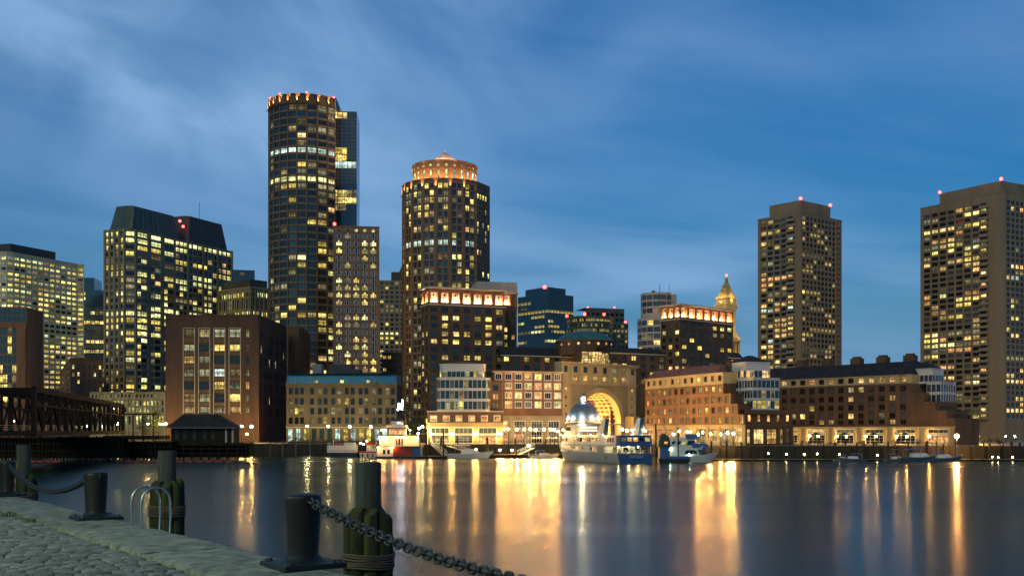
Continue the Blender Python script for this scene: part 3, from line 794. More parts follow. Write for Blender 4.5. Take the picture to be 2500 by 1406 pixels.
# ---- harbour apartment towers
def apartment(name, label, spec, topc, ncl, ncr, nrow, row0, pitch, roofdz, wide, beac):
    Lf, C, Rt, Bk = pl = corner_box(*spec); Y = C.y
    b = Bld(name, (C.x, C.y, GZ), label, 'twin apartment towers', mats=('concrete_tan', 'concrete_tan', 'roof_dark', 'frame_dark'))
    zt = gz(topc, Y); LL = (C - Lf).length; LR = (Rt - C).length
    rows = rows_from(gz(row0, Y), pitch, nrow, pitch * .66)
    lt = lits(.46, APT, [('glass_dark', 4), ('glass_curtain', 1.2)], None, .35)
    mL, balw, pierw = 1.6, 3.4, wide
    cw = (LL - mL - balw - pierw) / ncl
    cols = [(mL + cw * i + cw * .10, mL + cw * (i + 1) - cw * .06) for i in range(ncl)] + [(LL - pierw - balw + .2, LL - pierw - .1)]
    d = (C - Lf).normalized(); n = Vector((d.y, -d.x))
    b.facade(Lf, C, GZ, zt, cols[:-1], rows, lt, 'two', 'frame_dark', ribs=[(mL + cw * i, .42, .45, 0) for i in range(ncl + 1)], bands=[(zt - .5, zt, .12, 0)] + [(a - .42, a - .30, .05, 0) for a, _ in rows])
    # balcony slot: dark recess with a window at the back, one balcony to a floor
    u0, u1 = cols[-1]
    me = None
    for j, (a, e) in enumerate(rows):
        m = MB(); h = pitch
        m.obox(Vector((0, 0)), Vector((1, 0)), 0, u1 - u0 + .5, 0, 1.5, -.22, 0); m.obox(Vector((0, 0)), Vector((1, 0)), 0, u1 - u0 + .5, 1.36, 1.5, 0, 1.0)
        m.lathe([(.75, -.22), (.75, 1.0)], u1 - u0 + .5, -.75, 8, 0, -math.pi / 2, math.pi / 2)
        if me is None: me = m.mesh('balcony', ['concrete_tan'])
        p = Lf + d * u0; inst('balcony', me, b.root, (p.x, p.y, a - .35), math.atan2(d.y, d.x))
        c = Lf + d * ((u0 + u1) / 2)
        b.wins.append((u1 - u0 - .3, e - a + .3, 'plain', 'frame_dark', lt(99, j), 'concrete_tan', Vector((c.x, c.y, (a + e) / 2 + .1)) + Vector((n.x, n.y, 0)) * .32, math.atan2(d.y, d.x), d))
    # right face
    cr = even(LR, ncr, .70, 1.0, 5.2)
    b.facade(C, Rt, GZ, zt, cr, rows, lits(.34, APT, [('glass_dark', 2), ('glass_blue', 3)], None, .45), 'two', 'frame_dark', ribs=[(LR - 4.9, .5, .3, 0)], bands=[(zt - .5, zt, .12, 0)])
    dr = (Rt - C).normalized(); nr = Vector((dr.y, -dr.x))
    for j, (a, e) in enumerate(rows):
        if j % 1 == 0:
            p = C + dr * (LR - 4.5); m2 = inst('balcony', me, b.root, (p.x, p.y, a - .35), math.atan2(dr.y, dr.x)); m2.scale = (.5, .5, 1)
    close_box(b, pl, zt)
    k = MB(); c0 = (Lf + Rt) / 2; q = [c0 + (p - c0) * .72 for p in (Lf, C, Rt, Bk)]
    q = [p + (C - c0) * .12 for p in q]
    k.prism([v2(x) for x in q], zt - 1, zt + roofdz); b.part('roof_house', k, 'concrete_tan')
    for i in beac: beacon(b.root, Vector((q[i].x, q[i].y, zt + roofdz)), .75)
    b.done(); return b
apartment('apartment_tower', 'tan concrete apartment tower with balcony columns, standing beside the floodlit clock spire', (1850, 1955, 2055, 525, 40), 517, 4, 9, 38, 530, 2.52, 6.2, 4.2, (1, 2))
apartment('apartment_tower', 'tan concrete apartment tower with balconies and wide blank pier, behind the bright mast lamp', (2247, 2453, 2560, 500, 31), 466, 7, 8, 38, 492, 2.62, 5.6, 9.2, (0, 1, 2))

# ---- left hotel tower with lit loggia
def hotel_tower(label, spec, topc, nl, nr, rows, lt, nich, cap_extra=None, grp='hotel towers with glowing loggias'):
    Lf, C, Rt, Bk = pl = corner_box(*spec); Y = C.y; zt = gz(topc, Y); LL, LR = (C - Lf).length, (Rt - C).length
    b = Bld('hotel_tower', (C.x, C.y, GZ), label, grp, mats=('brick_dark', 'frame_stone', 'roof_slate', 'brick_red', 'niche_strip'))
    z0, z1 = nich; zb = z0 - 1.0
    for p, q, n_, L in ((Lf, C, nl, LL), (C, Rt, nr, LR)):
        b.facade(p, q, GZ, zb, even(L, n_, .58), rows, lt, 'hotel', 'frame_bronze', bands=[(rows[-1][0] - 1.3, rows[-1][0] - .9, .2, 1)])
        d = (q - p).normalized()
        b.facade(p, q, zb, zt, even(L, n_, .70), [(z0, z1)], lambda i, j: 'niche_wall', 'niche', 'frame_bronze', wm=3, bands=[(zt - .7, zt, .7, 1), (zb, zb + .4, .45, 1)])
    b.wins = [(w[:5] + ('niche_strip',) + w[6:]) if w[2] == 'niche' else w for w in b.wins]
    close_box(b, pl, zt, 2, .2)
    return b, pl, zt
def hotel_left():
    Y = 440; rows = rows_from(gz(755, Y), 3.16, 16, 1.95)
    rr = {0: (.35, [('lit_yellow', 1)]), 1: (.5, [('lit_yellow', 3), ('lit_white', 1)]), 2: (.3, None), 3: (.75, None), 4: (.7, None), 5: (.1, None), 6: (.8, [('lit_yellow', 3), ('lit_warm', 1)]), 7: (.15, None)}
    lt = lits(.3, [('lit_yellow', 4), ('lit_warm', 3), ('lit_dim', 1)], [('glass_dark', 2), ('glass_blue', 1)], rr)
    b, pl, zt = hotel_tower('dark brick hotel tower with glowing loggia, in front of the cone topped tower', (1028, 1046, 1232, Y, 21), 699, 2, 7, rows, lt, (gz(738, Y), gz(712, Y)))
    b.done()
    # set-back shoulder with one more glowing niche
    Lf, C, Rt, Bk = pl; A, B, Cc, D = front(1226, 1262, 458, 21, 14)
    b = Bld('hotel_shoulder', (A.x, A.y, GZ), 'narrow set-back shoulder of the hotel tower with one glowing niche', mats=('brick_dark', 'frame_stone', 'roof_slate', 'brick_red'))
    zt2 = gz(713, 458); L = (B - A).length; zb = gz(748, 458)
    b.facade(A, B, GZ, zb, even(L, 2, .42), rows_from(gz(755, Y), 3.16, 16, 1.95), lits(.3, HOT, DK), 'hotel', 'frame_bronze')
    b.facade(A, B, zb, zt2, [(L * .1, L * .55)], [(gz(745, 458), gz(720, 458))], lambda i, j: 'niche_wall', 'niche', 'frame_bronze', wm=3, bands=[(zt2 - .6, zt2, .6, 1)])
    b.wins = [(w[:5] + ('niche_strip',) + w[6:]) if w[2] == 'niche' else w for w in b.wins]
    b.blank(B, Cc, GZ, zt2); b.cap([A, B, Cc, D], zt2 - .2); b.done()
    # pale plant room box on the roof behind
    k = MB(); A, B, Cc, D = front(1165, 1263, 470, 12, 14); k.prism([v2(x) for x in (A, B, Cc, D)], gz(752, 470), gz(687, 470))
    d = (B - A).normalized(); L = (B - A).length
    for i in range(1, 9): k.obox(A, d, L * i / 9 - .05, L * i / 9 + .05, 0, .08, gz(752, 470), gz(687, 470) - .02, 1)
    for i in range(1, 4): k.obox(A, d, 0, L, 0, .07, gz(752 - 16 * i, 470) - .05, gz(752 - 16 * i, 470) + .05, 1)
    o = k.build('plant_screen', ['pink_panel', 'frame_grey'], None, loc=(A.x, A.y, gz(752, 470))); tag(o, 'pale panelled roof screen rising behind the left glowing loggia', 'roof screen')
hotel_left()
def hotel_right():
    Y = 450; rows = rows_from(gz(793, Y), 2.92, 12, 1.75)
    rr = {0: (.35, [('lit_white', 1), ('lit_yellow', 1)]), 1: (.5, None), 2: (.35, None), 3: (.5, [('lit_yellow', 1)]), 4: (.05, None), 5: (.05, None), 6: (.7, None)}
    b, pl, zt = hotel_tower('dark brick hotel tower with glowing loggia, in front of the floodlit clock spire', (1613, 1661, 1790, Y, 43), 741, 3, 7, rows, lits(.2, HOT, DK, rr), (gz(774, Y), gz(750, Y)))
    k = MB()
    Lf, C, Rt, Bk = pl; k.tube([(Lf.x, Lf.y + 3, zt), (Lf.x, Lf.y + 3, zt + 9)], .1, 4); b.part('flagpole', k, 'steel_dark')
    b.done()
    # glass tower with rounded front just behind
    D0 = 520; c = Vector((gx(1604, D0), D0))
    b = Bld('glass_tower', (c.x, c.y, GZ), 'pale glass tower with curved stepped front left of the right loggia tower', mats=('pink_panel', 'frame_grey', 'roof_dark', 'glass_green'))
    for (rad, z1, z0, th) in ((9.2, gz(780, D0), GZ, (-90, -70, -50, -30, -10, 10, 30, 50, 70)), (7.6, gz(718, D0), gz(780, D0), (-90, -65, -40, -15, 10, 35, 60))):
        rw = rows_from(z1 - 2.2, 3.1, 9, 2.2)
        for t0, t1 in zip(th, th[1:]):
            p, q = ring_pts(c, rad, t0), ring_pts(c, rad, t1)
            b.facade(p, q, z0, z1, even((q - p).length, 1, .9), rw, lits(.25, [('lit_dim', 3), ('lit_yellow', 1), ('lit_orange', .5)], [('glass_green', 1), ('glass_curtain', 1)]), 'curtain', 'frame_grey')
        b.cap([ring_pts(c, rad, t) for t in th] + [ring_pts(c, rad, 150), ring_pts(c, rad, -150)], z1 - .1)
    k = MB(); A, B, Cc, D = front(1600, 1652, 523, 14, 16); k.prism([v2(x) for x in (A, B, Cc, D)], gz(800, 523), gz(717, 523)); b.part('rear_block', k, 'pink_panel')
    k = MB(); k.box(gx(1593, 525), gx(1600, 525), 526, 528, gz(717, 525), gz(709, 525)); k.tube([(gx(1636, 525), 528, gz(718, 525)), (gx(1636, 525), 528, gz(688, 525))], .08, 4); b.part('antenna', k, 'steel_dark')
    b.done()
hotel_right()

# ---- middle hotel ranges
def hotel_mid():
    A, B, Cc, D = front(1224, 1420, 447, 21, 16)
    b = Bld('hotel_range', (A.x, A.y, GZ), 'dark mansard roofed hotel range between the left loggia tower and the rotunda', mats=('brick_dark', 'frame_stone', 'roof_slate'))
    zt = gz(866, 447); L = (B - A).length
    b.facade(A, B, GZ, zt, even(L, 8, .50), rows_from(gz(876, 447), 3.3, 3, 1.95), lits(.5, [('lit_yellow', 2), ('lit_warm', 2)], [('glass_dark', 1), ('glass_blue', 1)], {0: (.6, None), 1: (.3, None)}), 'hotel', 'frame_bronze', bands=[(zt - .4, zt, .35, 1)])
    k = MB(); d = (B - A).normalized(); n = Vector((d.y, -d.x)); up = [A - n * 3, B - n * 3, Cc + n * 3, D + n * 3]
    k.prism([v2(x) for x in (A, B, Cc, D)], zt, zt + 3.6, 0, [v2(x) for x in up]); b.part('roof', k, 'roof_slate')
    b.done()
    A, B, Cc, D = front(1490, 1815, 442, 30, 16)
    b = Bld('hotel_range', (A.x, A.y, GZ), 'dark hotel range behind the arch block, below the right loggia tower', mats=('brick_dark', 'frame_stone', 'roof_slate'))
    zt = gz(860, 442); L = (B - A).length
    b.facade(A, B, GZ, zt, even(L, 15, .50), rows_from(gz(872, 442), 3.15, 4, 1.9), lits(.42, HOT, DK, {0: (.55, None)}), 'hotel', 'frame_bronze', bands=[(zt - .4, zt, .35, 1)])
    k = MB(); d = (B - A).normalized(); n = Vector((d.y, -d.x)); k.prism([v2(x) for x in (A, B, Cc, D)], zt, zt + 2.4, 0, [v2(x) for x in (A - n * 3, B - n * 3, Cc + n * 3, D + n * 3)]); b.part('roof', k, 'roof_slate')
    b.done()
    # brick wing left of the arch
    A, B, Cc, D = front(1205, 1373, 409, 16, 18)
    b = Bld('hotel_wing', (A.x, A.y, GZ), 'red brick hotel wing with white framed windows over a stone restaurant front', mats=('brick_red', 'stone_cream', 'roof_slate'))
    zt = gz(905, 409); z1 = gz(1017, 409); L = (B - A).length
    lt = lits(.66, [('lit_yellow', 3), ('lit_warm', 3), ('lit_orange', 2), ('lit_dim', 3), ('lit_white', .6)], DK)
    b.facade(A, B, z1, zt, even(L, 7, .62), rows_from(gz(919, 409), 3.45, 5, 2.15), lt, 'hotelwide', 'frame_white', bands=[(zt - .6, zt, .6, 1), (z1, z1 + .4, .4, 1)])
    b.facade(A, B, GZ, z1, even(L, 4, .62), [(gz(1044, 409), gz(1028, 409)), (gz(1081, 409), gz(1053, 409))], lits(.75, [('lit_orange', 2), ('lit_warm', 2), ('lit_dim', 2)], DK), 'store', 'frame_white', wm=1, ribs=[(L * i / 4, 1.2, .4, 1) for i in range(5)])
    b.cap([A, B, Cc, D], zt - .2); b.blank(B, Cc, GZ, zt); b.done()
hotel_mid()

# ---- pavilion wing with the glass bay (left)
def glass_bay(b, faces, z0, floors, fh, lt, top, n=5, sty='curt1'):
    """stacked glazed storeys: faces = list of (p, q), white edge beams between floors"""
    for k in range(floors):
        a = z0 + fh * k
        for p, q in faces:
            L = (q - p).length
            b.facade(p, q, a, a + fh, even(L, max(2, round(L / 1.7)), .94), [(a + .55, a + fh - .35)], lambda i, j, kk=k: lt(i, kk), sty, 'frame_white', wm=1, bands=[(a - .1, a + .35, .14, 1)])
    for p, q in faces: b.facade(p, q, z0 + floors * fh, z0 + floors * fh + top, [], [], lt, wm=1, bands=[(z0 + floors * fh + top - .25, z0 + floors * fh + top, .25, 1)])
    return z0 + floors * fh + top
def pavilion_left():
    Y = 405
    A, B, Cc, D = front(1043, 1229, Y, 1.5, 30)
    b = Bld('pavilion', (A.x, A.y, GZ), 'waterfront pavilion with white glass bay, pink gable and brick band of orange windows', mats=('brick_dark', 'white_panel', 'roof_tile', 'stone_cream'))
    L = (B - A).length; z1, z2 = gz(1031, Y), gz(1003, Y); d = (B - A).normalized(); n = Vector((d.y, -d.x))
    def U(px): return (px - 1043) / (1229 - 1043) * L
    b.facade(A, B, GZ, z1, [(U(1052), U(1096)), (U(1110), U(1153)), (U(1169), U(1212))], [(gz(1081, Y), gz(1062, Y)), (gz(1058, Y), gz(1044, Y))], lits(.55, [('lit_warm', 2), ('lit_dim', 3), ('lit_orange', 1)], [('glass_green', 1)]), 'store', 'frame_white', wm=3, bands=[(z1 - .5, z1, .35, 3), (gz(1041, Y), gz(1039.5, Y), .15, 3)])
    b.facade(A, B, z1, z2, even(L, 6, .45), [(gz(1029, Y) + .25, gz(1015, Y))], lits(1, [('lit_orange', 3), ('lit_warm', 1)]), 'hotel', 'frame_white', bands=[(z2 - .3, z2, .15, 1)])
    # left stone return
    e = D - A; b.facade(A + e * .9, A, GZ, gz(906, Y), even(e.length * .9, 5, .4), rows_from(gz(925, Y), 3.3, 4, 1.8), lits(.2, HOT, DK), 'sash', wm=3)
    # brick flanks, stepping back
    for x0, x1, zt in ((1043, 1070, gz(908, Y)), (1194, 1226, gz(930, Y))):
        p, q = A + d * U(x0) - n * 1.5, A + d * U(x1) - n * 1.5
        b.facade(p, q, z2, zt, even((q - p).length, 1, .42), [(gz(y + 7, Y), gz(y - 7, Y)) for y in (923, 946, 968, 991) if gz(y - 7, Y) < zt - .2], lits(.45, [('lit_orange', 1), ('lit_dim', 1)], [('glass_blue', 1), ('glass_dark', 1)]), 'two', 'frame_dark')
        b.blank(q, q - n * 12, z2, zt); b.blank(p - n * 12, p, z2, zt); b.cap([p, q, q - n * 12, p - n * 12], zt - .05, 0)
    # glass bay: canted sides
    def lt(i, k): return pick([('glass_green', 7), ('glass_curtain', 2), ('lit_dim', 1.6), ('lit_yellow', .7), ('lit_warm', .5)])
    p0, p1, p2, p3 = A + d * U(1067) - n * .5, A + d * U(1076) + n * 1.3, A + d * U(1187) + n * 1.3, A + d * U(1196) - n * .5
    fh = (gz(925, Y) - z2) / 3
    zt = glass_bay(b, [(p0, p1), (p1, p2), (p2, p3)], z2, 3, fh, lt, .5); b.cap([p0, p1, p2, p3, p3 - n * 10, p0 - n * 10], zt - .3, 1)
    b.blank(p3, p3 - n * 8, z2, zt, 1); b.blank(p0 - n * 8, p0, z2, zt, 1)
    q0, q1, q2, q3 = A + d * U(1073) - n * 2.2, A + d * U(1081) - n * .4, A + d * U(1178) - n * .4, A + d * U(1186) - n * 2.2
    zu = glass_bay(b, [(q0, q1), (q1, q2), (q2, q3)], zt - .3, 1, 3.0, lt, 2.4); b.blank(q3, q3 - n * 12, zt, zu, 1); b.blank(q0 - n * 12, q0, zt, zu, 1)
    k = MB(); r = [q0 - n * 10, q0, q1, q2, q3, q3 - n * 10]; mid = (q1 + q2) / 2
    ap = (mid.x, mid.y + 5, gz(881, Y + 4)); k.add([(p.x, p.y, zu) for p in r] + [ap], [(i, i + 1, 6) for i in range(5)] + [(5, 0, 6)]); b.part('gable_roof', k, 'roof_tile')
    b.cap([A, B, Cc, D], z2, 0); b.done()
pavilion_left()
# ---- stone arch block
def arch_block():
    A, B, Cc, D = front(1372, 1553, 418, 42, 16); L = (B - A).length; d = (B - A).normalized(); n = Vector((d.y, -d.x))
    b = Bld('arch_block', (A.x, A.y, GZ), 'cream stone block with monumental archway glowing orange inside', mats=('stone_cream', 'frame_stone', 'roof_slate', 'brick_pink', 'granite_tan'))
    def pt(u, z, q=0.): p = A + d * u - n * q; return (p.x, p.y, z)
    zt = 35.6; za = 27.6; uc = L / 2; r = 11.9; ro = 13.8; zs = 12.3; u0, u1 = uc - ro - 2.6, uc + ro + 2.6
    # upper storey: paired windows between pilasters
    cols = [(1.2, 3.0)] + [(u0 + (u1 - u0) * (i + .5) / 6 - 1.15, u0 + (u1 - u0) * (i + .5) / 6 + 1.15) for i in range(6)] + [(L - 3.0, L - 1.2)]
    rows = [(za + 4.0, za + 6.4), (za + .9, za + 2.9)]
    up = lits(1, [('lit_white', 1), ('lit_dim', 2)], 'glass_green', {0: (.35, [('lit_dim', 2), ('lit_white', 1)]), 1: (.85, HOT)})
    b.facade(A, B, za, zt, cols, rows, lambda i, j: (None if i in (0, 7) and j == 1 else ('glass_blue' if j == 0 and i in (1, 3, 4) else up(i, j))), 'two', 'frame_bronze', ribs=[(u0 + (u1 - u0) * i / 6, .8, .35, 0) for i in range(7)], bands=[(zt - .9, zt, .9, 0), (zt - 1.3, zt - .9, .5, 0), (za - .5, za + .2, .4, 0)])
    # side piers with small square windows
    rw = [(z, z + 1.0) for z in (24.8, 21.6, 18.4, 15.2, 12.2)]
    for x0, x1 in ((0, u0), (u1, L)):
        b.facade(A + d * x0, A + d * x1, GZ, za, [((x1 - x0) / 2 - .5, (x1 - x0) / 2 + .5)], rw, lambda i, j: 'lit_yellow' if j == 0 else 'glass_dark', 'plain', 'frame_stone')
    # wall round the arch (recessed panel in a browner stone)
    W_ = b.wall; N = 40; arc = [(uc + ro * math.cos(math.pi * k / N), zs + ro * math.sin(math.pi * k / N)) for k in range(N + 1)]
    q = .35
    for k in range(N):
        (ua, z_a), (ub, z_b) = arc[k], arc[k + 1]
        W_.add([pt(ua, z_a, q), pt(ub, z_b, q), pt(ub, za - .5, q), pt(ua, za - .5, q)], [(3, 2, 1, 0)], 4)
    for x0, x1 in ((u0, uc - ro), (uc + ro, u1)): W_.add([pt(x0, GZ, q), pt(x1, GZ, q), pt(x1, za - .5, q), pt(x0, za - .5, q)], [(0, 1, 2, 3)], 4)
    for x in (u0, u1): W_.add([pt(x, GZ), pt(x, GZ, q), pt(x, za, q), pt(x, za)], [(0, 1, 2, 3)], 0)
    # archivolt
    m = MB()
    def arcpt(rr, k, qq): a = math.pi * k / N; return pt(uc + rr * math.cos(a), zs + rr * math.sin(a), qq)
    for k in range(N):
        m.add([arcpt(r, k, -.15), arcpt(ro, k, -.15), arcpt(ro, k + 1, -.15), arcpt(r, k + 1, -.15)], [(0, 1, 2, 3)])
        m.add([arcpt(ro, k, -.15), arcpt(ro, k, .4), arcpt(ro, k + 1, .4), arcpt(ro, k + 1, -.15)], [(0, 1, 2, 3)])
        m.add([arcpt(r, k, 2.0), arcpt(r, k, -.15), arcpt(r, k + 1, -.15), arcpt(r, k + 1, 2.0)], [(0, 1, 2, 3)])
    for s in (-1, 1):
        x0, x1 = sorted((uc + s * r, uc + s * ro)); m.obox(A, d, x0, x1, -2.0, .15, GZ, zs)
    b.part('archivolt', m, 'stone_cream')
    # coffered vault: shell with ribs proud of it
    m = MB(); rv = r + .5; dep = 13.0
    for k in range(N): m.add([arcpt(rv, k, 1.9), arcpt(rv, k, dep), arcpt(rv, k + 1, dep), arcpt(rv, k + 1, 1.9)], [(3, 2, 1, 0)], 1)
    for s in (-1, 1):
        p0, p1 = A + d * (uc + s * rv) - n * 1.9, A + d * (uc + s * rv) - n * dep
        b.blank(*( (p0, p1) if s < 0 else (p1, p0)), GZ, zs, 0)
    for k in range(0, N + 1, 2):
        for dk in (.42,):
            a = [arcpt(r, k - dk, 2.0), arcpt(r, k + dk, 2.0), arcpt(r, k + dk, dep), arcpt(r, k - dk, dep)]
            c = [arcpt(rv, k - dk, 2.0), arcpt(rv, k + dk, 2.0), arcpt(rv, k + dk, dep), arcpt(rv, k - dk, dep)]
            m.add(a + c, [(0, 1, 2, 3), (1, 5, 6, 2), (4, 0, 3, 7)], 0)
    for qq in (2.0, 4.6, 7.2, 9.8, 12.4):
        for k in range(N):
            a = [arcpt(r - .02, k, qq), arcpt(r - .02, k + 1, qq), arcpt(r - .02, k + 1, qq + .8), arcpt(r - .02, k, qq + .8)]
            c = [arcpt(rv, k, qq), arcpt(rv, k + 1, qq), arcpt(rv, k + 1, qq + .8), arcpt(rv, k, qq + .8)]
            m.add(a + c, [(0, 1, 2, 3), (0, 4, 5, 1), (3, 2, 6, 7)], 0)
    b.part('coffered_vault', m, ['stone_cream', 'brick_pink'])
    # inner arch wall, and the court wall beyond with its tall grid window
    m = MB(); r2 = 9.4
    for k in range(N):
        m.add([arcpt(r2, k, dep), arcpt(rv, k, dep), arcpt(rv, k + 1, dep), arcpt(r2, k + 1, dep)], [(0, 1, 2, 3)])
        m.add([arcpt(r2, k, dep + 2.5), arcpt(r2, k, dep), arcpt(r2, k + 1, dep), arcpt(r2, k + 1, dep + 2.5)], [(0, 1, 2, 3)])
    for s in (-1, 1):
        x0, x1 = sorted((uc + s * r2, uc + s * rv)); m.obox(A, d, x0, x1, -dep - 2.5, -dep, GZ, zs)
    b.part('inner_arch', m, 'stone_cream')
    m = MB(); m.obox(A, d, uc - 14, uc + 14, -dep - 12, -dep - 11, GZ, 27)
    b.part('court_wall', m, 'stone_cream')
    for i in range(-1, 2):
        for j in range(7):
            m = MB(); z = 10 + j * 2.1; m.obox(A, d, uc + 2 + i * 3.2 - 1.3, uc + 2 + i * 3.2 + 1.3, -dep - 11, -dep - 10.85, z, z + 1.5); b.part('court_window', m, 'glass_dark')
    for u, qq, pw in ((uc - 8, 6., 5200), (uc + 8.5, 6., 5200), (uc, dep + 5, 15000), (uc - 4, 10., 3000), (uc + 5, dep + 7, 9000)):
        p = pt(u, 9.0, qq); m = MB(); m.sphere((p[0], p[1], p[2]), .25, 0, 8, 5); m.bar((p[0], p[1], GZ), (p[0], p[1], p[2] - .2), .12, .12, 1); b.part('arch_lamp', m, ['lamp_orange', 'steel_dark'])
        lamp_light('POINT', 'arch_glow', b.root, (p[0], p[1], p[2] + .9), pw, (1., .50, .16), .3)
    # flag hanging in the arch: canton of stars and stripes
    m = MB(); f0 = pt(uc - 5.6, 20.2, 3.0)
    def fl(u, v0, v1, w0, mi): m.add([pt(uc - 6 + u, 21 - v0, 3.0 + .25 * math.sin(u * 1.3)), pt(uc - 6 + w0, 21 - v0, 3.0 + .25 * math.sin(w0 * 1.3)), pt(uc - 6 + w0, 21 - v1, 3.0 + .25 * math.sin(w0 * 1.3)), pt(uc - 6 + u, 21 - v1, 3.0 + .25 * math.sin(u * 1.3))], [(3, 2, 1, 0)], mi)
    for k in range(13): fl(0 if k > 6 else 2.6, k * .36, (k + 1) * .36, 6.4, k % 2)
    fl(0, 0, 7 * .36, 2.6, 2)
    for k in range(12):
        c_ = pt(uc - 6 + .35 + (k % 4) * .62, 21 - .45 - (k // 4) * .8, 2.9); m.box(c_[0] - .1, c_[0] + .1, c_[1] - .03, c_[1] + .03, c_[2] - .1, c_[2] + .1, 1)
    o = m.build('flag', ['red_paint', 'white_paint', 'hull_navy'], None, loc=f0); tag(o, 'large striped flag with starred corner hanging inside the glowing archway', 'flag')
    # low stone entrance block to the right of the arch
    m = MB(); m.obox(A, d, uc + ro + .2, L + 1.5, .2, 5.0, GZ, 15.0); b.part('entrance_block', m, 'stone_cream')
    for u in (L - 2.2,):
        m = MB(); m.obox(A, d, u, u + .5, 5.0, 5.06, 9.2, 11.6); b.part('slit_window', m, 'glass_dark')
    b.blank(B, Cc, GZ, zt); b.blank(A - n * 4, A, za, zt); b.cap([A, B, Cc, A - n * 4], zt - .1); b.done()
arch_block()

def rotunda():
    Y = 462; c = Vector((gx(1427, Y), Y))
    b = Bld('rotunda', (c.x, c.y, GZ), 'rotunda with shallow green copper dome and row of round lights, above the arch', mats=('brick_dark', 'frame_stone', 'roof_slate'))
    m = MB(); rr = 11.9; z0, z1 = gz(870, Y), gz(834, Y)
    m.lathe([(rr, z0), (rr, z1 - .6), (rr + .5, z1 - .4), (rr + .5, z1)], c.x, c.y, 40); b.part('drum', m, 'brick_dark', True)
    m = MB(); m.lathe([(rr + .5, z1), (rr * .92, z1 + 1.3), (rr * .72, z1 + 2.9), (rr * .45, z1 + 3.9), (rr * .30, z1 + 4.2)], c.x, c.y, 40); b.part('dome', m, 'copper_green', True)
    m = MB(); m.lathe([(rr * .30, z1 + 4.1), (rr * .28, z1 + 4.8), (rr * .1, z1 + 5.4), (.05, z1 + 5.5)], c.x, c.y, 24); b.part('cap', m, 'stone_cream', True)
    dd = c.normalized()
    for i in range(-3, 4):
        a = math.atan2(-dd.y, -dd.x) + R(i * 20 + 8); q = Vector((math.cos(a), math.sin(a))); t = Vector((-q.y, q.x)); p = c + q * (rr + .08); zc = gz(843, Y)
        m = MB(); m.add([(p.x + t.x * .6 * math.cos(k), p.y + t.y * .6 * math.cos(k), zc + .6 * math.sin(k)) for k in (2 * math.pi * j / 12 for j in range(12))], [tuple(range(12))]); b.part('round_window', m, 'lit_orange')
    A, B, Cc, D = front(1420, 1486, 444, 20, 8)
    zt = gz(856, 444); zb = gz(890, 444)
    b.facade(A, B, zb, zt, even((B - A).length, 8, .93), [(zb + .2, zb + 2.6), (zb + 2.7, zt - .3)], lambda i, j: 'lit_warm', 'curt1', 'frame_bronze'); b.cap([A, B, Cc, D], zt); b.blank(B, Cc, zb, zt); b.blank(D, A, zb, zt)
    b.done()
rotunda()

def domed_pavilion():
    Y = 388; c = Vector((gx(1424, Y), Y))
    root = empty('domed_pavilion', (c.x, c.y, GZ), 'small waterfront pavilion with steel dome lit by white uplights', 'pavilion')
    rr = 5.7; zb = gz(1022, Y); zc = gz(1034, Y)
    m = MB(); m.lathe([(rr - .05, zb), (rr * .985, zb + 1.0), (rr * .93, zb + 2.1), (rr * .80, zb + 3.5), (rr * .60, zb + 4.7), (rr * .36, zb + 5.5), (.9, zb + 5.9)], c.x, c.y, 36); m.build('dome', 'dome_metal', root, True)
    m = MB(); m.lathe([(rr - .3, zc), (rr + .5, zc), (rr + .6, zc + .5), (rr + .2, zc + .7), (rr + .2, zb), (rr - .3, zb)], c.x, c.y, 36); m.build('cornice', 'stone_cream', root, True, angle=30)
    for i in range(10):
        a = 2 * math.pi * (i + .3) / 10; x, y = c.x + math.cos(a) * rr, c.y + math.sin(a) * rr
        m = MB(); m.lathe([(.42, GZ), (.42, GZ + .5), (.30, GZ + .6), (.27, zc - .4), (.42, zc - .2), (.42, zc)], x, y, 12); m.build('column', 'stone_cream', root, True, angle=30)
        m = MB(); m.box(x - .18, x + .18, y - .18, y + .18, zb + .02, zb + .25, 0); m.build('dome_uplight', 'tube_white', root)
        o = lamp_light('POINT', 'dome_glow', root, (c.x + math.cos(a) * (rr + .55), c.y + math.sin(a) * (rr + .55), zb + .4), 520, (.72, .80, 1.), .12)
    m = MB(); m.lathe([(.9, zb + 5.8), (1.0, zb + 6.0), (.95, zb + 6.2)], c.x, c.y, 16, 1)
    for i in range(8): a = 2 * math.pi * i / 8; m.bar((c.x + math.cos(a) * .85, c.y + math.sin(a) * .85, zb + 6.1), (c.x + math.cos(a) * .85, c.y + math.sin(a) * .85, zb + 7.6), .12, .12, 1)
    m.lathe([(.5, zb + 6.1), (.5, zb + 7.6)], c.x, c.y, 10, 0); m.lathe([(1.1, zb + 7.6), (.95, zb + 8.0), (.5, zb + 8.5), (.05, zb + 9.2)], c.x, c.y, 16, 1)
    m.build('lantern', ['tube_white', 'dome_metal'], root)
domed_pavilion()

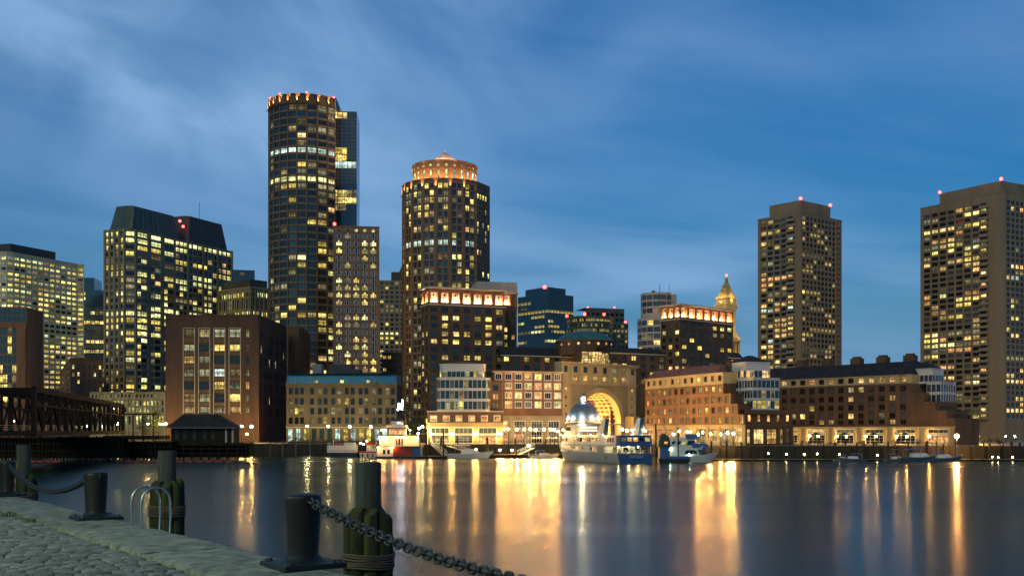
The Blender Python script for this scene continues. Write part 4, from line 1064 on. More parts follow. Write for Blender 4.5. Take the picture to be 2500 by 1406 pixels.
# ---- floodlit clock spire
def clock_tower():
    Y = 760.; Lf, C, Rt, Bk = corner_box(1745, 1772, 1802, Y, 44); c0 = (Lf + Rt) / 2
    b = Bld('clock_tower', (c0.x, c0.y, GZ), 'floodlit golden stone clock tower with tall pyramid spire and red tip light', mats=('gold_stone', 'gold_stone', 'roof_dark'), minpx=6)
    def sq(f, o=0.): return [v2(c0 + (p - c0) * f) for p in (Lf, C, Rt, Bk)]
    z = lambda y: gz(y, Y)
    # lower columned stage
    b.wall.prism(sq(1.12), GZ, z(872))
    for p, q in ((Lf, C), (C, Rt)):
        p, q = c0 + (p - c0) * 1.05, c0 + (q - c0) * 1.05; L = (q - p).length
        b.facade(p, q, z(872), z(830), even(L, 4, .5), [(z(868), z(836))], lits(0, HOT), 'sash', ribs=[(L * i / 4, 1.3, .7, 0) for i in range(5)], bands=[(z(832), z(828), 1.1, 0), (z(872), z(869), .8, 0)])
    b.wall.prism(sq(1.16), z(830), z(822)); b.wall.prism(sq(1.08), z(822), z(806), 0, sq(.84))
    b.wall.prism(sq(.80), z(806), z(752))
    b.wall.prism(sq(.98), z(752), z(744)); b.wall.prism(sq(1.02), z(744), z(741))
    # belvedere with clock faces
    b.wall.prism(sq(.86), z(741), z(727)); b.wall.prism(sq(.95), z(727), z(723))
    for p, q in ((Lf, C), (C, Rt)):
        p, q = c0 + (p - c0) * .865, c0 + (q - c0) * .865; dd = (q - p).normalized(); n = Vector((dd.y, -dd.x)); m_ = (p + q) / 2 + n * .12; zc = z(733); m = MB()
        m.add([(m_.x + dd.x * 1.7 * math.cos(k), m_.y + dd.y * 1.7 * math.cos(k), zc + 1.7 * math.sin(k)) for k in (2 * math.pi * j / 20 for j in range(20))], [tuple(range(20))], 0)
        e = m_ + n * .06; m.bar((e.x, e.y, zc), (e.x + dd.x * .9, e.y + dd.y * .9, zc + .5), .16, .16, 1); m.bar((e.x, e.y, zc), (e.x, e.y, zc + 1.4), .12, .12, 1)
        b.part('clock_face', m, ['lit_yellow', 'frame_dark'])
    # spire
    m = MB(); m.prism(sq(.78), z(723), z(682), 0, sq(.12)); m.prism(sq(.16), z(682), z(677)); m.prism(sq(.10), z(677), z(671), 0, sq(.02))
    for f0 in (.15, .4, .65):
        for p, q in ((Lf, C), (C, Rt)):
            for k in range(3 if f0 < .5 else 2):
                s = .78 * (1 - f0) + .12 * f0; t = (k + 1) / (4 if f0 < .5 else 3); pp = c0 + (p + (q - p) * t - c0) * s; zz_ = z(723) + (z(682) - z(723)) * f0
                m.box(pp.x - .35, pp.x + .35, pp.y - .6, pp.y + .35, zz_ - .2, zz_ + 1.8)
    b.part('spire', m, 'gold_stone')
    beacon(b.root, Vector((c0.x, c0.y, z(671))), .8)
    gold = (1., .64, .18)
    for p in (Lf, C, Rt):
        o = (p - c0).normalized()
        for zz_, off, pw in ((z(868), 4, 700), (z(822), 3, 1100), (z(741), 2.4, 500), (z(723), 1.2, 450)):
            q = p + o * off; lamp_light('POINT', 'flood', b.root, (q.x, q.y, zz_ + 1.0), pw, gold, .4)
    for p, q in ((Lf, C), (C, Rt)):
        dd = (q - p).normalized(); n = Vector((dd.y, -dd.x)); m_ = (p + q) / 2
        for zz_, off, pw in ((z(868), 4, 900), (z(806), 5, 1700), (z(722), 1.5, 800), (z(775), 4, 900)):
            w = m_ + n * off; lamp_light('POINT', 'flood', b.root, (w.x, w.y, zz_ + .6), pw, gold, .4)
    b.done()
clock_tower()

# ---- blue glass block and dark offices behind the rotunda
def behind():
    Lf, C, Rt, Bk = pl = corner_box(1264, 1338, 1400, 800, 40)
    b = Bld('glass_block', (C.x, C.y, GZ), 'dark blue glass office block with lit bands and red roof beacon', mats=('glass_blue', 'frame_dark', 'roof_dark'))
    zt = gz(716, 800)
    rw = rows_from(zt - 5.5, 3.6, 16, 2.0); rr = {2: (.9, [('lit_yellow', 1)]), 4: (.3, None), 6: (.6, None), 8: (.55, None), 10: (.5, None), 15: (.8, [('lit_cool', 1)])}
    for p, q in ((Lf, C), (C, Rt)): b.facade(p, q, GZ, zt, even((q - p).length, 9, .88), rw, lits(.25, OFF, 'glass_blue', rr, .55), 'curt1', 'frame_dark')
    close_box(b, pl, zt); c0 = (Lf + Rt) / 2
    k = MB(); k.prism([v2(c0 + (p - c0) * .72) for p in (Lf, C, Rt, Bk)], zt - 1, gz(698, 800)); b.part('upper_block', k, 'glass_blue')
    for i in range(7): k = MB(); x = c0.x - 6 + i * 2.0; k.tube([(x, c0.y, gz(700, 800)), (x, c0.y, gz(690 - (i % 3) * 2, 800))], .1, 4); b.part('antenna', k, 'steel_dark')
    p = c0 + (C - c0) * .72; beacon(b.root, Vector((p.x - 2, p.y, gz(703, 800))), 1.3); b.done()
    c = Vector((gx(1440, 700), 700))
    b = Bld('office_block', (c.x, c.y, GZ), 'dark curved front office block speckled with lit windows, behind the copper dome', mats=('roof_green', 'frame_dark', 'roof_dark'))
    th = (-80, -55, -32, -10, 12, 34, 56, 80); zt = gz(772, 690)
    for t0, t1 in zip(th, th[1:]):
        p, q = ring_pts(c, 15, t0), ring_pts(c, 15, t1); b.facade(p, q, GZ, zt, even((q - p).length, 4, .7), rows_from(zt - 2.5, 3.2, 12, 1.7), lits(.35, OFF, 'glass_dark', {0: (.9, [('lit_yellow', 1)]), 2: (.7, None)}), 'plain')
    b.cap([ring_pts(c, 15, t) for t in th], zt)
    for t in (-75, -12, 36): p = ring_pts(c, 15, t); beacon(b.root, Vector((p.x, p.y, zt)), .9)
    A, B, Cc, D = front(1430, 1524, 715, 18, 20); z2 = gz(751, 715)
    b.facade(A, B, GZ, z2, even((B - A).length, 8, .6), rows_from(z2 - 4, 3.4, 9, 1.8), lits(.2, OFF), 'plain'); b.blank(B, Cc, GZ, z2); b.cap([A, B, Cc, D], z2)
    for px in (1435, 1500): beacon(b.root, Vector((gx(px, 717), 718, z2)), .5)
    A, B, Cc, D = front(1488, 1534, 700, 16, 20); z3 = gz(788, 700)
    b.facade(A, B, GZ, z3, even((B - A).length, 5, .6), rows_from(z3 - 2, 3.2, 8, 1.7), lits(.35, HOT), 'plain'); b.blank(B, Cc, GZ, z3); b.cap([A, B, Cc, D], z3)
    beacon(b.root, Vector((gx(1527, 702), 703, z3)), .7); b.done()
behind()

# ---- brick residential wing reaching to the water (right of the arch)
FP, NP = Vector((51.9, 430.)), Vector((77.1, 366.6)); DW = (NP - FP).normalized(); DF = Vector((-DW.y, DW.x)); QP = NP + DF * 19
def wing_right():
    b = Bld('brick_wing', (NP.x, NP.y, GZ), 'long red brick wing with stone top storey and stone ground floor, right of the arch', mats=('brick_red', 'stone_cream', 'roof_tile', 'brick_dark'))
    L = (NP - FP).length; zb = 11.4; zt = 29.4; t1, t2, t3 = 55.2, 59.8, 64.2
    rows = [(z - 1.05, z + 1.05) for z in (23.7, 20.0, 16.4, 12.95)]; topr = [(26.5, 28.4)]
    lt = lits(.62, [('lit_dim', 4), ('lit_warm', 3), ('lit_yellow', 3), ('lit_orange', 2)], [('glass_curtain', 2), ('glass_dark', 1), ('glass_green', 1)])
    cw = t1 / 13
    def cols(a, z, n): return [(a + (z - a) * (i + .5) / n - 1.05 - a, a + (z - a) * (i + .5) / n + 1.05 - a) for i in range(n)]
    b.facade(FP, FP + DW * t1, 25.6, zt, cols(0, t1, 12), topr, lits(.25, HOT, [('glass_dark', 1), ('glass_curtain', 1)]), 'two', 'frame_bronze', wm=1, bands=[(zt - .35, zt, .35, 1), (25.4, 25.8, .25, 1)])
    b.facade(FP, FP + DW * t1, zb, 25.6, cols(0, t1, 13), rows, lt, 'hotel', 'frame_bronze', wm=0)
    b.facade(FP + DW * t1, FP + DW * t2, zb, 22., cols(t1, t2, 1), rows[1:], lt, 'hotel', 'frame_bronze'); b.facade(FP + DW * t2, FP + DW * t3, zb, 18.4, cols(t2, t3, 1), rows[2:], lt, 'hotel', 'frame_bronze'); b.facade(FP + DW * t3, NP, zb, 14.8, cols(t3, L, 1), rows[3:], lt, 'hotel', 'frame_bronze')
    for t, a, e in ((t1, 22., 25.6), (t2, 18.4, 22.), (t3, 14.8, 18.4)):
        p = FP + DW * t; b.blank(p, p + DF * 15, a, e, 3); p2 = FP + DW * (t + 5); b.cap([p, p2, p2 + DF * 15, p + DF * 15], a, 3)
    b.facade(FP, NP, GZ, zb, [(L * (i + .5) / 9 - 2.3, L * (i + .5) / 9 + 2.3) for i in range(9)], [(GZ + .3, GZ + 5.6)], lits(.9, [('lit_dim', 2), ('lit_orange', 1), ('lit_warm', 1)], 'glass_curtain'), 'store', 'frame_stone', wm=1, ribs=[(L * i / 9, 1.4, .4, 1) for i in range(10)], bands=[(zb - .7, zb, .4, 1)])
    # front end: dark brick over tall restaurant windows
    LF = 19.
    b.facade(NP, QP, zb, 16.3, even(LF, 5, .30), [(12.4, 14.6)], lits(.6, [('lit_orange', 1), ('lit_warm', 1)], 'glass_curtain'), 'two', 'frame_bronze', wm=3)
    b.facade(NP, QP, GZ, zb, [(.9, 2.3), (3.6, 7.6), (8.7, 12.7), (13.9, 15.2), (16.6, 17.8)], [(GZ + .5, GZ + 5.4)], lambda i, j: 'lit_warm' if i < 4 else 'lit_dim', 'store', 'frame_bronze', wm=3, bands=[(zb - .8, zb, .35, 3)], ribs=[(u, .8, .4, 3) for u in (.2, 3.0, 8.15, 13.3, 15.9, 18.6)])
    b.blank(QP, QP - DW * 30, GZ, 16.3, 3); b.cap([NP, QP, QP - DW * 30, NP - DW * 30], 16.3, 3)
    # pitched roof in three pieces with chimneys
    for x0, x1 in ((0, 22), (22.5, 50)):
        k = MB(); p, q = FP + DW * x0, FP + DW * x1; k.prism([v2(p), v2(q), v2(q + DF * 14), v2(p + DF * 14)], zt, zt + 3.2, 0, [v2(p + DF * 4.5), v2(q + DF * 4.5 - DW * 2), v2(q + DF * 9.5 - DW * 2), v2(p + DF * 9.5)]); b.part('roof', k, 'roof_tile')
    for x0 in (21, 38, 49):
        k = MB(); p = FP + DW * x0 + DF * 5; k.prism([v2(p), v2(p + DW * 3), v2(p + DW * 3 + DF * 2), v2(p + DF * 2)], zt, zt + 4.2); b.part('chimney', k, 'brick_dark')
    b.blank(FP + DW * t1, FP + DW * t1 + DF * 14, 25.6, zt, 1)
    b.done()
    # glass corner bay
    b = Bld('glass_bay', (NP.x, NP.y, 16.3), 'tiered glass corner bay with pale blue panels above the restaurant front', mats=('brick_dark', 'white_panel', 'roof_slate'))
    def lt1(i, k): return pick([('lit_yellow', 3), ('lit_dim', 2), ('glass_green', 1)]) if k == 0 else pick([('glass_blue', 5), ('glass_curtain', 1), ('lit_dim', 1.2 if k == 1 else .3), ('lit_yellow', .6 if k == 1 else 0)])
    Lf, C, Rt, Bk = corner_box(1797, 1838, 1902, 371.5, 21.7)
    z = glass_bay(b, [(Lf, C), (C, Rt)], 16.3, 3, 3.5, lt1, .4); b.blank(Rt, Bk, 16.3, z, 1); b.cap([Lf, C, Rt, Bk], z - .3, 1)
    Lf, C, Rt, Bk = corner_box(1780, 1822, 1880, 375.5, 21.7)
    z2 = glass_bay(b, [(Lf, C), (C, Rt)], z - .3, 1, 3.3, lambda i, k: pick([('glass_blue', 2), ('lit_warm', 2), ('lit_orange', 1), ('glass_curtain', 1)]), 2.6); b.blank(Rt, Bk, z, z2, 1)
    k = MB(); c0 = (Lf + Rt) / 2; k.prism([v2(x) for x in (Lf, C, Rt, Bk)], z2, z2 + 2.4, 0, [v2(c0 + (p - c0) * .15) for p in (Lf, C, Rt, Bk)]); b.part('hip_roof', k, 'roof_slate'); b.done()
wing_right()

def wing_dark():
    A, B = Vector((104.1, 430.)), Vector((149.2, 372.9)); d = (B - A).normalized(); L = (B - A).length; w = Vector((-d.y, d.x))
    b = Bld('brick_wing', (A.x, A.y, GZ), 'long unlit brick wing, shade in its brick colour, with chimneys and arched white shopfronts, before the apartment tower', mats=('brick_dark', 'stone_cream', 'roof_slate', 'brick_dark'))  # same brick as the red wing; weaker lamplight is put into the colour
    zb = 10.8; zt = 29.0
    A2 = A - d * 12
    rows = [(z - 1.0, z + 1.0) for z in (24.2, 20.9, 17.7, 14.7)]; r5 = [(11.6, 13.3)]
    lt = lits(.24, [('lit_warm', 4), ('lit_yellow', 2), ('lit_orange', 1), ('lit_dim', 3)], [('glass_dark', 5), ('glass_curtain', 1)])
    sx = (L - 16., L - 11.5, L - 7., L - 3.)
    nn = 17
    def cc(x0, x1): return [(u - 1.15 - x0, u + 1.15 - x0) for u in (12 + (L) * (i + .5) / nn - 12 for i in range(-3, nn)) if x0 + 1.2 < u < x1 - 1.2]
    b.facade(A2, A + d * sx[0], 26.0, zt, [(u + 12, v + 12) for u, v in cc(0, sx[0])], [(26.6, 28.4)], lits(.3, [('lit_warm', 1), ('lit_orange', 1)], 'glass_dark'), 'two', 'frame_bronze', wm=1, bands=[(zt - .3, zt, .3, 1)])
    prev = None
    segs = [(-12, sx[0], 26.0, 0), (sx[0], sx[1], 22.5, 1), (sx[1], sx[2], 19.3, 2), (sx[2], sx[3], 16.3, 3), (sx[3], L, 13.6, 4)]
    for x0, x1, zz_, k in segs:
        b.facade(A + d * x0, A + d * x1, zb, zz_, cc(x0, x1) if k else [(u, v) for u, v in cc(-12, x1)], rows[k:] + r5, lt, 'hotel', 'frame_bronze')
        if k: p = A + d * x0; b.blank(p, p + w * 14, zz_, segs[k - 1][2], 0); b.cap([p, A + d * x1, A + d * x1 + w * 14, p + w * 14], zz_, 0)
    # stone ground floor: wide white shopfronts with fan awnings
    shops = [(-.2 + i * 12.4 + 1.2, -.2 + i * 12.4 + 8.6) for i in range(6)]
    b.facade(A, B, GZ, zb, [s for s in shops if s[1] < L - .5], [(GZ + .2, GZ + 3.2), (GZ + 4.0, GZ + 5.3)], lits(.55, [('lit_dim', 2), ('lit_orange', 1), ('lit_warm', .6)], 'glass_dark'), 'store', 'frame_white', wm=1, ribs=[(s[0] - .9, 1.0, .45, 1) for s in shops] + [(min(L - .6, s[1] + .9), 1.0, .45, 1) for s in shops], bands=[(zb - .6, zb, .4, 1)])
    nrm = Vector((d.y, -d.x))
    for s0, s1 in shops[:5]:
        k = MB(); u = (s0 + s1) / 2; c = A + d * u + nrm * .25
        ring = [(c.x + d.x * math.cos(t) * 2.2 + nrm.x * math.sin(t) * 1.1, c.y + d.y * math.cos(t) * 2.2 + nrm.y * math.sin(t) * 1.1, GZ + 3.3) for t in (math.pi * q / 10 for q in range(11))]
        k.add(ring + [(c.x, c.y, GZ + 4.4)], [(i, i + 1, 11) for i in range(10)]); b.part('awning', k, 'tarp_green')
    k = MB(); e = A + d * (sx[0]); k.prism([v2(A2), v2(e), v2(e + w * 16), v2(A2 + w * 16)], zt, zt + 5.0, 0, [v2(A2 + w * 6), v2(e + w * 6 - d * 3), v2(e + w * 10 - d * 3), v2(A2 + w * 10)]); b.part('roof', k, 'roof_slate')
    for u in (2, 14, 27, 38, 49):
        k = MB(); p = A + d * u + w * 7; k.prism([v2(p), v2(p + d * 4), v2(p + d * 4 + w * 3), v2(p + w * 3)], zt + 2, zt + 7.2); k.prism([v2(p + d * .6 + w * .5), v2(p + d * 3.4 + w * .5), v2(p + d * 3.4 + w * 2.4), v2(p + d * .6 + w * 2.4)], zt + 7.2, zt + 7.9); b.part('chimney', k, 'brick_dark')
    b.blank(B, B + w * 16, GZ, 13.6); b.blank(A + d * sx[0], A + d * sx[0] + w * 16, 22, zt, 1); b.done()
    b = Bld('glass_bay', (B.x, B.y, 10), 'tiered blue glass corner bay at the end of the dark brick wing', mats=('brick_dark', 'white_panel', 'roof_slate'))
    lt1 = lambda i, k: pick([('glass_blue', 8), ('glass_curtain', 1)])
    Lf, C, Rt, Bk = corner_box(2262, 2297, 2333, 381, 38.3); z = glass_bay(b, [(Lf, C), (C, Rt)], 15, 3, 3.6, lt1, .4); b.cap([Lf, C, Rt, Bk], z - .3, 1); b.blank(Rt, Bk, 15, z, 1)
    Lf, C, Rt, Bk = corner_box(2214, 2277, 2304, 384, 38.3); z2 = glass_bay(b, [(Lf, C), (C, Rt)], z - .3, 1, 3.2, lt1, 2.0); b.blank(Rt, Bk, z, z2, 1)
    k = MB(); c0 = (Lf + Rt) / 2; k.prism([v2(x) for x in (Lf, C, Rt, Bk)], z2, z2 + 2.2, 0, [v2(c0 + (p - c0) * .15) for p in (Lf, C, Rt, Bk)]); b.part('hip_roof', k, 'roof_slate'); b.done()
wing_dark()

# ---- left shore: brick warehouse, blue roofed block, podium, small blocks
def left_shore():
    Lf, C, Rt, Bk = (Vector((gx(404, 450), 450)), Vector((gx(632, 450), 450)), Vector((gx(632, 450) + 1.2, 500)), Vector((gx(404, 450), 500)))
    b = Bld('brick_warehouse', (C.x, C.y, GZ), 'large plain brick warehouse with four tall columns of wide windows', mats=('brick_warehouse', 'frame_stone', 'roof_dark'))
    Y = 450; zt = gz(768, Y); L = (C - Lf).length
    def U(px): return (px - 404) / 228 * L
    bays = [(448, 475), (485, 512), (522, 549), (559.5, 587)]
    ys = [(803, 823), (840, 857), (869, 887), (900, 919), (931, 950), (961, 981), (992, 1008)]
    rw = [(gz(y1, Y), gz(y0, Y)) for y0, y1 in ys]
    lt = lits(.66, [('lit_dim', 5), ('lit_yellow', 2), ('lit_warm', 1), ('lit_cool', .3)], 'glass_dark')
    lt0 = lambda i, j: lt(i, j) if j else 'lit_dim'
    b.facade(Lf, C, GZ, zt, [(U(x0) + .1, U(x1) - .1) for x0, x1 in bays] + [(U(600), U(608.5))], rw, lt0, 'mill', 'frame_dark', bands=[(zt - .5, zt, .2, 0), (gz(781, Y), gz(779, Y), .12, 0)])
    d = Vector((1, 0))
    for x0, x1 in bays:
        k = MB()
        for x in (x0 - .3, x1 + .3): k.obox(Lf, d, U(x) - .14, U(x) + .14, 0, .16, gz(1010, Y), gz(801, Y))
        k.obox(Lf, d, U(x0 - .3), U(x1 + .3), 0, .18, gz(801.5, Y), gz(800, Y)); b.part('bay_surround', k, 'frame_stone')
        for y0, y1 in zip(ys, ys[1:]):
            k = MB(); k.obox(Lf, d, U(x0) + .15, U(x1) - .15, 0, .10, gz(y1[0] - 3, Y), gz(y0[1] + 2, Y)); b.part('spandrel', k, 'brick_brown')
    rws = [(gz(y + 10, Y), gz(y - 9, Y)) for y in (819, 850, 880, 912, 943, 975, 1004)]
    b.facade(C, Rt, GZ, zt, [(3.5 + i * 3.4, 5.4 + i * 3.4) for i in (0, 2.0, 4.0, 5.2, 7.2, 8.4, 10.4, 11.6)], rws, lits(.06, HOT, 'glass_dark'), 'sash')
    b.blank(Bk, Lf, GZ, zt); b.cap([Lf, C, Rt, Bk], zt - .6); b.done()
    p0, p1 = Vector((gx(704, 505), 505)), Vector((gx(730, 505), 505)); p2 = Vector((gx(757, 541), 541))
    b = Bld('brick_block', (p0.x, p0.y, GZ), 'tall plain brick block joined behind the large brick warehouse', mats=('brick_red', 'frame_stone', 'roof_dark', 'brick_dark')); zt = gz(797, 505)
    b.facade(p0, p1, GZ, zt, [], [], None, wm=3); b.facade(p1, p2, GZ, zt, even((p2 - p1).length, 4, .25), rows_from(zt - 12, 5.2, 5, 2.4), lits(.1, HOT), 'sash'); b.cap([p0, p1, p2, Vector((p0.x, 545))], zt - .4); b.done()
    # blue roofed block
    A, B, Cc, D = front(699, 968, 440, 1.0, 22)
    b = Bld('brick_block', (A.x, A.y, GZ), 'four storey tan brick block with bright blue metal roof and arched windows', mats=('brick_tan', 'frame_stone', 'roof_dark')); Y = 440; zt = gz(936, Y); L = (B - A).length
    xs = [155, 230, 297, 427, 525, 597, 695, 770, 868, 943, 1043, 1118, 1215, 1290, 1385, 1455]
    def U2(zx): return (680 + zx / 5.2075 - 699) / 269 * L
    cols = [(U2(x) - .80, U2(x) + .80) for x in xs]
    rw = [(gz(880 + (y + 42) / 5.2075, Y), gz(880 + (y - 42) / 5.2075, Y)) for y in (387, 517, 640, 762)]
    b.facade(A, B, gz(1044, Y), zt, cols, rw, lits(.30, [('lit_dim', 4), ('lit_yellow', 1)], [('glass_dark', 3), ('glass_green', 1)]), 'seg', 'frame_dark', bands=[(zt - .7, zt, .35, 0), (gz(1044, Y), gz(1042, Y), .2, 1)])
    b.facade(A, B, GZ, gz(1044, Y), even(L, 14, .62), [(GZ + .4, gz(1046, Y))], lits(.75, [('lit_cool', 3), ('lit_yellow', 1), ('lit_orange', 1)], 'glass_green'), 'two', 'frame_dark')
    k = MB(); d = (B - A).normalized(); n = Vector((d.y, -d.x)); zr = gz(911, Y)
    k.prism([v2(A + n * .3), v2(B + n * .3), v2(Cc), v2(D)], zt, zr, 0, [v2(A - n * 1.6 + d * .5), v2(B - n * 1.6 - d * .5), v2(Cc), v2(D)])
    for i in range(27):
        f = (i + .5) / 27; p = A + n * .3 + (B - A) * f; q = A - n * 1.6 + d * .5 + (B - A - d) * f; k.bar((p.x, p.y, zt), (q.x, q.y, zr), .16, .2)
    b.part('blue_roof', k, 'blue_metal')
    for px in (771, 834, 898.5, 916):
        k = MB(); x = gx(px, 438.4); k.box(x - .55, x + .55, 438.6, 439.9, zt + .25, zt + 1.3); b.part('roof_window', k, 'lit_dim' if px > 900 else 'lit_yellow')
    k = MB(); k.box(gx(805, 450), gx(862, 450), 448, 456, zr, gz(890, 450)); k.prism([(gx(862, 450), 448), (gx(880, 450), 448), (gx(880, 450), 456), (gx(862, 450), 456)], zr, gz(901, 450)); k.box(gx(764, 450), gx(786, 450), 449, 455, zr, gz(889, 450), 1); k.tube([(gx(842, 450), 452, gz(890, 450)), (gx(842, 450), 452, gz(873, 450))], .25, 6)
    b.part('roof_plant', k, ['roof_dark', 'frame_grey']); b.blank(B, Cc, GZ, zt); b.blank(D, A, GZ, zt); b.cap([A, B, Cc, D], zr); b.done()
    # bright podium
    A, B, Cc, D = front(222, 402, 490, -4, 20); Y = 490
    b = Bld('podium', (A.x, A.y, GZ), 'low pale stone podium with rows of brightly lit windows below the granite tower', mats=('stone_cream', 'frame_stone', 'roof_dark')); zt = gz(957, Y); L = (B - A).length
    b.facade(A, B, GZ, zt, even(L, 20, .58), [(gz(970, Y), gz(963, Y)), (gz(990, Y), gz(978, Y)), (gz(1006, Y), gz(995, Y)), (gz(1035, Y), gz(1015, Y))], lits(.85, [('lit_white', 3), ('lit_yellow', 2), ('lit_dim', 1)], 'glass_dark', {0: (.5, [('lit_dim', 1)])}), 'two', 'frame_dark', ribs=[(L * i / 10, .8, .3, 0) for i in range(11)], bands=[(zt - .5, zt, .4, 0), (gz(976, Y), gz(974.5, Y), .3, 0)])
    b.blank(D, A, GZ, zt); b.cap([A, B, Cc, D], zt); b.done()
    # brown brick block
    Lf, C, Rt, Bk = pl = corner_box(138, 172, 251, 520, 24)
    b = Bld('brick_block', (C.x, C.y, GZ), 'small brown brick office block with stepped top before the blue glass tower', mats=('brick_red', 'frame_stone', 'roof_dark')); zt = gz(874, 520)
    for p, q, nn in ((Lf, C, 3), (C, Rt, 6)): b.facade(p, q, GZ, zt, even((q - p).length, nn, .42), rows_from(zt - 4, 3.5, 8, 1.9), lits(.24, [('lit_yellow', 2), ('lit_white', 1)], 'glass_dark'), 'two', 'frame_dark', bands=[(zt - .5, zt, .25, 0)])
    close_box(b, pl, zt); c0 = (Lf + Rt) / 2; k = MB(); k.prism([v2(c0 + (p - c0) * .62) for p in (Lf, C, Rt, Bk)], zt - 1, zt + 2.8); b.part('roof_house', k, 'brick_red'); b.done()
    # brick and green glass corner building at the frame's edge
    A, B, Cc, D = front(-60, 62, 470, 6, 24); Y = 470
    b = Bld('office_block', (B.x, B.y, GZ), 'green glass office block in a thick red brick frame beside the swing bridge', mats=('brick_red', 'frame_grey', 'roof_dark')); zt = gz(786, Y); L = (B - A).length
    b.facade(A, B, GZ, zt, even(L - 3.6, 9, .92), rows_from(gz(806, Y), 4.1, 8, 3.4), lits(.42, [('lit_yellow', 2), ('lit_dim', 2), ('lit_white', 1)], [('glass_green', 1)]), 'curtain', 'frame_grey', ribs=[(L - 1.7, 3.4, .4, 0)], bands=[(zt - 2.4, zt, .42, 0)])
    b.blank(B, Cc, GZ, zt); k = MB(); d = (B - A).normalized(); n = Vector((d.y, -d.x)); b.cap([A, B, Cc, D], zt)
    z2 = gz(746, Y); b.facade(A - n * 3, B - n * 3 - d * .4, zt, z2, even(L - .4, 10, .94), [(zt + .5, zt + 3.2), (zt + 3.5, z2 - .6)], lits(.1, OFF, 'glass_green'), 'curt1', 'frame_grey'); b.cap([A - n * 3, B - n * 3 - d * .4, Cc, D], z2); b.blank(B - n * 3 - d * .4, Cc, zt, z2); b.done()
left_shore()
# ------------------------------------------------------------------ water, ground, quay walls
def water():
    m = bpy.data.materials.new('harbour_water'); m.use_nodes = True; nt = m.node_tree; p = nt.nodes['Principled BSDF']
    p.inputs['Base Color'].default_value = (.014, .050, .036, 1); p.inputs['Roughness'].default_value = .17; p.inputs['IOR'].default_value = 1.33
    p.inputs['Specular IOR Level'].default_value = .5; p.inputs['Anisotropic'].default_value = .55
    tg = nt.nodes.new('ShaderNodeCombineXYZ'); tg.inputs[1].default_value = 1.; nt.links.new(tg.outputs[0], p.inputs['Tangent'])      # swell runs across the channel
    t = nt.nodes.new('ShaderNodeTexCoord'); mp = nt.nodes.new('ShaderNodeMapping'); mp.inputs['Scale'].default_value = (.22, 1., 1.)
    nt.links.new(t.outputs['Object'], mp.inputs[0])
    n1 = nt.nodes.new('ShaderNodeTexNoise'); n1.inputs['Scale'].default_value = 1.6; n1.inputs['Detail'].default_value = 6
    nt.links.new(mp.outputs[0], n1.inputs['Vector'])
    bp = nt.nodes.new('ShaderNodeBump'); bp.inputs['Strength'].default_value = .05; bp.inputs['Distance'].default_value = .12
    nt.links.new(n1.outputs['Fac'], bp.inputs['Height']); nt.links.new(bp.outputs[0], p.inputs['Normal'])
    n2 = nt.nodes.new('ShaderNodeTexNoise'); n2.inputs['Scale'].default_value = .02; n2.inputs['Detail'].default_value = 3
    mp2 = nt.nodes.new('ShaderNodeMapping'); mp2.inputs['Scale'].default_value = (.25, 1., 1.); nt.links.new(t.outputs['Object'], mp2.inputs[0]); nt.links.new(mp2.outputs[0], n2.inputs['Vector'])
    mr = nt.nodes.new('ShaderNodeMapRange'); mr.inputs[1].default_value = .35; mr.inputs[2].default_value = .65; mr.inputs[3].default_value = .215; mr.inputs[4].default_value = .275
    nt.links.new(n2.outputs['Fac'], mr.inputs[0]); nt.links.new(mr.outputs[0], p.inputs['Roughness'])
    M['water'] = m
    b = MB(); b.add([(-4000, -400, 0), (4000, -400, 0), (4000, 6000, 0), (-4000, 6000, 0)], [(0, 1, 2, 3)])
    o = b.build('water', 'water'); tag(o, kind='structure')
water()
mat('sea_wall', (.035, .036, .026), .85, var=.5, vscale=.5, streak=True)
SHORE = [(-900, 412), (-70, 412), (-46, 398), (20, 398), (46, 392), (66, 362), (84, 356), (200, 352), (1500, 352)]
def ground():
    b = MB(); poly = SHORE + [(3500, 6000), (-3500, 6000)]
    b.prism(poly, -3, GZ, 1, cap=False); b.add([(x, y, GZ) for x, y in poly], [tuple(range(len(poly)))], 0); o = b.build('ground', ['paving', 'sea_wall']); tag(o, kind='structure')
ground()
def pz(px, Y): return Vector((gx(px, Y), Y, 0))
# ------------------------------------------------------------------ lamps
LAMP = {}
def lamp(px, py, Y, matn, label, group, base=GZ, r=.32, name='street_lamp', pole='steel_dark', shade=False):
    p = P(px, py, Y); h = round(p.z - base, 1); k = (h, matn, r, base < 2, shade)
    root = empty(name, (p.x, p.y, base), label, 'lamp', group)
    if k not in LAMP:
        m = MB(); m.lathe([(.16, 0), (.16, .5), (.08, .7), (.06, h - r), (.13, h - r * .9)], 0, 0, 8); a = m.mesh('pole', [pole])
        m = MB(); m.sphere((0, 0, h), r, 0, 10, 6); g = m.mesh('globe', [matn], (0, 0, 0), True)
        m = MB(); m.lathe([(r * .62, h + r * .80), (r * .30, h + r * 1.15), (.03, h + r * 1.5)], 0, 0, 8); c = m.mesh('finial', [pole])
        if shade:      # added shell on the landward side, keeps lamp light off the facade
            m = MB(); m.lathe([(max(.001, r * 1.12 * math.sin(math.pi * j / 8)), h - r * 1.12 * math.cos(math.pi * j / 8)) for j in range(9)], 0, 0, 10, 0, R(-8), R(188)); c = m.mesh('added_shield', [pole])
        LAMP[k] = (a, g, c)
    for nm, me in zip(('pole', 'globe', 'added_shield' if shade else 'finial'), LAMP[k]):
        o = bpy.data.objects.new(nm, me); COL.objects.link(o); o.parent = root
    return root
SCON = {}
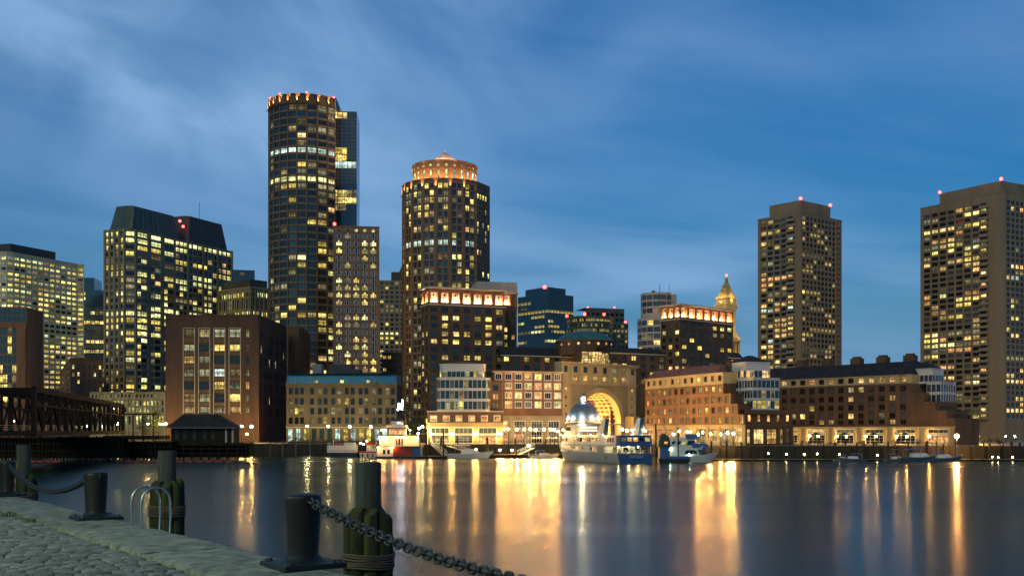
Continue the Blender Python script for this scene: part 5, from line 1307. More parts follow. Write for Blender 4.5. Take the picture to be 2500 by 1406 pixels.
def sconce(p, n, matn, label, group, r=.28):
    root = empty('wall_lamp', p, label, 'lamp', group, math.atan2(n.y, n.x))
    if (matn, r) not in SCON:
        m = MB(); m.bar((0, 0, -.25), (.42, 0, -.25), .07); m.box(0, .06, -.12, .12, -.5, 0); a = m.mesh('bracket', ['steel_dark'])
        m = MB(); m.sphere((.42, 0, .05), r, 0, 10, 6); g = m.mesh('globe', [matn], (0, 0, 0), True)
        m = MB(); m.lathe([(max(.001, r * 1.12 * math.sin(math.pi * j / 8)), .05 - r * 1.12 * math.cos(math.pi * j / 8)) for j in range(9)], .42, 0, 10, 0, R(85), R(275)); SCON[(matn, r)] = (a, g, m.mesh('added_shield', ['frame_stone']))  # added shell on the wall side, blocks lamp light from the wall
    for nm, me in zip(('bracket', 'globe', 'added_shield'), SCON[(matn, r)]):
        o = bpy.data.objects.new(nm, me); COL.objects.link(o); o.parent = root
for px, py in ((750, 1040), (801, 1040), (854, 1041), (906, 1042)): lamp(px, py, 425, 'lamp_white', 'globe street lamp in the row before the blue roofed block', 'lamps before the blue roofed block', r=.42)
for px, py in ((590, 1041), (614, 1041)): lamp(px, py, 436, 'lamp_warm', 'globe lamp by the foot of the large brick warehouse', 'lamps at the warehouse corner', r=.45)
lamp(603, 1059, 434, 'lamp_warm', 'low lamp between the two warehouse corner lamps', None, r=.3)
lamp(405, 1034, 425, 'lamp_warm', 'bright lamp at the left eave of the hip roofed bridge house', None, r=.40)
for px in (391, 398): lamp(px, 1035, 440, 'lamp_warm', 'pair lamp behind the hip roofed bridge house', 'pair of lamps behind the bridge house', r=.3)
lamp(275, 998, 450, 'lamp_white', 'tall street lamp in front of the pale stone podium', None, r=.5)
lamp(286, 1034, 432, 'lamp_white', 'low street lamp on the bridge approach under the podium', None, r=.42)
lamp(361, 1034, 440, 'lamp_warm', 'street lamp under the approach canopy', None, r=.32)
for px, py in ((1023, 1045), (1031, 1041)): lamp(px, py, 404, 'lamp_white', 'tall lamp of the pair left of the pavilion corner', 'pair of tall lamps beside the pavilion', r=.36)
for px, py in ((1021, 1058), (1051, 1058)): lamp(px, py, 402, 'lamp_warm', 'low globe lamp at the foot of the pavilion corner', 'low lamps at the pavilion corner', r=.30)
for px in (1099, 1105.5, 1157.5, 1165, 1215.5, 1224): sconce(Vector((gx(px, 404.8), 404.75 + (px - 1043) / 186 * .7, gz(1059, 405))), Vector((0, -1)), 'lamp_sconce', 'globe wall lamp between the pavilion windows', 'paired wall lamps on the pavilion', .32)
for px, py in ((1231, 1047), (1241, 1047), (1262, 1048), (1280, 1047), (1294, 1047), (1308, 1049), (1328, 1048), (1344, 1048), (1353, 1050), (1363, 1053), (1375, 1049)): lamp(px, py, 401.5 - (px % 3), 'lamp_bright', 'globe lamp on the restaurant terrace left of the arch', 'terrace lamps', r=.25 if px % 2 else .30, shade=True)
for px, py in ((1519, 1048), (1531, 1051), (1552, 1050)): lamp(px, py, 399 if px < 1540 else 396, 'lamp_bright', 'globe lamp before the low stone entrance block', 'lamps before the entrance block', r=.34, shade=True)
for px, py in ((1645, 1060), (1659, 1052), (1679, 1054), (1687, 1054), (1705, 1060), (1716, 1055), (1735, 1059), (1760, 1060), (1777, 1056), (1791, 1058)): lamp(px, py, max(359, 396 - (px - 1640) * .36), 'lamp_bright', 'globe lamp along the walk under the red brick wing', 'lamps along the red brick wing', r=.32 if px % 2 else .25, shade=True).rotation_euler.z = R(-62)
A_, d_ = Vector((104.1, 430.)), Vector((45.1, -57.1)).normalized(); n_ = Vector((d_.y, -d_.x))
for px in (1936, 1980, 2001, 2047, 2070, 2118, 2142, 2193, 2218, 2272):
    k = (px - CX) / F; t = (k * A_.y - A_.x) / (d_.x - k * d_.y); q = A_ + d_ * t + n_ * .5; sconce(Vector((q.x, q.y, gz(1065, q.y))), n_, 'lamp_sconce', 'globe wall lamp on the stone piers of the dark brick wing', 'wall lamps on the dark brick wing', .30)
lamp(2336, 1064, 345, 'lamp_orange', 'brightest mast lamp on a tall pole at the float by the dark wing', None, .6, .62, 'mast_lamp', 'steel_pale')
for px in (2362, 2388): lamp(px, 1063, 400, 'lamp_bright', 'bright lamp at the foot of the apartment tower', 'lamps at the apartment tower', r=.42)
for px in (2360, 2385): lamp(px, 1076, 396, 'lamp_orange', 'low garden lamp under the bright apartment lamps', 'low garden lamps', r=.36)
for px in (2455, 2478): lamp(px, 1065, 470, 'lamp_green', 'greenish entrance lamp on the apartment tower side', 'greenish entrance lamps', r=.24)
for px, py in ((1876, 1106), (1920, 1108), (1964, 1109), (1995, 1107), (2050, 1109), (2142, 1111), (2231, 1115), (2255, 1115), (2423, 1115), (2437, 1116), (2472, 1116)): lamp(px, py, 345 - (px > 2200) * 4, 'lamp_small', 'small dock light on the marina float', 'dock lights on the marina float', .7, .22, 'dock_light')
lamp(1291, 1087, 372, 'lamp_green', 'greenish white floodlight on the gangway landing', None, .7, .46, 'dock_flood', 'steel_pale')
for px, py in ((1162, 1097), (1220, 1098), (1250, 1098)): lamp(px, py, 380, 'lamp_orange', 'small orange light on the water taxi dock', 'orange lights on the water taxi dock', .8, .24, 'dock_light')
lamp(33, 1027, 330, 'lamp_small', 'orange warning lamp inside the bridge truss', None, 8.6, .28, 'warning_lamp')
for px, py in ((166, 956), (180, 1000)): pass

# light mast with two slanting white tubes
def tube_mast():
    Y = 402; root = empty('light_mast', (gx(986, Y), Y, GZ), 'slender mast carrying two dazzling white tubes left of the pavilion', 'mast')
    m = MB(); x = gx(986, Y); m.tube([(x, Y, GZ), (x, Y, gz(975, Y))], .16, 6); m.bar((gx(970, Y), Y, gz(990, Y)), (x, Y, gz(990, Y)), .1); m.build('mast', 'steel_dark', root)
    for (xa, ya), (xb, yb) in (((971, 1001), (977, 984)), ((981, 1000), (982.5, 976)), ((974, 992), (974, 984))):
        m = MB(); m.tube([P(xa, ya, Y - .3), P(xb, yb, Y - .3)], .22, 8); m.build('tube', 'tube_white', root)
tube_mast()

# ------------------------------------------------------------------ swing bridge
def bridge():
    E = Vector((-155., 402.)); W0 = Vector((-116., 236.)); d = (W0 - E).normalized(); L = (W0 - E).length; s = Vector((-d.y, d.x))
    root = empty('truss_bridge', (E.x, E.y, 8.3), 'dark rusty steel truss bridge with heavy top chords at the channel mouth', 'bridge')
    zb, zd, zt = 8.3, 9.6, 18.4; N = 16
    for side in (0, 13.):
        o = E - s * side * -1
        def pt(t, z): q = o + d * t; return (q.x, q.y, z)
        m = MB(); m.bar(pt(0, zt), pt(L, zt), .9, 1.3); m.build('top_chord', 'steel_dark', root)
        m = MB(); m.bar(pt(-4, zb + .5), pt(L, zb + .5), .9, 1.1); m.build('bottom_chord', 'steel_dark', root)
        m = MB(); m.bar(pt(0, zt - 3.4), pt(L, zt - 3.4), .5, .5); m.build('middle_chord', 'steel_dark', root)
        for i in range(N + 1):
            t = L * i / N; w = 1.0 if i % 4 == 0 else .6
            m = MB(); m.bar(pt(t, zb), pt(t, zt), w, w); m.build('post', 'steel_dark', root)
            if i < N:
                t2 = L * (i + 1) / N; a, b_ = (zb + .8, zt - .5) if i % 2 else (zt - .5, zb + .8)
                m = MB(); m.bar(pt(t, a), pt(t2, b_), .45, .45); m.build('diagonal', 'steel_rust', root)
                for f in (.1, .35): m = MB(); m.bar(pt(t, b_ + f), pt(t2, a + f), .10, .10); m.build('tie_rod', 'steel_rust', root)
    for i in range(N + 1):
        t = L * i / N; a = E + d * t; b_ = a + s * 13; m = MB(); m.bar((a.x, a.y, zt), (b_.x, b_.y, zt), .5, .6); m.build('cross_beam', 'steel_dark', root)
    m = MB(); a, b_ = E - d * 6, E + d * L; m.prism([v2(a), v2(b_), v2(b_ + s * 13), v2(a + s * 13)], zb, zd - .6); m.build('deck', 'timber_dark', root)
    m = MB()
    for off in (.8, 12.2):
        for z in (zd + .1, zd + .6, zd + 1.1): p, q = E + s * off, E + d * L + s * off; m.bar((p.x, p.y, z), (q.x, q.y, z), .08)
    m.build('railing', 'steel_pale', root)
    for px in (165, 208, 247):
        k = (px - CX) / F; t = (k * E.y - E.x) / (d.x - k * d.y); q = E + d * t + s * 6
        m = MB(); m.tube([(q.x, q.y, zd - .1), (q.x, q.y, zd + 1.15)], .09, 6, 1); m.sphere((q.x, q.y, zd + 1.3), .2, 0, 8, 5); m.build('deck_lamp', ['lamp_green', 'steel_dark'], root)
bridge()
def pier_frame(name, label, pxs, Y, ztop, deck_z=None, depth=8., cat='pier', dense=2.6):
    x0, x1 = gx(pxs[0], Y), gx(pxs[1], Y); root = empty(name, (x0, Y, 0), label, cat); n = max(2, int((x1 - x0) / dense))
    me = None
    for row in (0, depth):
        for i in range(n + 1):
            x = x0 + (x1 - x0) * i / n + random.uniform(-.2, .2); m = MB(); h = ztop + random.uniform(-.25, .5)
            if me is None: mm = MB(); mm.lathe([(.21, -2.5), (.19, ztop - .05), (.16, ztop), (.01, ztop + .02)], 0, 0, 8); me = mm.mesh('pile', ['timber_dark'])
            o = bpy.data.objects.new('pile', me); COL.objects.link(o); o.parent = root; o.location = (x - x0, row, random.uniform(-.3, .25)); o.rotation_euler = (random.uniform(-.02, .02), random.uniform(-.02, .02), 0)
        for z in (ztop * .42, ztop * .7, ztop - .5):
            m = MB(); m.box(x0, x1, Y + row - .32, Y + row - .18, z - .18, z + .18); m.build('waler', 'timber_dark', root)
    m = MB(); m.box(x0, x1, Y + depth * .5, Y + depth * .5 + .12, .9, ztop - .4); m.build('dark_backing', 'timber_dark', root)  # dark sheet added behind the piles so the pier reads black
    if deck_z:
        m = MB(); k = int((x1 - x0) / .9)
        m.box(x0 - .4, x1 + .4, Y - .4, Y + depth + .4, deck_z - .3, deck_z); m.build('deck', 'timber_dark', root)
    return root
pier_frame('fender_pier', 'black timber fender pier standing in the water below the truss bridge', (-140, 300), 338, 7.6, 7.4, 10, dense=1.05)
pier_frame('fender_pier', 'lower timber fender pier running from the bridge to the bridge house', (300, 420), 346, 6.2, 6.0, 8, dense=1.2)
pier_frame('timber_pier', 'timber pile pier carrying the hip roofed bridge house', (405, 600), 350, 5.3, 5.5, 9)
def tender_house():
    Y = 352; root = empty('bridge_house', (gx(490, Y), Y, 5.5), 'low dark bridge house with big hip roof on a timber pier', 'building')
    x0, x1 = gx(418, Y), gx(570, Y); ze = gz(1044, Y); m = MB(); m.box(x0, x1, Y, Y + 7.5, 5.5, ze); m.build('wall', 'timber_dark', root)
    e0, e1 = gx(408, Y), gx(578, Y); zr = gz(1010, Y); r0, r1 = gx(440, Y), gx(526, Y)
    m = MB(); m.prism([(e0, Y - 1.2), (e1, Y - 1.2), (e1, Y + 8.7), (e0, Y + 8.7)], ze, zr, 0, [(r0, Y + 3.4), (r1, Y + 3.4), (r1, Y + 4.2), (r0, Y + 4.2)])
    for k in range(7): z = ze + (zr - ze) * (k + .5) / 8; f = (k + .5) / 8; m.box(e0 + (r0 - e0) * f, e1 + (r1 - e1) * f, Y - 1.2 + 4.6 * f - .05, Y - 1.2 + 4.6 * f + .05, z, z + .07)
    m.build('hip_roof', 'roof_slate', root)
    for px in (432, 452, 475, 500, 520): m = MB(); x = gx(px, Y); m.box(x - .55, x + .55, Y - .06, Y + .05, 6.6, ze - .6); m.build('window', 'glass_dark', root)
    for px in (552, 568): m = MB(); x = gx(px, Y); m.box(x - .28, x + .28, Y - .10, Y - .02, 5.6, ze - .15); m.build('door_panel', 'frame_stone', root)
    m = MB(); m.bar((gx(408, Y), Y - 1.1, ze), (gx(578, Y), Y - 1.1, ze), .2, .22); m.build('gutter', 'frame_grey', root)
tender_house()
def approach():
    Y = 415; root = empty('canopy', (gx(262, Y), Y, GZ), 'open steel canopy over the bridge approach with thin posts', 'canopy')
    for px in (262, 300, 325, 349, 374): m = MB(); x = gx(px, Y); m.bar((x, Y, GZ), (x, Y, gz(1011, Y)), .4); m.build('post', 'steel_dark', root)
    m = MB(); m.box(gx(258, Y), gx(380, Y), Y - 2, Y + 6, gz(1012, Y), gz(1009, Y)); m.build('roof_beam', 'steel_rust', root)
    m = MB(); m.box(gx(258, Y), gx(395, Y), Y - 3, Y + 10, GZ + 1.6, gz(1063, Y)); m.build('deck', 'timber_dark', root)
    m = MB()
    for z in (1060, 1057, 1054): m.bar((gx(262, Y), Y - 2.8, gz(z, Y)), (gx(392, Y), Y - 2.8, gz(z, Y)), .07)
    for k in range(14): x = gx(262 + 10 * k, Y); m.bar((x, Y - 2.8, gz(1063, Y)), (x, Y - 2.8, gz(1053.5, Y)), .09)
    m.build('railing', 'steel_dark', root)
approach()
# orange boom floats
me = None
def boom():
    global me
    m = MB(); m.lathe([(.05, -1.2), (.28, -1.05), (.34, -.6), (.34, .6), (.28, 1.05), (.05, 1.2)], 0, 0, 10); me = m.mesh('boom_float', ['red_float'], (0, 0, 0), True)
    for px in list(range(4, 152, 19)) + list(range(292, 388, 22)) + list(range(438, 560, 24)):
        Y = 331 + random.uniform(-.5, .5); o = bpy.data.objects.new('boom_float', me); COL.objects.link(o); o.location = (gx(px, Y), Y, .12); o.rotation_euler = (0, R(90), R(random.uniform(-14, 14)))
        tag(o, 'red boom float in the chain along the fender pier', 'float', 'red boom floats along the fender piers')
boom()

# ------------------------------------------------------------------ marina floats, piles, gangways
def dock(x0, x1, Y, w, label, top=.62, sign=None):
    root = empty('floating_dock', (gx(x0, Y), Y, 0), label, 'dock'); a, b_ = gx(x0, Y), gx(x1, Y)
    m = MB(); m.box(a, b_, Y, Y + w, -.3, top - .1); m.build('float', 'timber_dark', root)
    n = max(2, int((b_ - a) / 2.4)); pm_ = None
    for i in range(n):
        m = MB(); m.box(a + (b_ - a) * i / n + .02, a + (b_ - a) * (i + 1) / n - .02, Y - .05, Y + w + .05, top - .1, top); m.build('deck_panel', 'deck_grey', root)
    return root
dock(1765, 2345, 341, 2.2, 'long marina float in front of the dark brick wing')
dock(2345, 2560, 339, 2.4, 'marina float beyond the mast lamp')
dock(1100, 1372, 378, 2.6, 'dark water taxi float under the terrace', 1.25)
dock(1018, 1090, 366, 5.0, 'low black work float beside the paddle boat', 1.0)
dock(1690, 1770, 343, 2.6, 'short float beyond the yacht bow')
PIL = {}
def pile(px, ytop, Y, r=.26, label='dark timber mooring pile rising from the marina floats', group='mooring piles', matn='timber_dark'):
    p = P(px, ytop, Y); k = (round(p.z, 1), r, matn)
    if k not in PIL: m = MB(); m.lathe([(r, -2.5), (r * .94, p.z - .12), (r * .7, p.z), (.02, p.z + .03)], 0, 0, 10); PIL[k] = m.mesh('mooring_pile', [matn], (0, 0, 0), True)
    o = bpy.data.objects.new('mooring_pile', PIL[k]); COL.objects.link(o); o.location = (p.x, p.y, 0); o.rotation_euler = (random.uniform(-.012, .012), random.uniform(-.012, .012), 0)
    tag(o, label, 'pile', group)
for px, y, Y, r in ((1737, 1076, 347, .3), (1774, 1076, 347, .3), (1810, 1080, 347, .28), (1845, 1084, 348, .2), (1876, 1084, 348, .2), (1958, 1076, 348, .24), (2011, 1078, 349, .26), (2040, 1083, 349, .2), (2092, 1080, 349, .24), (2112, 1080, 347, .2), (2133, 1076, 349, .24), (2168, 1077, 346, .24), (2217, 1077, 346, .28), (2261, 1077, 347, .3), (2265, 1076, 347.6, .3), (2286, 1076, 345, .22), (2303, 1083, 345, .28), (2320, 1085, 346, .22), (2402, 1079, 348, .28), (2416, 1082, 348, .3), (2441, 1081, 348, .2), (2449, 1082, 349, .2), (2470, 1077, 347, .4), (2490, 1080, 348, .3)): pile(px, y, Y, r)
for px, y, Y, r in ((1041, 1047, 364, .28), (1047, 1068, 372, .22), (1083, 1048, 364, .28), (1077, 1068, 384, .4), (1118, 1068, 390, .26), (1190, 1068, 384, .48), (1258, 1070, 381, .28), (1332, 1071, 384, .28)): pile(px, y, Y, r, 'tall mooring pile at the water taxi floats below the pavilion', 'piles at the water taxi floats')
pile(1602, 1034, 322, .24, 'tall thin pile rising behind the black arched shed', None); pile(1656, 1043, 322.5, .2, 'tall thin pile standing before the white yacht cabin', None)
for px, y, Y, r in ((722, 1066, 402, .3), (757, 1075, 402, .26), (690, 1074, 405, .26), (660, 1080, 405, .22)): pile(px, y, Y, r, 'pale grey pile in the dark water before the blue roofed block', 'piles before the blue roofed block', 'timber')
def gangway(p0, p1, label, w=1.6, h=1.3):
    p0, p1 = Vector(p0), Vector(p1); root = empty('gangway', (p1.x, p1.y, p1.z), label, 'gangway'); d = (p1 - p0); L = d.length; s = Vector((-d.y, d.x, 0)).normalized() * w; N = max(5, int(L / 1.7)); up = Vector((0, 0, h))
    for k in (0, 1):
        o = s * k; m = MB(); m.bar(p0 + o, p1 + o, .14); m.bar(p0 + o + up, p1 + o + up, .14)
        for i in range(N + 1):
            a = p0 + d * (i / N) + o; m.bar(a, a + up, .10)
            if i < N: c = p0 + d * ((i + 1) / N) + o; m.bar(a + (up if i % 2 else Vector()), c + (Vector() if i % 2 else up), .09)
        m.build('side_truss', 'steel_pale', root)
    m = MB(); v = [p0, p1, p1 + s, p0 + s]; m.add([(q.x, q.y, q.z - .08) for q in v] + [(q.x, q.y, q.z) for q in v], [(0, 3, 2, 1), (4, 5, 6, 7), (0, 1, 5, 4), (1, 2, 6, 5), (2, 3, 7, 6), (3, 0, 4, 7)]); m.build('walkway', 'steel_pale', root)
gangway((gx(1052, 396), 396, 4.4), (gx(1080, 370), 370, 1.1), 'steep white truss gangway beside the paddle boat')
gangway((gx(1090, 393), 393, 4.0), (gx(1146, 382), 382, 1.5), 'white truss gangway above the long pale launch')
gangway((gx(1298, 380), 380, 3.4), (gx(1263, 376), 376, 1.3), 'white truss gangway below the greenish floodlight')

# wharf edge: timber fender piles and rail
def wharf_edge():
    r = random.Random(4); mm = MB(); mm.lathe([(.2, -2.5), (.18, 4.1), (.12, 4.2), (.01, 4.22)], 0, 0, 8); me = mm.mesh('wharf_pile', ['timber_dark'], (0, 0, 0), True)
    for (x0, y0), (x1, y1) in zip(SHORE[1:-1], SHORE[2:]):
        L = math.hypot(x1 - x0, y1 - y0)
        if x0 > 190: L = 60; x1, y1 = x0 + 60, y0
        n = max(1, int(L / 4.6)); dx, dy = (x1 - x0) / L, (y1 - y0) / L
        for i in range(n):
            t = L * (i + .5) / n; o = bpy.data.objects.new('wharf_pile', me); COL.objects.link(o); o.location = (x0 + dx * t + dy * .25, y0 + dy * t - dx * .25, r.uniform(-.2, .1))
            tag(o, 'stubby timber fender pile against the wharf wall', 'pile', 'fender piles along the wharf wall')
        root = empty('wharf_railing', (x0, y0, GZ), 'dark steel railing along the wharf edge', 'railing', 'railings along the wharf edge')
        m = MB()
        for z in (.45, .8, 1.1): m.bar((x0, y0 + .4, GZ + z), (x1, y1 + .4, GZ + z), .05)
        m.build('rail', 'steel_dark', root)
        k = max(2, int(L / 2.2))
        for i in range(k + 1): m = MB(); m.bar((x0 + (x1 - x0) * i / k, y0 + .4 + (y1 - y0) * i / k, GZ), (x0 + (x1 - x0) * i / k, y0 + .4 + (y1 - y0) * i / k, GZ + 1.1), .06); m.build('post', 'steel_dark', root)
wharf_edge()

# ------------------------------------------------------------------ plants
def leaf_cloud(m, c, rx, ry, rz, n, s, rnd, mi=0):
    lumps = [(Vector((rnd.gauss(0, .45), rnd.gauss(0, .45), rnd.gauss(0, .42))), rnd.uniform(.32, .6)) for _ in range(10)]
    for _ in range(n):
        l, rad = rnd.choice(lumps); v = Vector((rnd.gauss(0, 1), rnd.gauss(0, 1), rnd.gauss(0, 1))).normalized() * rad * rnd.uniform(.55, 1.05) + l
        p = Vector((c[0] + v.x * rx, c[1] + v.y * ry, c[2] + v.z * rz)); a = Vector((rnd.uniform(-1, 1), rnd.uniform(-1, 1), rnd.uniform(-1, 1))).normalized(); b_ = a.orthogonal().normalized(); k = s * rnd.uniform(.6, 1.3)
        m.add([p - a * k, p + b_ * k * .6, p + a * k, p - b_ * k * .6], [(0, 1, 2, 3)], mi)
def tree(px, Y, ytop, w, label, matn='leaf_dark', n=900, seed=1, base=GZ, name='tree', cat='tree', group=None):
    rnd = random.Random(seed); x = gx(px, Y); zt = gz(ytop, Y); h = zt - base; root = empty(name, (x, Y, base), label, cat, group)
    m = MB(); m.tube([(x, Y, base), (x + .1, Y, base + h * .35), (x - .05, Y, base + h * .8)], [.2, .14, .05], 6)
    for k in range(5): a = rnd.uniform(0, 6.28); z = base + h * rnd.uniform(.3, .6); m.tube([(x, Y, z), (x + math.cos(a) * w * .3, Y + math.sin(a) * w * .3, z + h * .2)], [.07, .03], 5)
    m.build('trunk', 'bark', root); m = MB(); leaf_cloud(m, (x, Y, base + h * .62), w * .55, w * .5, h * .42, n, max(.16, w * .045), rnd); m.build('crown', matn, root)
    return root
tree(998, 418, 1008, 7.5, 'dark leafy tree between the paddle boat and the pavilion', seed=3, n=1500)
tree(1013, 425, 1022, 5.5, 'shorter dark tree close to the pavilion corner', seed=5)
tree(378, 446, 1000, 6.5, 'green street tree beside the podium right end', 'leaf', seed=6)
tree(352, 452, 1008, 5.5, 'smaller street tree under the podium windows', 'leaf', seed=8)
tree(2413, 392, 1066, 4.2, 'lamplit green shrub at the foot of the apartment tower', 'leaf', 600, 9, name='shrub', cat='shrub')
tree(2437, 392, 1072, 4.0, 'darker shrub right of the lamplit one', 'leaf_dark', 600, 11, name='shrub', cat='shrub')
for k, px in enumerate((1974, 1996, 2035, 2064, 2106, 2139, 2186, 2240)): tree(px, 362, 1073 + k % 3 * 2, 2.6, 'round dark planter bush along the marina walk', 'leaf_dark', 260, 20 + k, name='planter_bush', cat='shrub', group='planter bushes along the marina walk')
def hedge(x0, x1, Y, h, label, seed):
    rnd = random.Random(seed); root = empty('hedge', (gx(x0, Y), Y, GZ), label, 'hedge'); a, b_ = gx(x0, Y), gx(x1, Y); m = MB()
    for i in range(int((b_ - a) / 1.6)): leaf_cloud(m, (a + 1.6 * i + .8, Y, GZ + h * .5), 1.3, .9, h * .62, 110, .2, rnd)
    m.build('foliage', 'leaf_dark', root); m = MB(); m.box(a, b_, Y - .5, Y + .5, GZ, GZ + h * .45); m.build('stems', 'bark', root)
hedge(705, 965, 421, 1.9, 'dark clipped hedge under the lamps of the blue roofed block', 2)
# ------------------------------------------------------------------ terrace umbrellas
UMB = None
def umbrella(px, Y, open_=True):
    root = empty('terrace_umbrella', (gx(px, Y), Y, GZ), 'small blue terrace umbrella among the restaurant tables', 'umbrella', 'terrace umbrellas'); x = gx(px, Y)
    m = MB(); m.tube([(x, Y, GZ), (x, Y, GZ + 2.7)], .04, 5); m.build('pole', 'steel_pale', root)
    m = MB(); m.add([(x + 1.4 * math.cos(math.pi * k / 4), Y + 1.4 * math.sin(math.pi * k / 4), GZ + 2.1) for k in range(8)] + [(x, Y, GZ + 2.75)], [(k, (k + 1) % 8, 8) for k in range(8)]); m.build('canopy', 'frame_grey', root)
    m = MB(); m.lathe([(.6, GZ + .7), (.6, GZ + .76), (.02, GZ + .77)], x, Y, 10); m.lathe([(.05, GZ), (.05, GZ + .7)], x, Y, 6); m.build('table', 'steel_pale', root)
for px in (1270, 1302, 1316, 1341, 1286, 1355, 1180, 1205): umbrella(px, 403)
# ------------------------------------------------------------------ boats
def text_mesh(s, size, matn, parent, loc, rot, name='lettering', ext=.02):
    c = bpy.data.curves.new('lettering', 'FONT'); c.body = s; c.size = size; c.align_x = 'CENTER'; c.extrude = ext
    t = bpy.data.objects.new('lettering_tmp', c); COL.objects.link(t); bpy.context.view_layer.update()
    me = bpy.data.meshes.new_from_object(t.evaluated_get(bpy.context.evaluated_depsgraph_get())); bpy.data.objects.remove(t)
    me.materials.clear(); me.materials.append(M[matn]); o = bpy.data.objects.new(name, me); COL.objects.link(o); o.parent = parent; o.location = loc; o.rotation_euler = rot
    return o
def loft(m, secs, mi=0, caps=True):
    """secs: list of lists of points, each the same length, joined to a skin"""
    n = len(secs[0]); vs = [p for s in secs for p in s]; fs = []
    for i in range(len(secs) - 1):
        for j in range(n - 1): fs.append((i * n + j, i * n + j + 1, (i + 1) * n + j + 1, (i + 1) * n + j))
    if caps: fs += [tuple(range(n - 1, -1, -1)), tuple((len(secs) - 1) * n + j for j in range(n))]
    return m.add(vs, fs, mi)
def hull_secs(L, B, D, bow=.35, fl=.75, sheer=.5, rake=.09, tr=1.0):
    """x from stern 0 to bow L, half sections keel to gunwale both sides"""
    out = []
    for i in range(15):
        t = i / 14; w = (1 - max(0, (t - (1 - bow)) / bow) ** 2.1) * (tr + (1 - tr) * min(1, t * 4)); w = max(w, .015)
        zt = D + sheer * max(0, (t - .45) / .55) ** 1.6
        xk = L * t - (L * rake * max(0, (t - .7) / .3) ** 1.5); xg = L * t
        hb = B / 2
        row = [(xk, 0, -.35), (xk, hb * w * fl * .9, -.3), (xk + (xg - xk) * .4, hb * w * (fl + (1 - fl) * .4), zt * .35), (xg, hb * w, zt)]
        out.append([(x, -y, z) for x, y, z in row[::-1]] + row[1:])
    return out
class Boat:
    def __init__(s, name, label, loc, rz, group=None, cat='boat'): s.r = empty(name, loc, label, cat, group, rz)
    def p(s, name, m, mats, parent=None, smooth=False):
        if isinstance(mats, str): mats = [mats]
        me = m.mesh(name, mats, (0, 0, 0), smooth)
        if smooth: me.set_sharp_from_angle(angle=R(35))
        o = bpy.data.objects.new(name, me); COL.objects.link(o); o.parent = parent or s.r; return o
    def row(s, n, x0, x1, y, z0, z1, st, name='window', gap=.18, side=-1, t=.03):
        w = (x1 - x0) / n
        for i in range(n):
            m = MB(); a, b_ = x0 + w * i + w * gap / 2, x0 + w * (i + 1) - w * gap / 2; m.box(a, b_, min(y, y + side * t), max(y, y + side * t), z0, z1); s.p(name, m, st(i) if callable(st) else st)
    def rail(s, pts, h=1.0, k=1.5, matn='steel_pale', name='railing'):
        m = MB()
        for a, b_ in zip(pts, pts[1:]):
            a, b_ = Vector(a), Vector(b_); n = max(1, int((b_ - a).length / k))
            for z in (h, h * .55): m.bar(a + Vector((0, 0, z)), b_ + Vector((0, 0, z)), .05)
            for i in range(n + 1): q = a + (b_ - a) * (i / n); m.bar(q, q + Vector((0, 0, h)), .05)
        s.p(name, m, matn)
    def bulb(s, x, y, z, matn='lamp_warm', r=.16): m = MB(); m.sphere((x, y, z), r, 0, 8, 5); return s.p('lamp', m, matn)

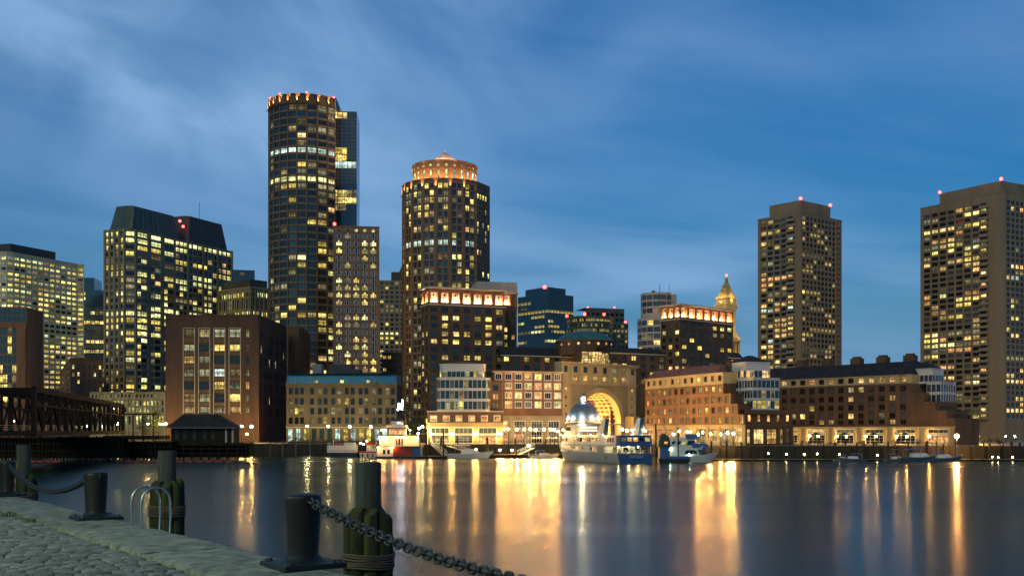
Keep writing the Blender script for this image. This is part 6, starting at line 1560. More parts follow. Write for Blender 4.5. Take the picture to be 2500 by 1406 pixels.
def dinner_ship():
    L, Bm = 50., 10.6; org = Vector((30.5, 313.)) + Vector((.918, .397)) * (Bm / 2)
    s = Boat('dinner_ship', 'large white dinner cruise ship with blue stern and two raked funnels, moored before the arch', (org.x, org.y, 0), math.atan2(.918, -.397), cat='ship')
    # local: x to the bow, y to port (+), so the seen port side is +y
    pe = Bm / 2
    m = MB(); loft(m, hull_secs(L, Bm, 2.9, .40, .86, 2.6, .10)); s.p('hull', m, 'hull_cream', smooth=True)
    m = MB(); m.box(-.06, .02, -pe + .05, pe - .05, -.2, 2.85); s.p('transom', m, 'hull_blue', None)
    m = MB(); m.box(.1, L * .8, -pe + .2, pe - .2, 2.75, 2.9); s.p('main_deck', m, 'deck_grey')
    def taper(x): t = x / L; return pe * (1 - max(0, (t - .60) / .40) ** 2.1) - .12
    def tier(x0, x1, z0, z1, inset=0., rk=.8, name='deckhouse', matn='white_paint', rs=0.):
        xs = [x0 + (x1 - x0) * k / 10 for k in range(11)]; m = MB(); secs = []
        for x in xs:
            w = max(.6, taper(x) - inset); dx = rk * max(0, (x - x0) / (x1 - x0)); ds = rs * (1 - (x - x0) / (x1 - x0))
            secs.append([(x + ds * .0, -w, z0), (x - dx + ds, -w, z1), (x - dx + ds, w, z1), (x, w, z0)])
        loft(m, secs); return s.p(name, m, matn)
    # aft of the main deck: open lit deck with end bulkhead, posts and bulwark
    tier(9.5, 43, 2.9, 5.0, 0, .6)
    m = MB(); m.box(9.2, 9.5, -pe + .5, pe - .5, 2.9, 4.9); s.p('aft_bulkhead', m, 'white_paint')
    m = MB(); m.box(9.1, 9.2, -2.6, -1.0, 3.2, 4.5); s.p('window', m, 'lit_dim'); m = MB(); m.box(9.1, 9.2, 1.2, 2.4, 2.95, 4.7); s.p('door', m, 'frame_bronze')
    for y in (-pe + .25, -1.6, 1.6, pe - .25):
        m = MB(); m.bar((.5, y, 2.9), (.5, y, 4.9), .18); s.p('post', m, 'white_paint')
    s.rail([(.3, -pe + .2, 2.9), (.3, pe - .2, 2.9), (9, pe - .2, 2.9)], .95)
    for y in (-3.2, 0., 3.2): s.bulb(4.5, y, 4.72, 'lamp_white', .16)
    for k in range(5): m = MB(); m.box(2.2, 3.0, -4 + k * 1.9, -3.2 + k * 1.9, 2.9, 3.35); m.box(2.2, 2.3, -4 + k * 1.9, -3.2 + k * 1.9, 3.35, 3.85); s.p('deck_chair', m, 'steel_pale')
    tier(0, 42, 5.0, 8.1, .0, 1.2, 'upper_deckhouse', 'white_paint', .6)
    m = MB(); m.add([(-.05, -pe + .1, 4.9), (-.05, pe - .1, 4.9), (.56, pe - .1, 8.1), (.56, -pe + .1, 8.1)], [(0, 3, 2, 1)]); m.add([(-.04, pe - .02, 4.9), (2.2, pe - .02, 4.9), (2.2, pe - .02, 8.1), (.58, pe - .02, 8.1)], [(0, 1, 2, 3), (3, 2, 1, 0)]); s.p('stern_panel', m, 'hull_blue')
    m = MB(); m.add([(-.04, pe + .02, 2.88), (1.4, pe + .02, 2.88), (.8, pe * .93, -.1), (-.04, pe * .93, -.1)], [(0, 1, 2, 3), (3, 2, 1, 0)]); s.p('stern_panel', m, 'hull_blue')
    for k in range(5):
        y = -3.9 + k * 1.95; m = MB(); zc = 6.35; m.add([(.18, y - .75, zc), (.18, y + .75, zc), (.38, y + .75, zc + 1.1), (.38, y - .75, zc + 1.1)], [(0, 3, 2, 1)]); s.p('window', m, ('lit_warm', 'glass_dark', 'lit_orange', 'lit_warm', 'lit_dim')[k])
    # port side windows (follow the taper)
    def side(n, x0, x1, z0, z1, st, gap=.2, off=.0, sl=0.):
        w = (x1 - x0) / n
        for i in range(n):
            a, b_ = x0 + w * i + w * gap / 2, x0 + w * (i + 1) - w * gap / 2; m = MB()
            m.add([(a, taper(a) - off + .03, z0), (b_, taper(b_) - off + .03, z0), (b_ - sl, taper(b_) - off + .03, z1), (a - sl, taper(a) - off + .03, z1)], [(3, 2, 1, 0), (0, 1, 2, 3)]); s.p('window', m, st(i) if callable(st) else st)
    wl_ = lambda p: (lambda i: 'lit_warm' if random.random() < p else ('lit_orange' if random.random() < .4 else 'glass_dark'))
    side(3, 3.5, 8.0, 6.1, 7.3, 'glass_dark', .2); side(8, 13.5, 29.5, 6.1, 7.3, wl_(.5)); side(5, 34, 41, 6.0, 7.1, wl_(.4), .3)
    side(3, 14.5, 18.5, 3.5, 4.6, wl_(.9), .25); side(6, 22.5, 34, 3.5, 4.6, wl_(.7), .2)
    m = MB(); m.add([(10.2, pe + .02, 2.95), (13.4, pe + .02, 2.95), (13.4, pe + .02, 4.9), (10.2, pe + .02, 4.9)], [(3, 2, 1, 0), (0, 1, 2, 3)]); s.p('cargo_door', m, 'hull_cream')
    m = MB()
    for z in (3.0, 5.0, 5.25, 8.0):
        for k in range(20): a, b_ = 1 + 41 * k / 20, 1 + 41 * (k + 1) / 20; m.bar((a, taper(a) + .03, z), (b_, taper(b_) + .03, z), .09, .12)
    s.p('rub_rail', m, 'steel_pale')
    m = MB(); m.box(8.0, 8.6, pe + .0, pe + .05, 1.3, 2.1); s.p('porthole', m, 'frame_dark')
    # pilot house, top deck, awning frame, bar lights
    tier(30, 41, 8.1, 11.0, .9, 2.2, 'pilot_house', 'white_paint'); side(4, 33.5, 38.5, 9.3, 10.5, lambda i: 'lit_yellow' if i == 0 else 'glass_dark', .18, .85, .5)
    m = MB(); secs = []
    for x in (12, 20, 30, 38): w = taper(x) - .6; secs.append([(x, -w, 11.0), (x, -w * .5, 11.45), (x, w * .5, 11.45), (x, w, 11.0)])
    loft(m, secs); s.p('awning', m, 'frame_grey')
    for x in (14, 18, 22, 26):
        for y in (-4.2, 4.2): m = MB(); m.bar((x, y, 8.1), (x, y, 11.0), .1); s.p('awning_post', m, 'steel_pale')
    s.rail([(.8, -pe + .3, 8.1), (.8, pe - .3, 8.1), (30, pe - .3, 8.1)], 1.0)
    m = MB(); m.box(17, 27.5, pe - 1.6, pe - 1.4, 9.4, 9.55, 0); m.box(17, 27.5, pe - 1.6, pe - 1.4, 10.3, 10.4, 0); s.p('bar_lights', m, 'strip_warm')
    m = MB(); m.box(17, 27.5, pe - 2.4, pe - 1.5, 8.1, 9.2); s.p('bar_counter', m, 'frame_bronze')
    # funnels: raked wedges, blue aft
    for x0, y0 in ((11.5, pe - 1.6), (2.6, -pe + 2.4)):
        m = MB(); m.prism([(x0, y0 - .8), (x0 + 4.2, y0 - .8), (x0 + 4.2, y0 + .8), (x0, y0 + .8)], 8.1, 13.0, 0, [(x0 - 1.2, y0 - .7), (x0 + .4, y0 - .7), (x0 + .4, y0 + .7), (x0 - 1.2, y0 + .7)]); f = s.p('funnel', m, 'white_paint')
        m = MB(); m.add([(x0 - .03, y0 - .72, 8.2), (x0 - .03, y0 + .72, 8.2), (x0 - 1.2, y0 + .62, 12.9), (x0 - 1.2, y0 - .62, 12.9)], [(0, 3, 2, 1), (0, 1, 2, 3)]); s.p('funnel_back', m, 'hull_blue', f)
        m = MB()
        for k in range(4): m.bar((x0 - 1.0 + k * .35, y0 - .3 + k * .2, 13.0), (x0 - 1.5 + k * .35, y0 - .3 + k * .2, 13.7), .2)
        s.p('exhaust_pipe', m, 'hull_black', f)
    m = MB(); m.sphere((29, 2.5, 11.9), .55, 0, 10, 6); s.p('floodlight', m, 'lamp_white'); m = MB(); m.bar((29, 2.5, 11.2), (29, 2.5, 11.5), .15); s.p('floodlight_post', m, 'steel_dark')
    for x, y in ((3, -2.5), (6, -2.0), (1.5, -4)): s.bulb(x, y, 9.3 + x * .05, 'lamp_white', .20)
    for x in (8, 16, 24, 32, 38):      # deck lamps on outriggers, added to brighten the ship's port side
        m = MB(); m.bar((x, taper(x), 8.0), (x, taper(x) + 1.1, 8.3), .07); s.p('added_lamp_arm', m, 'steel_pale'); s.bulb(x, taper(x) + 1.1, 8.1, 'lamp_warm', .09)
    # anchor pocket, bow pulpit
    m = MB(); m.add([(47.6, 1.3, 4.4), (49.6, .25, 4.9), (49.2, .3, 3.9), (47.4, 1.25, 3.3)], [(0, 1, 2, 3), (3, 2, 1, 0)]); s.p('bow_emblem', m, 'hull_blue')
    s.rail([(41, taper(41), 4.6), (45, taper(45), 4.9), (49.6, .2, 5.4)], .9)
    m = MB(); m.bar((46, 0, 5), (46, 0, 9), .1); s.p('jackstaff', m, 'steel_pale')
    text_mesh('ODYSSEY', 1.15, 'letter_pale', s.r, (-.08, 0, 1.65), (R(90), 0, R(-90))); text_mesh('BOSTON, MA', .5, 'letter_dark', s.r, (-.08, 0, .95), (R(90), 0, R(-90)))
dinner_ship()

def paddle_boat():
    Y = 371; x0, x1 = gx(916, Y), gx(1031, Y); W_ = x1 - x0; s = Boat('paddle_boat', 'white stern wheel paddle boat lit orange with red paddle box and two black stacks', (x0, Y, 0), 0)
    m = MB(); m.prism([(0, .8), (1.2, -.3), (W_ - .4, 0), (W_, 9), (0, 9)], -.3, .75); s.p('hull', m, 'hull_black')
    m = MB(); m.prism([(.4, 1.4), (1.6, .3), (5.8, .3), (5.8, 9), (.4, 9)], .75, 4.0); s.p('lower_deckhouse', m, 'white_paint')
    m = MB(); m.box(12.4, W_ - .6, .3, 9, .75, 4.0); s.p('lower_deckhouse', m, 'hull_blue')
    s.row(2, 2.2, 5.2, .3, 1.5, 3.0, lambda i: 'glass_dark', gap=.5)
    # paddle box with slats
    m = MB(); m.box(6.0, 12.2, .6, 1.4, .8, 4.0); pb = s.p('paddle_box', m, 'hull_black')
    for k in range(5): m = MB(); z = 1.0 + k * .62; m.box(6.1, 12.1, .1 + abs(k - 2) * .12, .5 + abs(k - 2) * .12, z, z + .42); s.p('paddle_slat', m, 'red_paint', pb)
    for x in (6.0, 9.0, 12.1): m = MB(); m.bar((x, .25, .8), (x, .25, 4.0), .16); s.p('wheel_arm', m, 'red_paint', pb)
    m = MB(); m.box(-.1, W_ - .2, -.4, 9.4, 4.0, 4.22); s.p('upper_deck', m, 'deck_grey')
    m = MB(); m.box(1.2, W_ - 1.8, 1.2, 9, 4.22, 7.6); s.p('upper_deckhouse', m, 'white_paint')
    s.row(3, 6.6, 9.4, 1.2, 4.4, 6.7, lambda i: ('frame_bronze', 'lit_dim', 'frame_bronze')[i], 'door', .2)
    s.rail([(0, 9, 4.22), (0, -.3, 4.22), (W_ - .4, -.3, 4.22), (W_ - .4, 9, 4.22)], 1.0)
    m = MB(); m.prism([(.2, -.2), (W_ - 1.2, -.2), (W_ - 1.2, 9.4), (.2, 9.4)], 7.6, 8.0, 0, [(4, .8), (W_ - 2, .8), (W_ - 2, 9), (4, 9)]); s.p('roof', m, 'roof_dark')
    m = MB(); m.box(4.4, 9.8, 1.6, 8, 8.0, 10.0); s.p('top_deckhouse', m, 'white_paint'); m = MB(); m.box(5.3, 8.9, 1.52, 1.6, 8.3, 9.4); s.p('window', m, 'lit_orange')
    m = MB(); m.box(3.2, 10.6, .9, 8.6, 10.0, 10.25); s.p('roof', m, 'roof_dark')
    m = MB(); m.box(3.4, 10.2, 1.4, 8.2, 10.25, 11.2); s.p('texas_deck', m, 'hull_cream')
    m = MB(); m.box(5.2, 9.0, 2.0, 5.5, 11.2, 12.6); s.p('pilot_house', m, 'white_paint'); s.row(2, 5.5, 8.6, 2.0, 11.6, 12.4, 'lit_cool', gap=.12)
    m = MB(); m.prism([(4.3, 1.2), (9.6, 1.2), (9.6, 6.3), (4.3, 6.3)], 12.6, 13.2, 0, [(6, 2.5), (8, 2.5), (8, 5), (6, 5)]); s.p('pilot_roof', m, 'roof_dark')
    for x in (3.4, 9.7): m = MB(); m.lathe([(.24, 10.2), (.24, 16.6), (.34, 16.7), (.34, 17.0), (.2, 17.0)], x, 3.4, 10); s.p('smokestack', m, 'hull_black', smooth=True)
    for x, z, mt in ((2.2, 9.6, 'lamp_boat'), (11.6, 9.5, 'lamp_boat'), (1.6, 7.0, 'lamp_boat'), (3.0, 7.1, 'lamp_boat'), (7.1, 7.2, 'lamp_boat'), (9.6, 7.2, 'lamp_boat'), (14.2, 7.0, 'lamp_boat'), (1.0, 3.7, 'lamp_boat'), (5.9, 3.8, 'lamp_boat')): s.bulb(x, -.25, z, mt, .26 if z in (7.0, 7.1) else .2)
paddle_boat()

def tour_boat():
    Y = 394; s = Boat('tour_boat', 'blunt white and navy tour boat with open top deck', (gx(797, Y), Y, 0), 0)
    m = MB(); m.prism([(.9, .3), (10.2, .0), (10.2, 6), (.9, 6)], -.3, 1.6, 0, [(.1, .1), (10.4, -.1), (10.4, 6), (.1, 6)]); s.p('hull', m, 'hull_navy')
    m = MB(); m.prism([(.1, .6), (.9, -.1), (10.4, -.1), (10.4, 6), (.1, 6)], 1.6, 4.1); s.p('deckhouse', m, 'white_paint')
    m = MB(); m.box(.9, 10.4, -.16, -.1, 2.15, 2.35); s.p('stripe', m, 'red_paint')
    m = MB(); m.box(6.2, 9.9, .3, 4, 4.1, 5.1); s.p('upper_locker', m, 'hull_cream')
    s.rail([(.3, 5, 4.1), (.3, .4, 4.1), (6, -.05, 4.1)], .95, 1.0)
    for k in range(4): m = MB(); m.box(1.6 + k * 1.1, 2.4 + k * 1.1, .8, 1.6, 4.1, 4.5); m.box(1.6 + k * 1.1, 2.4 + k * 1.1, 1.5, 1.6, 4.5, 5.0); s.p('seat', m, 'red_paint')
    s.row(2, .12, .8, .55, 2.6, 3.6, 'glass_dark', gap=.3)
    m = MB(); m.tube([(2.4, .5, 4.1), (2.4, .5, 6.2)], .14, 6); s.p('vent_post', m, 'hull_cream')
    m = MB(); m.lathe([(.2, -.3), (.55, -.2), (.55, .2), (.2, .3)], 0, 0, 12); o = s.p('tyre_fender', m, 'hull_black'); o.location = (10.3, -.3, 1.0); o.rotation_euler = (R(90), 0, 0)
tour_boat()
def harbor_tug():
    Y = 388; s = Boat('work_boat', 'small red and white work boat under yellow lights beside the paddle boat', (gx(874, Y), Y, 0), 0)
    m = MB(); m.prism([(.8, 0), (6.4, 0), (6.4, 3.4), (.8, 3.4)], -.3, 1.6, 0, [(.5, -.1), (6.6, -.1), (6.6, 3.5), (.5, 3.5)]); s.p('hull', m, 'hull_cream')
    m = MB(); m.box(.3, 6.6, -.15, 3.5, 1.6, 2.15); s.p('bulwark', m, 'red_paint'); m = MB(); m.box(2.9, 5.9, .6, 3, 2.1, 4.4); s.p('wheelhouse', m, 'white_paint')
    m = MB(); m.box(2.6, 6.3, .3, 3.3, 4.4, 5.4); s.p('canopy', m, 'red_paint'); s.row(2, 3.1, 5.7, .6, 3.0, 4.1, 'lit_yellow', gap=.2)
    for x, z in ((.9, 5.0), (1.9, 4.6), (3.1, 5.7)): s.bulb(x, .2, z, 'lamp_small', .26)
    for x, z in ((.9, 4.8), (1.9, 4.4)): m = MB(); m.bar((x, .4, 2.1), (x, .4, z), .09); s.p('lamp_post', m, 'steel_dark')
    for x in (1.6, 3.4, 5.2): m = MB(); m.lathe([(.1, .2), (.28, .3), (.28, 1.2), (.1, 1.3)], x, -.3, 8); s.p('fender', m, 'hull_black')
harbor_tug()

def yacht():
    Y = 328; L = 16.2; s = Boat('motor_yacht', 'white two deck motor yacht with blue canvas covers beside the dinner ship', (gx(1622, Y), Y + 1.5, 0), R(-4))
    m = MB(); loft(m, hull_secs(L, 4.8, 1.9, .5, .7, 1.2, .16)); s.p('hull', m, 'white_paint', smooth=True)
    m = MB(); m.prism([(2.0, -2.1), (12.6, -2.0), (12.6, 2.0), (2.0, 2.1)], 1.9, 4.4, 0, [(2.0, -2.0), (10.9, -1.8), (10.9, 1.8), (2.0, 2.0)]); s.p('saloon', m, 'white_paint')
    m = MB(); m.prism([(1.0, -2.1), (11.4, -1.9), (11.4, 1.9), (1.0, 2.1)], 4.4, 4.7); s.p('flybridge_deck', m, 'white_paint')
    m = MB(); m.prism([(1.6, -1.9), (10.4, -1.7), (10.4, 1.7), (1.6, 1.9)], 4.7, 6.9, 0, [(1.6, -1.8), (8.8, -1.5), (8.8, 1.5), (1.6, 1.8)]); s.p('upper_cabin', m, 'white_paint')
    m = MB(); m.prism([(1.4, -1.9), (9.3, -1.7), (9.3, 1.7), (1.4, 1.9)], 6.9, 7.4, 0, [(2.5, -1.3), (8.6, -1.2), (8.6, 1.2), (2.5, 1.3)]); s.p('roof', m, 'white_paint')
    m = MB(); m.prism([(6.6, -1.75), (9.9, -1.65), (9.9, 1.65), (6.6, 1.75)], 6.85, 8.3, 0, [(6.2, -1.7), (9.7, -1.5), (9.7, 1.5), (6.2, 1.7)]); s.p('canvas_cover', m, 'canvas_blue')
    m = MB(); m.prism([(8.4, -2.15), (13.4, -1.7), (13.4, 1.7), (8.4, 2.15)], 4.35, 5.6, 0, [(8.0, -2.1), (12.6, -1.6), (12.6, 1.6), (8.0, 2.1)]); s.p('canvas_cover', m, 'canvas_blue')
    def par(x0, x1, z0, z1, y, sk, mt): m = MB(); m.add([(x0, y, z0), (x1, y, z0), (x1 + sk, y + .04, z1), (x0 + sk, y + .04, z1)], [(0, 1, 2, 3)]); s.p('window', m, mt)
    for x in (2.0, 3.6, 5.2): par(x, x + 1.0, 5.4, 6.3, -1.96, .5, 'glass_dark' if x != 5.2 else 'lit_yellow')
    par(6.6, 8.6, 5.2, 6.5, -1.93, .5, 'glass_dark'); par(5.8, 8.3, 2.4, 3.7, -2.18, .7, 'glass_dark'); par(8.8, 9.7, 2.6, 3.5, -2.14, -.2, 'glass_dark')
    for k in range(3): m = MB(); a = -1.4 + k * .95; m.add([(12.52, a, 2.3), (12.52, a + .85, 2.3), (11.3, a + .82, 4.1), (11.3, a + .03, 4.1)], [(0, 1, 2, 3), (3, 2, 1, 0)]); s.p('windscreen', m, 'glass_blue')
    par(10.4, 12.3, 2.3, 3.9, -2.12, -.6, 'glass_blue')
    s.rail([(9.5, -2.2, 2.1), (13, -1.9, 2.5), (16, -.2, 3.05)], .8, 1.2); m = MB(); m.bar((5.4, 0, 7.4), (4.6, 0, 9.6), .14); m.lathe([(.5, 9.4), (.55, 9.6), (.1, 9.8)], 4.6, 0, 8); s.p('radar_arch', m, 'white_paint')
    s.bulb(1.6, -2.2, 3.9, 'lamp_green', .26); s.bulb(7.4, -2.25, 2.35, 'lamp_green', .14); m = MB(); m.box(1.2, 1.9, -1.4, -.4, 1.9, 3.2); s.p('glow_box', m, 'lit_orange')  # box glows through its emissive colour, it is no lamp
yacht()
def work_barge():
    Y = 321; s = Boat('work_barge', 'dark barge carrying a black arched shed between ship and yacht', (gx(1608, Y), Y, 0), 0, cat='barge')
    m = MB(); m.prism([(.2, 0), (8.6, 0), (8.6, 4), (.2, 4)], -.3, 1.3, 0, [(0, -.1), (9.3, -.1), (9.3, 4), (0, 4)]); s.p('hull', m, 'hull_black'); m = MB(); m.box(.3, 9.0, -.14, -.08, 1.2, 2.0); s.p('side_tarp', m, 'hull_blue')
    m = MB(); m.box(.4, 3.2, .0, 3.6, 1.3, 4.6); s.p('shed_wall', m, 'hull_blue')
    m = MB(); secs = []
    for y in (-.2, 4.2): secs.append([(1.7 + 1.75 * math.cos(a), y, 5.0 + 3.6 * math.sin(a)) for a in (math.pi * k / 12 for k in range(13))])
    loft(m, secs); m.box(.0, 3.4, -.15, 4.1, 4.5, 5.05); s.p('arched_shed', m, 'tarp_green'); m = MB(); m.box(1.6, 2.6, -.28, -.2, 5.5, 6.2); s.p('window', m, 'lit_orange')
work_barge()

def small_boat(px, Y, L, rz, label, top='canvas_blue', hull='white_paint', kind=0):
    s = Boat('motor_boat', label, (gx(px, Y), Y, 0), R(rz)); m = MB(); loft(m, hull_secs(L, L * .32, L * .10, .5, .7, L * .05, .14)); s.p('hull', m, hull, smooth=True); h = L * .10; w = L * .125
    m = MB(); m.prism([(L * .30, -w), (L * .74, -w * .8), (L * .74, w * .8), (L * .30, w)], h, h + L * .09, 0, [(L * .32, -w * .8), (L * .62, -w * .6), (L * .62, w * .6), (L * .32, w * .8)]); s.p('cabin', m, 'white_paint')
    m = MB(); m.add([(L * .745, -w * .75, h + .05), (L * .745, w * .75, h + .05), (L * .63, w * .55, h + L * .085), (L * .63, -w * .55, h + L * .085)], [(0, 1, 2, 3), (3, 2, 1, 0)]); s.p('windscreen', m, 'glass_blue')
    m = MB(); m.prism([(L * .16, -w), (L * .5, -w), (L * .5, w), (L * .16, w)], h + L * .17, h + L * .19, 0, [(L * .2, -w * .8), (L * .48, -w * .8), (L * .48, w * .8), (L * .2, w * .8)]); s.p('bimini_top', m, top)
    m = MB()
    for x in (.18, .48):
        for y in (-w * .9, w * .9): m.bar((L * x, y, h), (L * x, y, h + L * .17), .05)
    if kind: 
        for y in (-w * .6, w * .6): m.bar((L * .35, y, h + L * .18), (L * .40, y * .5, h + L * .36), .06)
        m.box(L * .34, L * .48, -w * .6, w * .6, h + L * .35, h + L * .365)
    s.p('frame', m, 'steel_pale'); s.rail([(L * .55, -w * 1.15, h + .05), (L * .8, -w * .8, h + .2), (L * .98, 0, h + L * .05)], .5, 1.2)
small_boat(1090, 374, 16, 2, 'long pale launch lying below the white gangway', 'frame_white')
small_boat(1296, 372, 9.5, 4, 'small open motor boat with blue cover left of the dinner ship bow')
small_boat(2036, 338, 7, 6, 'small motor boat at the marina float, lowest of the group', hull='hull_shaded'); small_boat(2112, 337, 8.5, 186, 'motor boat with blue canopy lying stern to the dock lights', hull='hull_shaded')
small_boat(2160, 337, 8.0, 8, 'sport fishing boat with tuna tower amid the marina', hull='hull_shaded', kind=1); small_boat(2192, 336.5, 13.5, 3, 'biggest marina cruiser with blue canvas beside the dock lights', hull='hull_shaded', kind=1); small_boat(2256, 335.5, 11.5, -4, 'low cruiser under blue cover near the mast lamp', hull='hull_shaded')
# ------------------------------------------------------------------ the near quay
ZQ = CZ - 1.8
E0 = Vector((-3.02, 15.30)); EE = Vector((-.571, .821)); EW = Vector((-.821, -.571))      # along the edge, and inwards
def Q(t, s, z=0.): p = E0 + EE * t + EW * s; return Vector((p.x, p.y, ZQ + z))
mat('granite_quay', (.25, .28, .23), .85, var=.65, vscale=3.6, bump=1., bscale=17, col2=(.085, .095, .07), orand=.2)
mat('sett', (.25, .28, .25), .8, var=.55, vscale=6, bump=.9, bscale=30, coords='Generated', orand=.38)
mat('joint_soil', (.022, .026, .015), .95, var=.5, vscale=5., bump=.5)
mat('bollard_paint', (.007, .011, .012), .45, spec=.35, var=.5, vscale=7., bump=.2, bscale=26, col2=(.018, .012, .008))
mat('plate_paint', (.010, .018, .020), .5, spec=.4, var=.5, vscale=4., bump=.4, bscale=22)
mat('chain_iron', (.010, .012, .010), .40, metal=.0, spec=.6, bump=.4, bscale=50)
mat('pile_pole', (.055, .068, .055), .8, spec=.2, var=.7, vscale=3.2, bump=.6, bscale=10, streak=True)
mat('pile_green', (.055, .066, .026), .85, spec=.15, var=.7, vscale=5., bump=.8, bscale=13, streak=True, col2=(.012, .013, .009))
mat('stainless', (.42, .45, .45), .32, metal=.9)
mat('weed_leaf', (.07, .13, .03), .7)
def quay():
    c = [Q(-22, .06), Q(60, .06), Q(60, 40), Q(-22, 40)]
    m = MB(); m.prism([(p.x, p.y) for p in c], -3, ZQ - .16, 0); o = m.build('quay', ['joint_soil']); tag(o, kind='structure')
    m = MB()      # granite wall blocks below the coping
    rnd = random.Random(3)
    for row in range(9):
        z1 = ZQ - .42 - row * .62; t = -12 - (row % 2) * .7
        while t < 30:
            l = rnd.uniform(1.2, 1.9); b = MB(); q = [Q(t + .012, -.02), Q(t + l - .012, -.02), Q(t + l - .012, .3), Q(t + .012, .3)]; b.prism([(p.x, p.y) for p in q], z1 - .60, z1); w = b.build('wall_block', 'granite_quay', o); t += l
            if t > 16: break
    # coping slabs, each with an uneven top and worn edges
    ts = [-13.0, -8.6, -4.4, -1.05, 2.3, 7.0, 11.6, 16.5, 21.6, 26.8, 32.0, 38]
    for k, (t0, t1) in enumerate(zip(ts, ts[1:])):
        b = MB(); nu, nv = 22, 9; L = t1 - t0 - .03; W_ = 1.42 + rnd.uniform(-.05, .06); dz = rnd.uniform(-.012, .012); tilt = rnd.uniform(-.012, .012)
        from mathutils import noise
        vs = []
        for i in range(nu + 1):
            for j in range(nv + 1):
                u, v = i / nu, j / nv; ed = min(u * L, (1 - u) * L, v * W_, (1 - v) * W_); rd = -.03 * max(0, 1 - ed / .07) ** 2
                n1 = noise.noise(Vector((t0 * 3 + u * L * 2.2, v * W_ * 2.2, k))); n2 = noise.noise(Vector((t0 + u * L * 7, v * W_ * 7, k + 5)))
                p = Q(t0 + .015 + u * L + noise.noise(Vector((v * 3, k, u))) * .02 * (1 if i in (0, nu) else 0), v * W_ + noise.noise(Vector((u * L * 1.5, k, 2.))) * .035 * (1 if j == nv else .3), dz + tilt * (u - .5) + rd + n1 * .022 + n2 * .014); vs.append(p)
        fs = [(i * (nv + 1) + j, (i + 1) * (nv + 1) + j, (i + 1) * (nv + 1) + j + 1, i * (nv + 1) + j + 1) for i in range(nu) for j in range(nv)]
        n0 = len(vs); rim = [i * (nv + 1) for i in range(nu + 1)] + [nu * (nv + 1) + j for j in range(1, nv + 1)] + [i * (nv + 1) + nv for i in range(nu - 1, -1, -1)] + [j for j in range(nv - 1, 0, -1)]
        vs += [vs[r] - Vector((0, 0, .40)) for r in rim]; nr = len(rim)
        fs += [(rim[(q + 1) % nr], rim[q], n0 + q, n0 + (q + 1) % nr) for q in range(nr)]
        b.add(vs, [f[::-1] for f in fs]); w = b.build('coping_stone', 'granite_quay', o, True, angle=50)
    # setts
    mes = []
    for v in range(6):
        r2 = random.Random(40 + v); b = MB(); a, w = .5, .5
        def ring(f, z): return [(x * a * f + r2.uniform(-.02, .02), y * w * f + r2.uniform(-.03, .03), z + r2.uniform(-.03, .03)) for x, y in ((-1, -.86), (-.88, -1), (.88, -1), (1, -.86), (1, .86), (.88, 1), (-.88, 1), (-1, .86))]
        vs = ring(.95, -1.0) + ring(.94, -.22) + ring(.87, -.04) + ring(.55, .01)
        fs = [(k * 8 + i, k * 8 + (i + 1) % 8, k * 8 + 8 + (i + 1) % 8, k * 8 + 8 + i) for k in range(3) for i in range(8)] + [tuple(24 + i for i in range(8))]
        b.add(vs, fs); mes.append((b, b.mesh('sett', ['sett'], (0, 0, 0), True)))
    P_ = .175; todo = []
    t = -7.
    row = 0
    while t < 34:
        s = 1.50 + rnd.uniform(0, .12); row += 1
        while s < 15:
            l = rnd.uniform(.20, .33); c = Q(t + rnd.uniform(-.012, .012), s + l / 2, 0); s += l + .012
            if c.y < 9 or c.x / c.y * F + CX < -260: continue
            px, py = c.x / c.y * F + CX, HY + 1.8 / c.y * F
            if py > 1640: continue
            todo.append((c.y + (600 if px < -10 or py > 1416 else 0), c, l, rnd.uniform(-.007, .006), rnd.randrange(6)))
        t += P_ * rnd.uniform(.94, 1.06)
    todo.sort(key=lambda q: q[0]); rz = math.atan2(EW.y, EW.x); rest = MB()
    for k, (_, c, l, dz, v) in enumerate(todo):
        wd = P_ * .93; er = (rnd.uniform(-.02, .02), rnd.uniform(-.018, .018), rz + rnd.uniform(-.05, .05))
        if k < 300:
            q = bpy.data.objects.new('sett', mes[v][1]); COL.objects.link(q); q.parent = o; q.location = (c.x, c.y, c.z - .02 + dz); q.rotation_euler = er; q.scale = (l, wd, .15)
        else:
            n0 = len(rest.v); cs, sn = math.cos(er[2]), math.sin(er[2])
            for x, y, z in mes[v][0].v:
                x *= l; y *= wd; z = z * .15 + er[0] * y + er[1] * x; rest.v.append((c.x + cs * x - sn * y, c.y + sn * x + cs * y, c.z - .02 + dz + z))
            rest.f += [[n0 + i for i in f] for f in mes[v][0].f]; rest.m += [0] * len(mes[v][0].f)
    if rest.v: w = rest.build('sett_field', 'sett', o, True, angle=60); w['kind'] = 'stuff'
    return o
quay_o = quay()

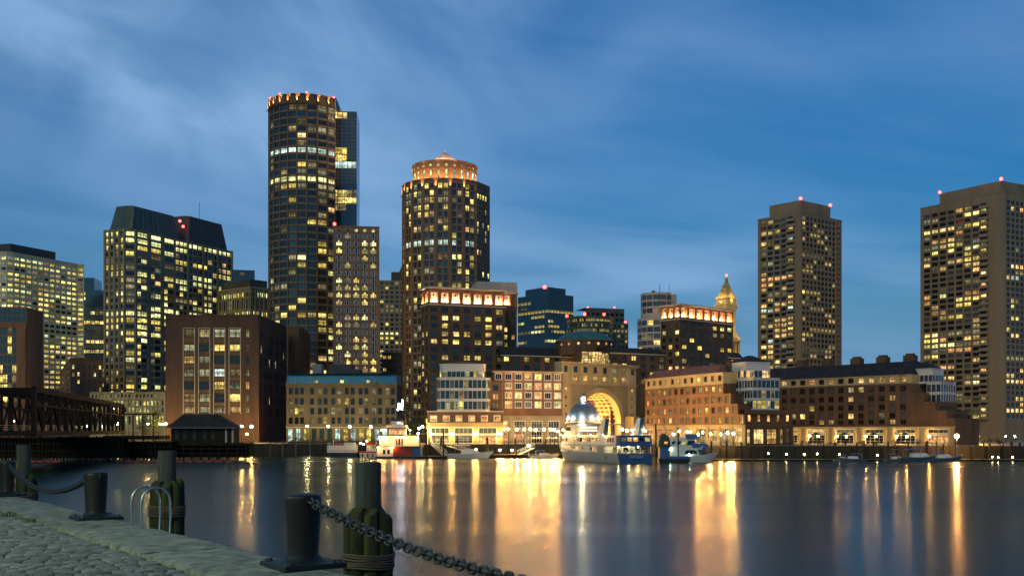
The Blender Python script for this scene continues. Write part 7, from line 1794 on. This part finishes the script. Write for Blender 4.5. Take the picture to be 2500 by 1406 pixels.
def bollard(t, s, label, rot=0.):
    p = Q(t, s); root = empty('bollard', p, label, 'bollard', None, math.atan2(EE.y, EE.x) + rot)
    m = MB(); m.lathe([(.205, .075), (.222, .08), (.215, .10), (.205, .14), (.202, .2), (.215, .5), (.238, .80), (.247, .90), (.246, .925), (.236, .945), (.21, .957), (.12, .966), (.001, .968)], 0, 0, 40); me = m.mesh('post', ['bollard_paint'], (0, 0, 0), True); o = bpy.data.objects.new('post', me); COL.objects.link(o); o.parent = root
    m = MB(); a = .43; b_ = a - .012; m.prism([(-a, -a), (a, -a), (a, a), (-a, a)], .0, .058); m.prism([(-a, -a), (a, -a), (a, a), (-a, a)], .058, .072, 0, [(-b_, -b_), (b_, -b_), (b_, b_), (-b_, b_)])
    me = m.mesh('base_plate', ['plate_paint']); o = bpy.data.objects.new('base_plate', me); COL.objects.link(o); o.parent = root
    m = MB(); m.lathe([(.06, .072), (.045, .105), (.001, .11)], 0, 0, 6); me = m.mesh('bolt', ['plate_paint'])
    for x in (-.34, .34):
        for y in (-.34, .34): o = bpy.data.objects.new('bolt', me); COL.objects.link(o); o.parent = root; o.location = (x, y, 0)
    m = MB(); m.lathe([(.335, .072), (.30, .082), (.255, .105), (.225, .14)], 0, 0, 32); me = m.mesh('collar', ['plate_paint'], (0, 0, 0), True); o = bpy.data.objects.new('collar', me); COL.objects.link(o); o.parent = root
    m = MB()
    for sx in (-1, 1):
        m.tube([(sx * (.225 + .035 + .06 * math.cos(a)), 0, .86 + .06 * math.sin(a)) for a in (2 * math.pi * k / 12 for k in range(12))], .015, 6, closed=True)
    me = m.mesh('chain_eye', ['chain_iron'], (0, 0, 0), True); o = bpy.data.objects.new('chain_eye', me); COL.objects.link(o); o.parent = root
    return p
def tq(px, Y): v = Vector((gx(px, Y), Y)) - E0; return v.dot(EE), v.dot(EW)
t1, s1 = tq(740, 14.62); t2, s2 = tq(234, 22.4); s1 = max(s1, .12); s2 = max(s2, .2)
b1 = bollard(t1, s1, 'black iron bollard with the thick chain running down to the right')
b2 = bollard(t2, s2, 'black iron bollard beside the ladder, chain on its far side')
b3 = bollard(t2 + 9.65, .3, 'farthest black bollard, only its base plate showing')
b0 = bollard(t1 - 10.9, .2, 'nearest black bollard that holds the low end of the thick chain')

LK = None
def link_mesh():
    a, r, w = .050, .050, .0195; pts = []       # stadium: half length of straight, bend radius, wire radius
    for k in range(9): an = -math.pi / 2 + math.pi * k / 8; pts.append((.028 + r * math.cos(an), r * math.sin(an), 0))
    for k in range(9): an = math.pi / 2 + math.pi * k / 8; pts.append((-.028 + r * math.cos(an), r * math.sin(an), 0))
    m = MB(); m.tube(pts, w, 8, closed=True); return m.mesh('link', ['chain_iron'], (0, 0, 0), True)
LK = link_mesh()
def chain(pa, pb, sag, label, s_max=1., s_min=0.):
    root = empty('chain', pa, label, 'chain'); N = 400
    pts = [pa + (pb - pa) * (k / N) + Vector((0, 0, -4 * sag * (k / N) * (1 - k / N))) for k in range(N + 1)]
    acc = 0.; nxt = .02; i = 0; pitch = .110
    for k in range(N):
        seg = (pts[k + 1] - pts[k]).length
        while acc + seg >= nxt:
            f = (nxt - acc) / seg; p = pts[k].lerp(pts[k + 1], f); ss = (k + f) / N
            if s_min <= ss <= s_max:
                t = (pts[k + 1] - pts[k]).normalized(); side = t.cross(Vector((0, 0, 1))).normalized(); up = side.cross(t)
                an = R(20) + (R(90) if i % 2 else 0) + random.uniform(-.16, .16); y = side * math.cos(an) + up * math.sin(an); z = t.cross(y)
                o = bpy.data.objects.new('link', LK); COL.objects.link(o); o.parent = root
                o.matrix_local = Matrix.Translation(p - pa) @ Matrix((t, y, z)).transposed().to_4x4()
            i += 1; nxt += pitch
        acc += seg
d_ = (Vector((b0.x, b0.y, 0)) - Vector((b1.x, b1.y, 0))).normalized()
chain(b1 + d_ * .29 + Vector((0, 0, .86)), b0 - d_ * .29 + Vector((0, 0, .86)), .49, 'thick rusty iron chain sagging from the bollard toward the lower right', .80)
d_ = (Vector((b3.x, b3.y, 0)) - Vector((b2.x, b2.y, 0))).normalized()
chain(b2 + d_ * .29 + Vector((0, 0, .86)), b3 - d_ * .29 + Vector((0, 0, .86)), .50, 'iron chain drooping between the two far bollards')

def dolphin(px, Y, ypole, yring, label, band_y, seed, rad=.205):
    rnd = random.Random(seed); x = gx(px, Y); root = empty('pile_cluster', (x, Y, 0), label, 'piles'); zp, zr = gz(ypole, Y), gz(yring, Y)
    m = MB(); m.lathe([(rad, -2.5), (rad * .98, zp - .02), (rad * .94, zp), (.001, zp + .004)], x, Y, 24); m.build('king_pile', 'pile_pole', root, True, angle=40)
    n = 8; rr = .118; R0 = rad + rr * .52
    for k in range(n):
        a = 2 * math.pi * (k + .35) / n; cx, cy = x + math.cos(a) * R0, Y + math.sin(a) * R0; h = zr + rnd.uniform(-.10, .05); m = MB(); vs = []
        seg = 12; lean = Vector((math.cos(a), math.sin(a)))
        for z, f in ((-2.5, 1.), (h - .35, .99), (h - .12, .96)):
            vs += [(cx + math.cos(b_) * rr * f, cy + math.sin(b_) * rr * f, z) for b_ in (2 * math.pi * q / seg for q in range(seg))]
        # chamfered head: cut slopes outwards
        ang = rnd.uniform(-.6, .6) + a
        for b_ in (2 * math.pi * q / seg for q in range(seg)):
            o_ = math.cos(b_ - ang); vs.append((cx + math.cos(b_) * rr * .90, cy + math.sin(b_) * rr * .90, h - .02 - .10 * max(-.2, o_)))
        fs = [(j * seg + q, j * seg + (q + 1) % seg, (j + 1) * seg + (q + 1) % seg, (j + 1) * seg + q) for j in range(3) for q in range(seg)] + [tuple(3 * seg + q for q in range(seg))]
        m.add(vs, fs); m.build('fender_pile', 'pile_green', root, True, angle=40)
    zb = gz(band_y, Y)
    for j in range(7):
        m = MB(); z = zb - j * .034 + rnd.uniform(-.006, .006); ro = R0 + rr + .012
        m.tube([(x + math.cos(q) * ro * (1 + .012 * math.sin(4 * q + j)), Y + math.sin(q) * ro * (1 + .012 * math.sin(4 * q + j)), z + .012 * math.sin(2 * q + j)) for q in (2 * math.pi * k / 28 for k in range(28))], .017, 5, closed=True); m.build('rope_turn', 'rope', root, True)
dolphin(899, 17.0, 1128, 1240, 'nearest pile cluster bound with rope, tall pole in its middle', 1350, 1)
dolphin(408, 24.9, 1100, 1172, 'pile cluster behind the curved ladder rails', 1236, 2)
dolphin(58, 32.5, 1086, 1158, 'farthest pile cluster behind the drooping chain', 1200, 3)

def ladder():
    t, s = tq(352, 20.6); root = empty('quay_ladder', Q(t, .2), 'stainless ladder with two hooped handrails over the quay edge', 'ladder'); r = .021
    for k, dt in enumerate((.30, -.32)):
        tt = t + dt; pts = [Q(tt, .26, 0), Q(tt, .27, .42)]
        for q in range(9): a = math.pi * q / 8; pts.append(Q(tt, .0 + .26 * math.cos(a), .50 + .24 * math.sin(a)))
        pts += [Q(tt, -.27, .2), Q(tt, -.26, -.1), Q(tt, -.17, -.28), Q(tt, -.16, -4.5)]
        m = MB(); m.tube(pts, r, 10); m.build('hoop_rail', 'stainless', root, True, angle=60)
        m = MB(); p = Q(tt, .26); m.lathe([(.055, ZQ), (.055, ZQ + .012), (.03, ZQ + .03)], p.x, p.y, 12); m.build('foot_flange', 'stainless', root)
    for j in range(8): m = MB(); z = -.12 - j * .3; m.tube([Q(t + .30, -.24 if j == 0 else -.165, z), Q(t - .32, -.24 if j == 0 else -.165, z)], .016, 8); m.build('rung', 'stainless', root, True, angle=60)
ladder()
def weeds(px, py, n, seed, h=.10):
    rnd = random.Random(seed); Y = 1.8 * F / (py - HY); x = gx(px, Y); m = MB()
    for _ in range(n):
        bx, by = x + rnd.gauss(0, .10), Y + rnd.gauss(0, .12); a = rnd.uniform(0, 6.28); l = h * rnd.uniform(.5, 1.2); w = Vector((math.cos(a), math.sin(a))); p = Vector((-w.y, w.x)) * .008
        m.add([(bx - p.x, by - p.y, ZQ - .02), (bx + p.x, by + p.y, ZQ - .02), (bx + p.x + w.x * l * .4, by + p.y + w.y * l * .4, ZQ + l * .7), (bx + w.x * l, by + w.y * l, ZQ + l)], [(0, 1, 2, 3)])
    return m
for px, py, n, sd, lb in ((14, 1258, 36, 1, 'grass tuft at the seam where coping meets the far setts'), (78, 1272, 22, 2, 'small dry weed beside the coping seam')):
    m = weeds(px, py, n, sd, .10 if n > 30 else .07); Y = 1.8 * F / (py - HY); o = m.build('weed', 'weed_leaf', None, loc=(gx(px, Y), Y, ZQ)); tag(o, lb, 'weed')
def assumed_quay_lamp():  # unseen lamp, assumed from the greenish quay light, set left to graze the setts
    p = Vector((-15.5, 12.5, ZQ)); root = empty('assumed_quay_lamp', p, 'tall assumed quay lamp post, out of view, throwing greenish light over the setts', 'lamp')
    m = MB(); m.lathe([(.14, 0), (.14, .6), (.08, .8), (.06, 6.6)], 0, 0, 10); me = m.mesh('pole', ['steel_dark']); o = bpy.data.objects.new('pole', me); COL.objects.link(o); o.parent = root
    m = MB(); m.lathe([(.05, 6.9), (.34, 6.86), (.38, 6.8)], 0, 0, 14); me = m.mesh('shade', ['steel_dark']); o = bpy.data.objects.new('shade', me); COL.objects.link(o); o.parent = root
    m = MB(); m.sphere((0, 0, 6.62), .16, 0, 10, 6); me = m.mesh('globe', ['lamp_green'], (0, 0, 0), True); o = bpy.data.objects.new('globe', me); COL.objects.link(o); o.parent = root
    lamp_light('POINT', 'assumed_quay_glow', root, p + Vector((0, 0, 6.3)), 3600, (.80, 1., .62), .22)
assumed_quay_lamp()
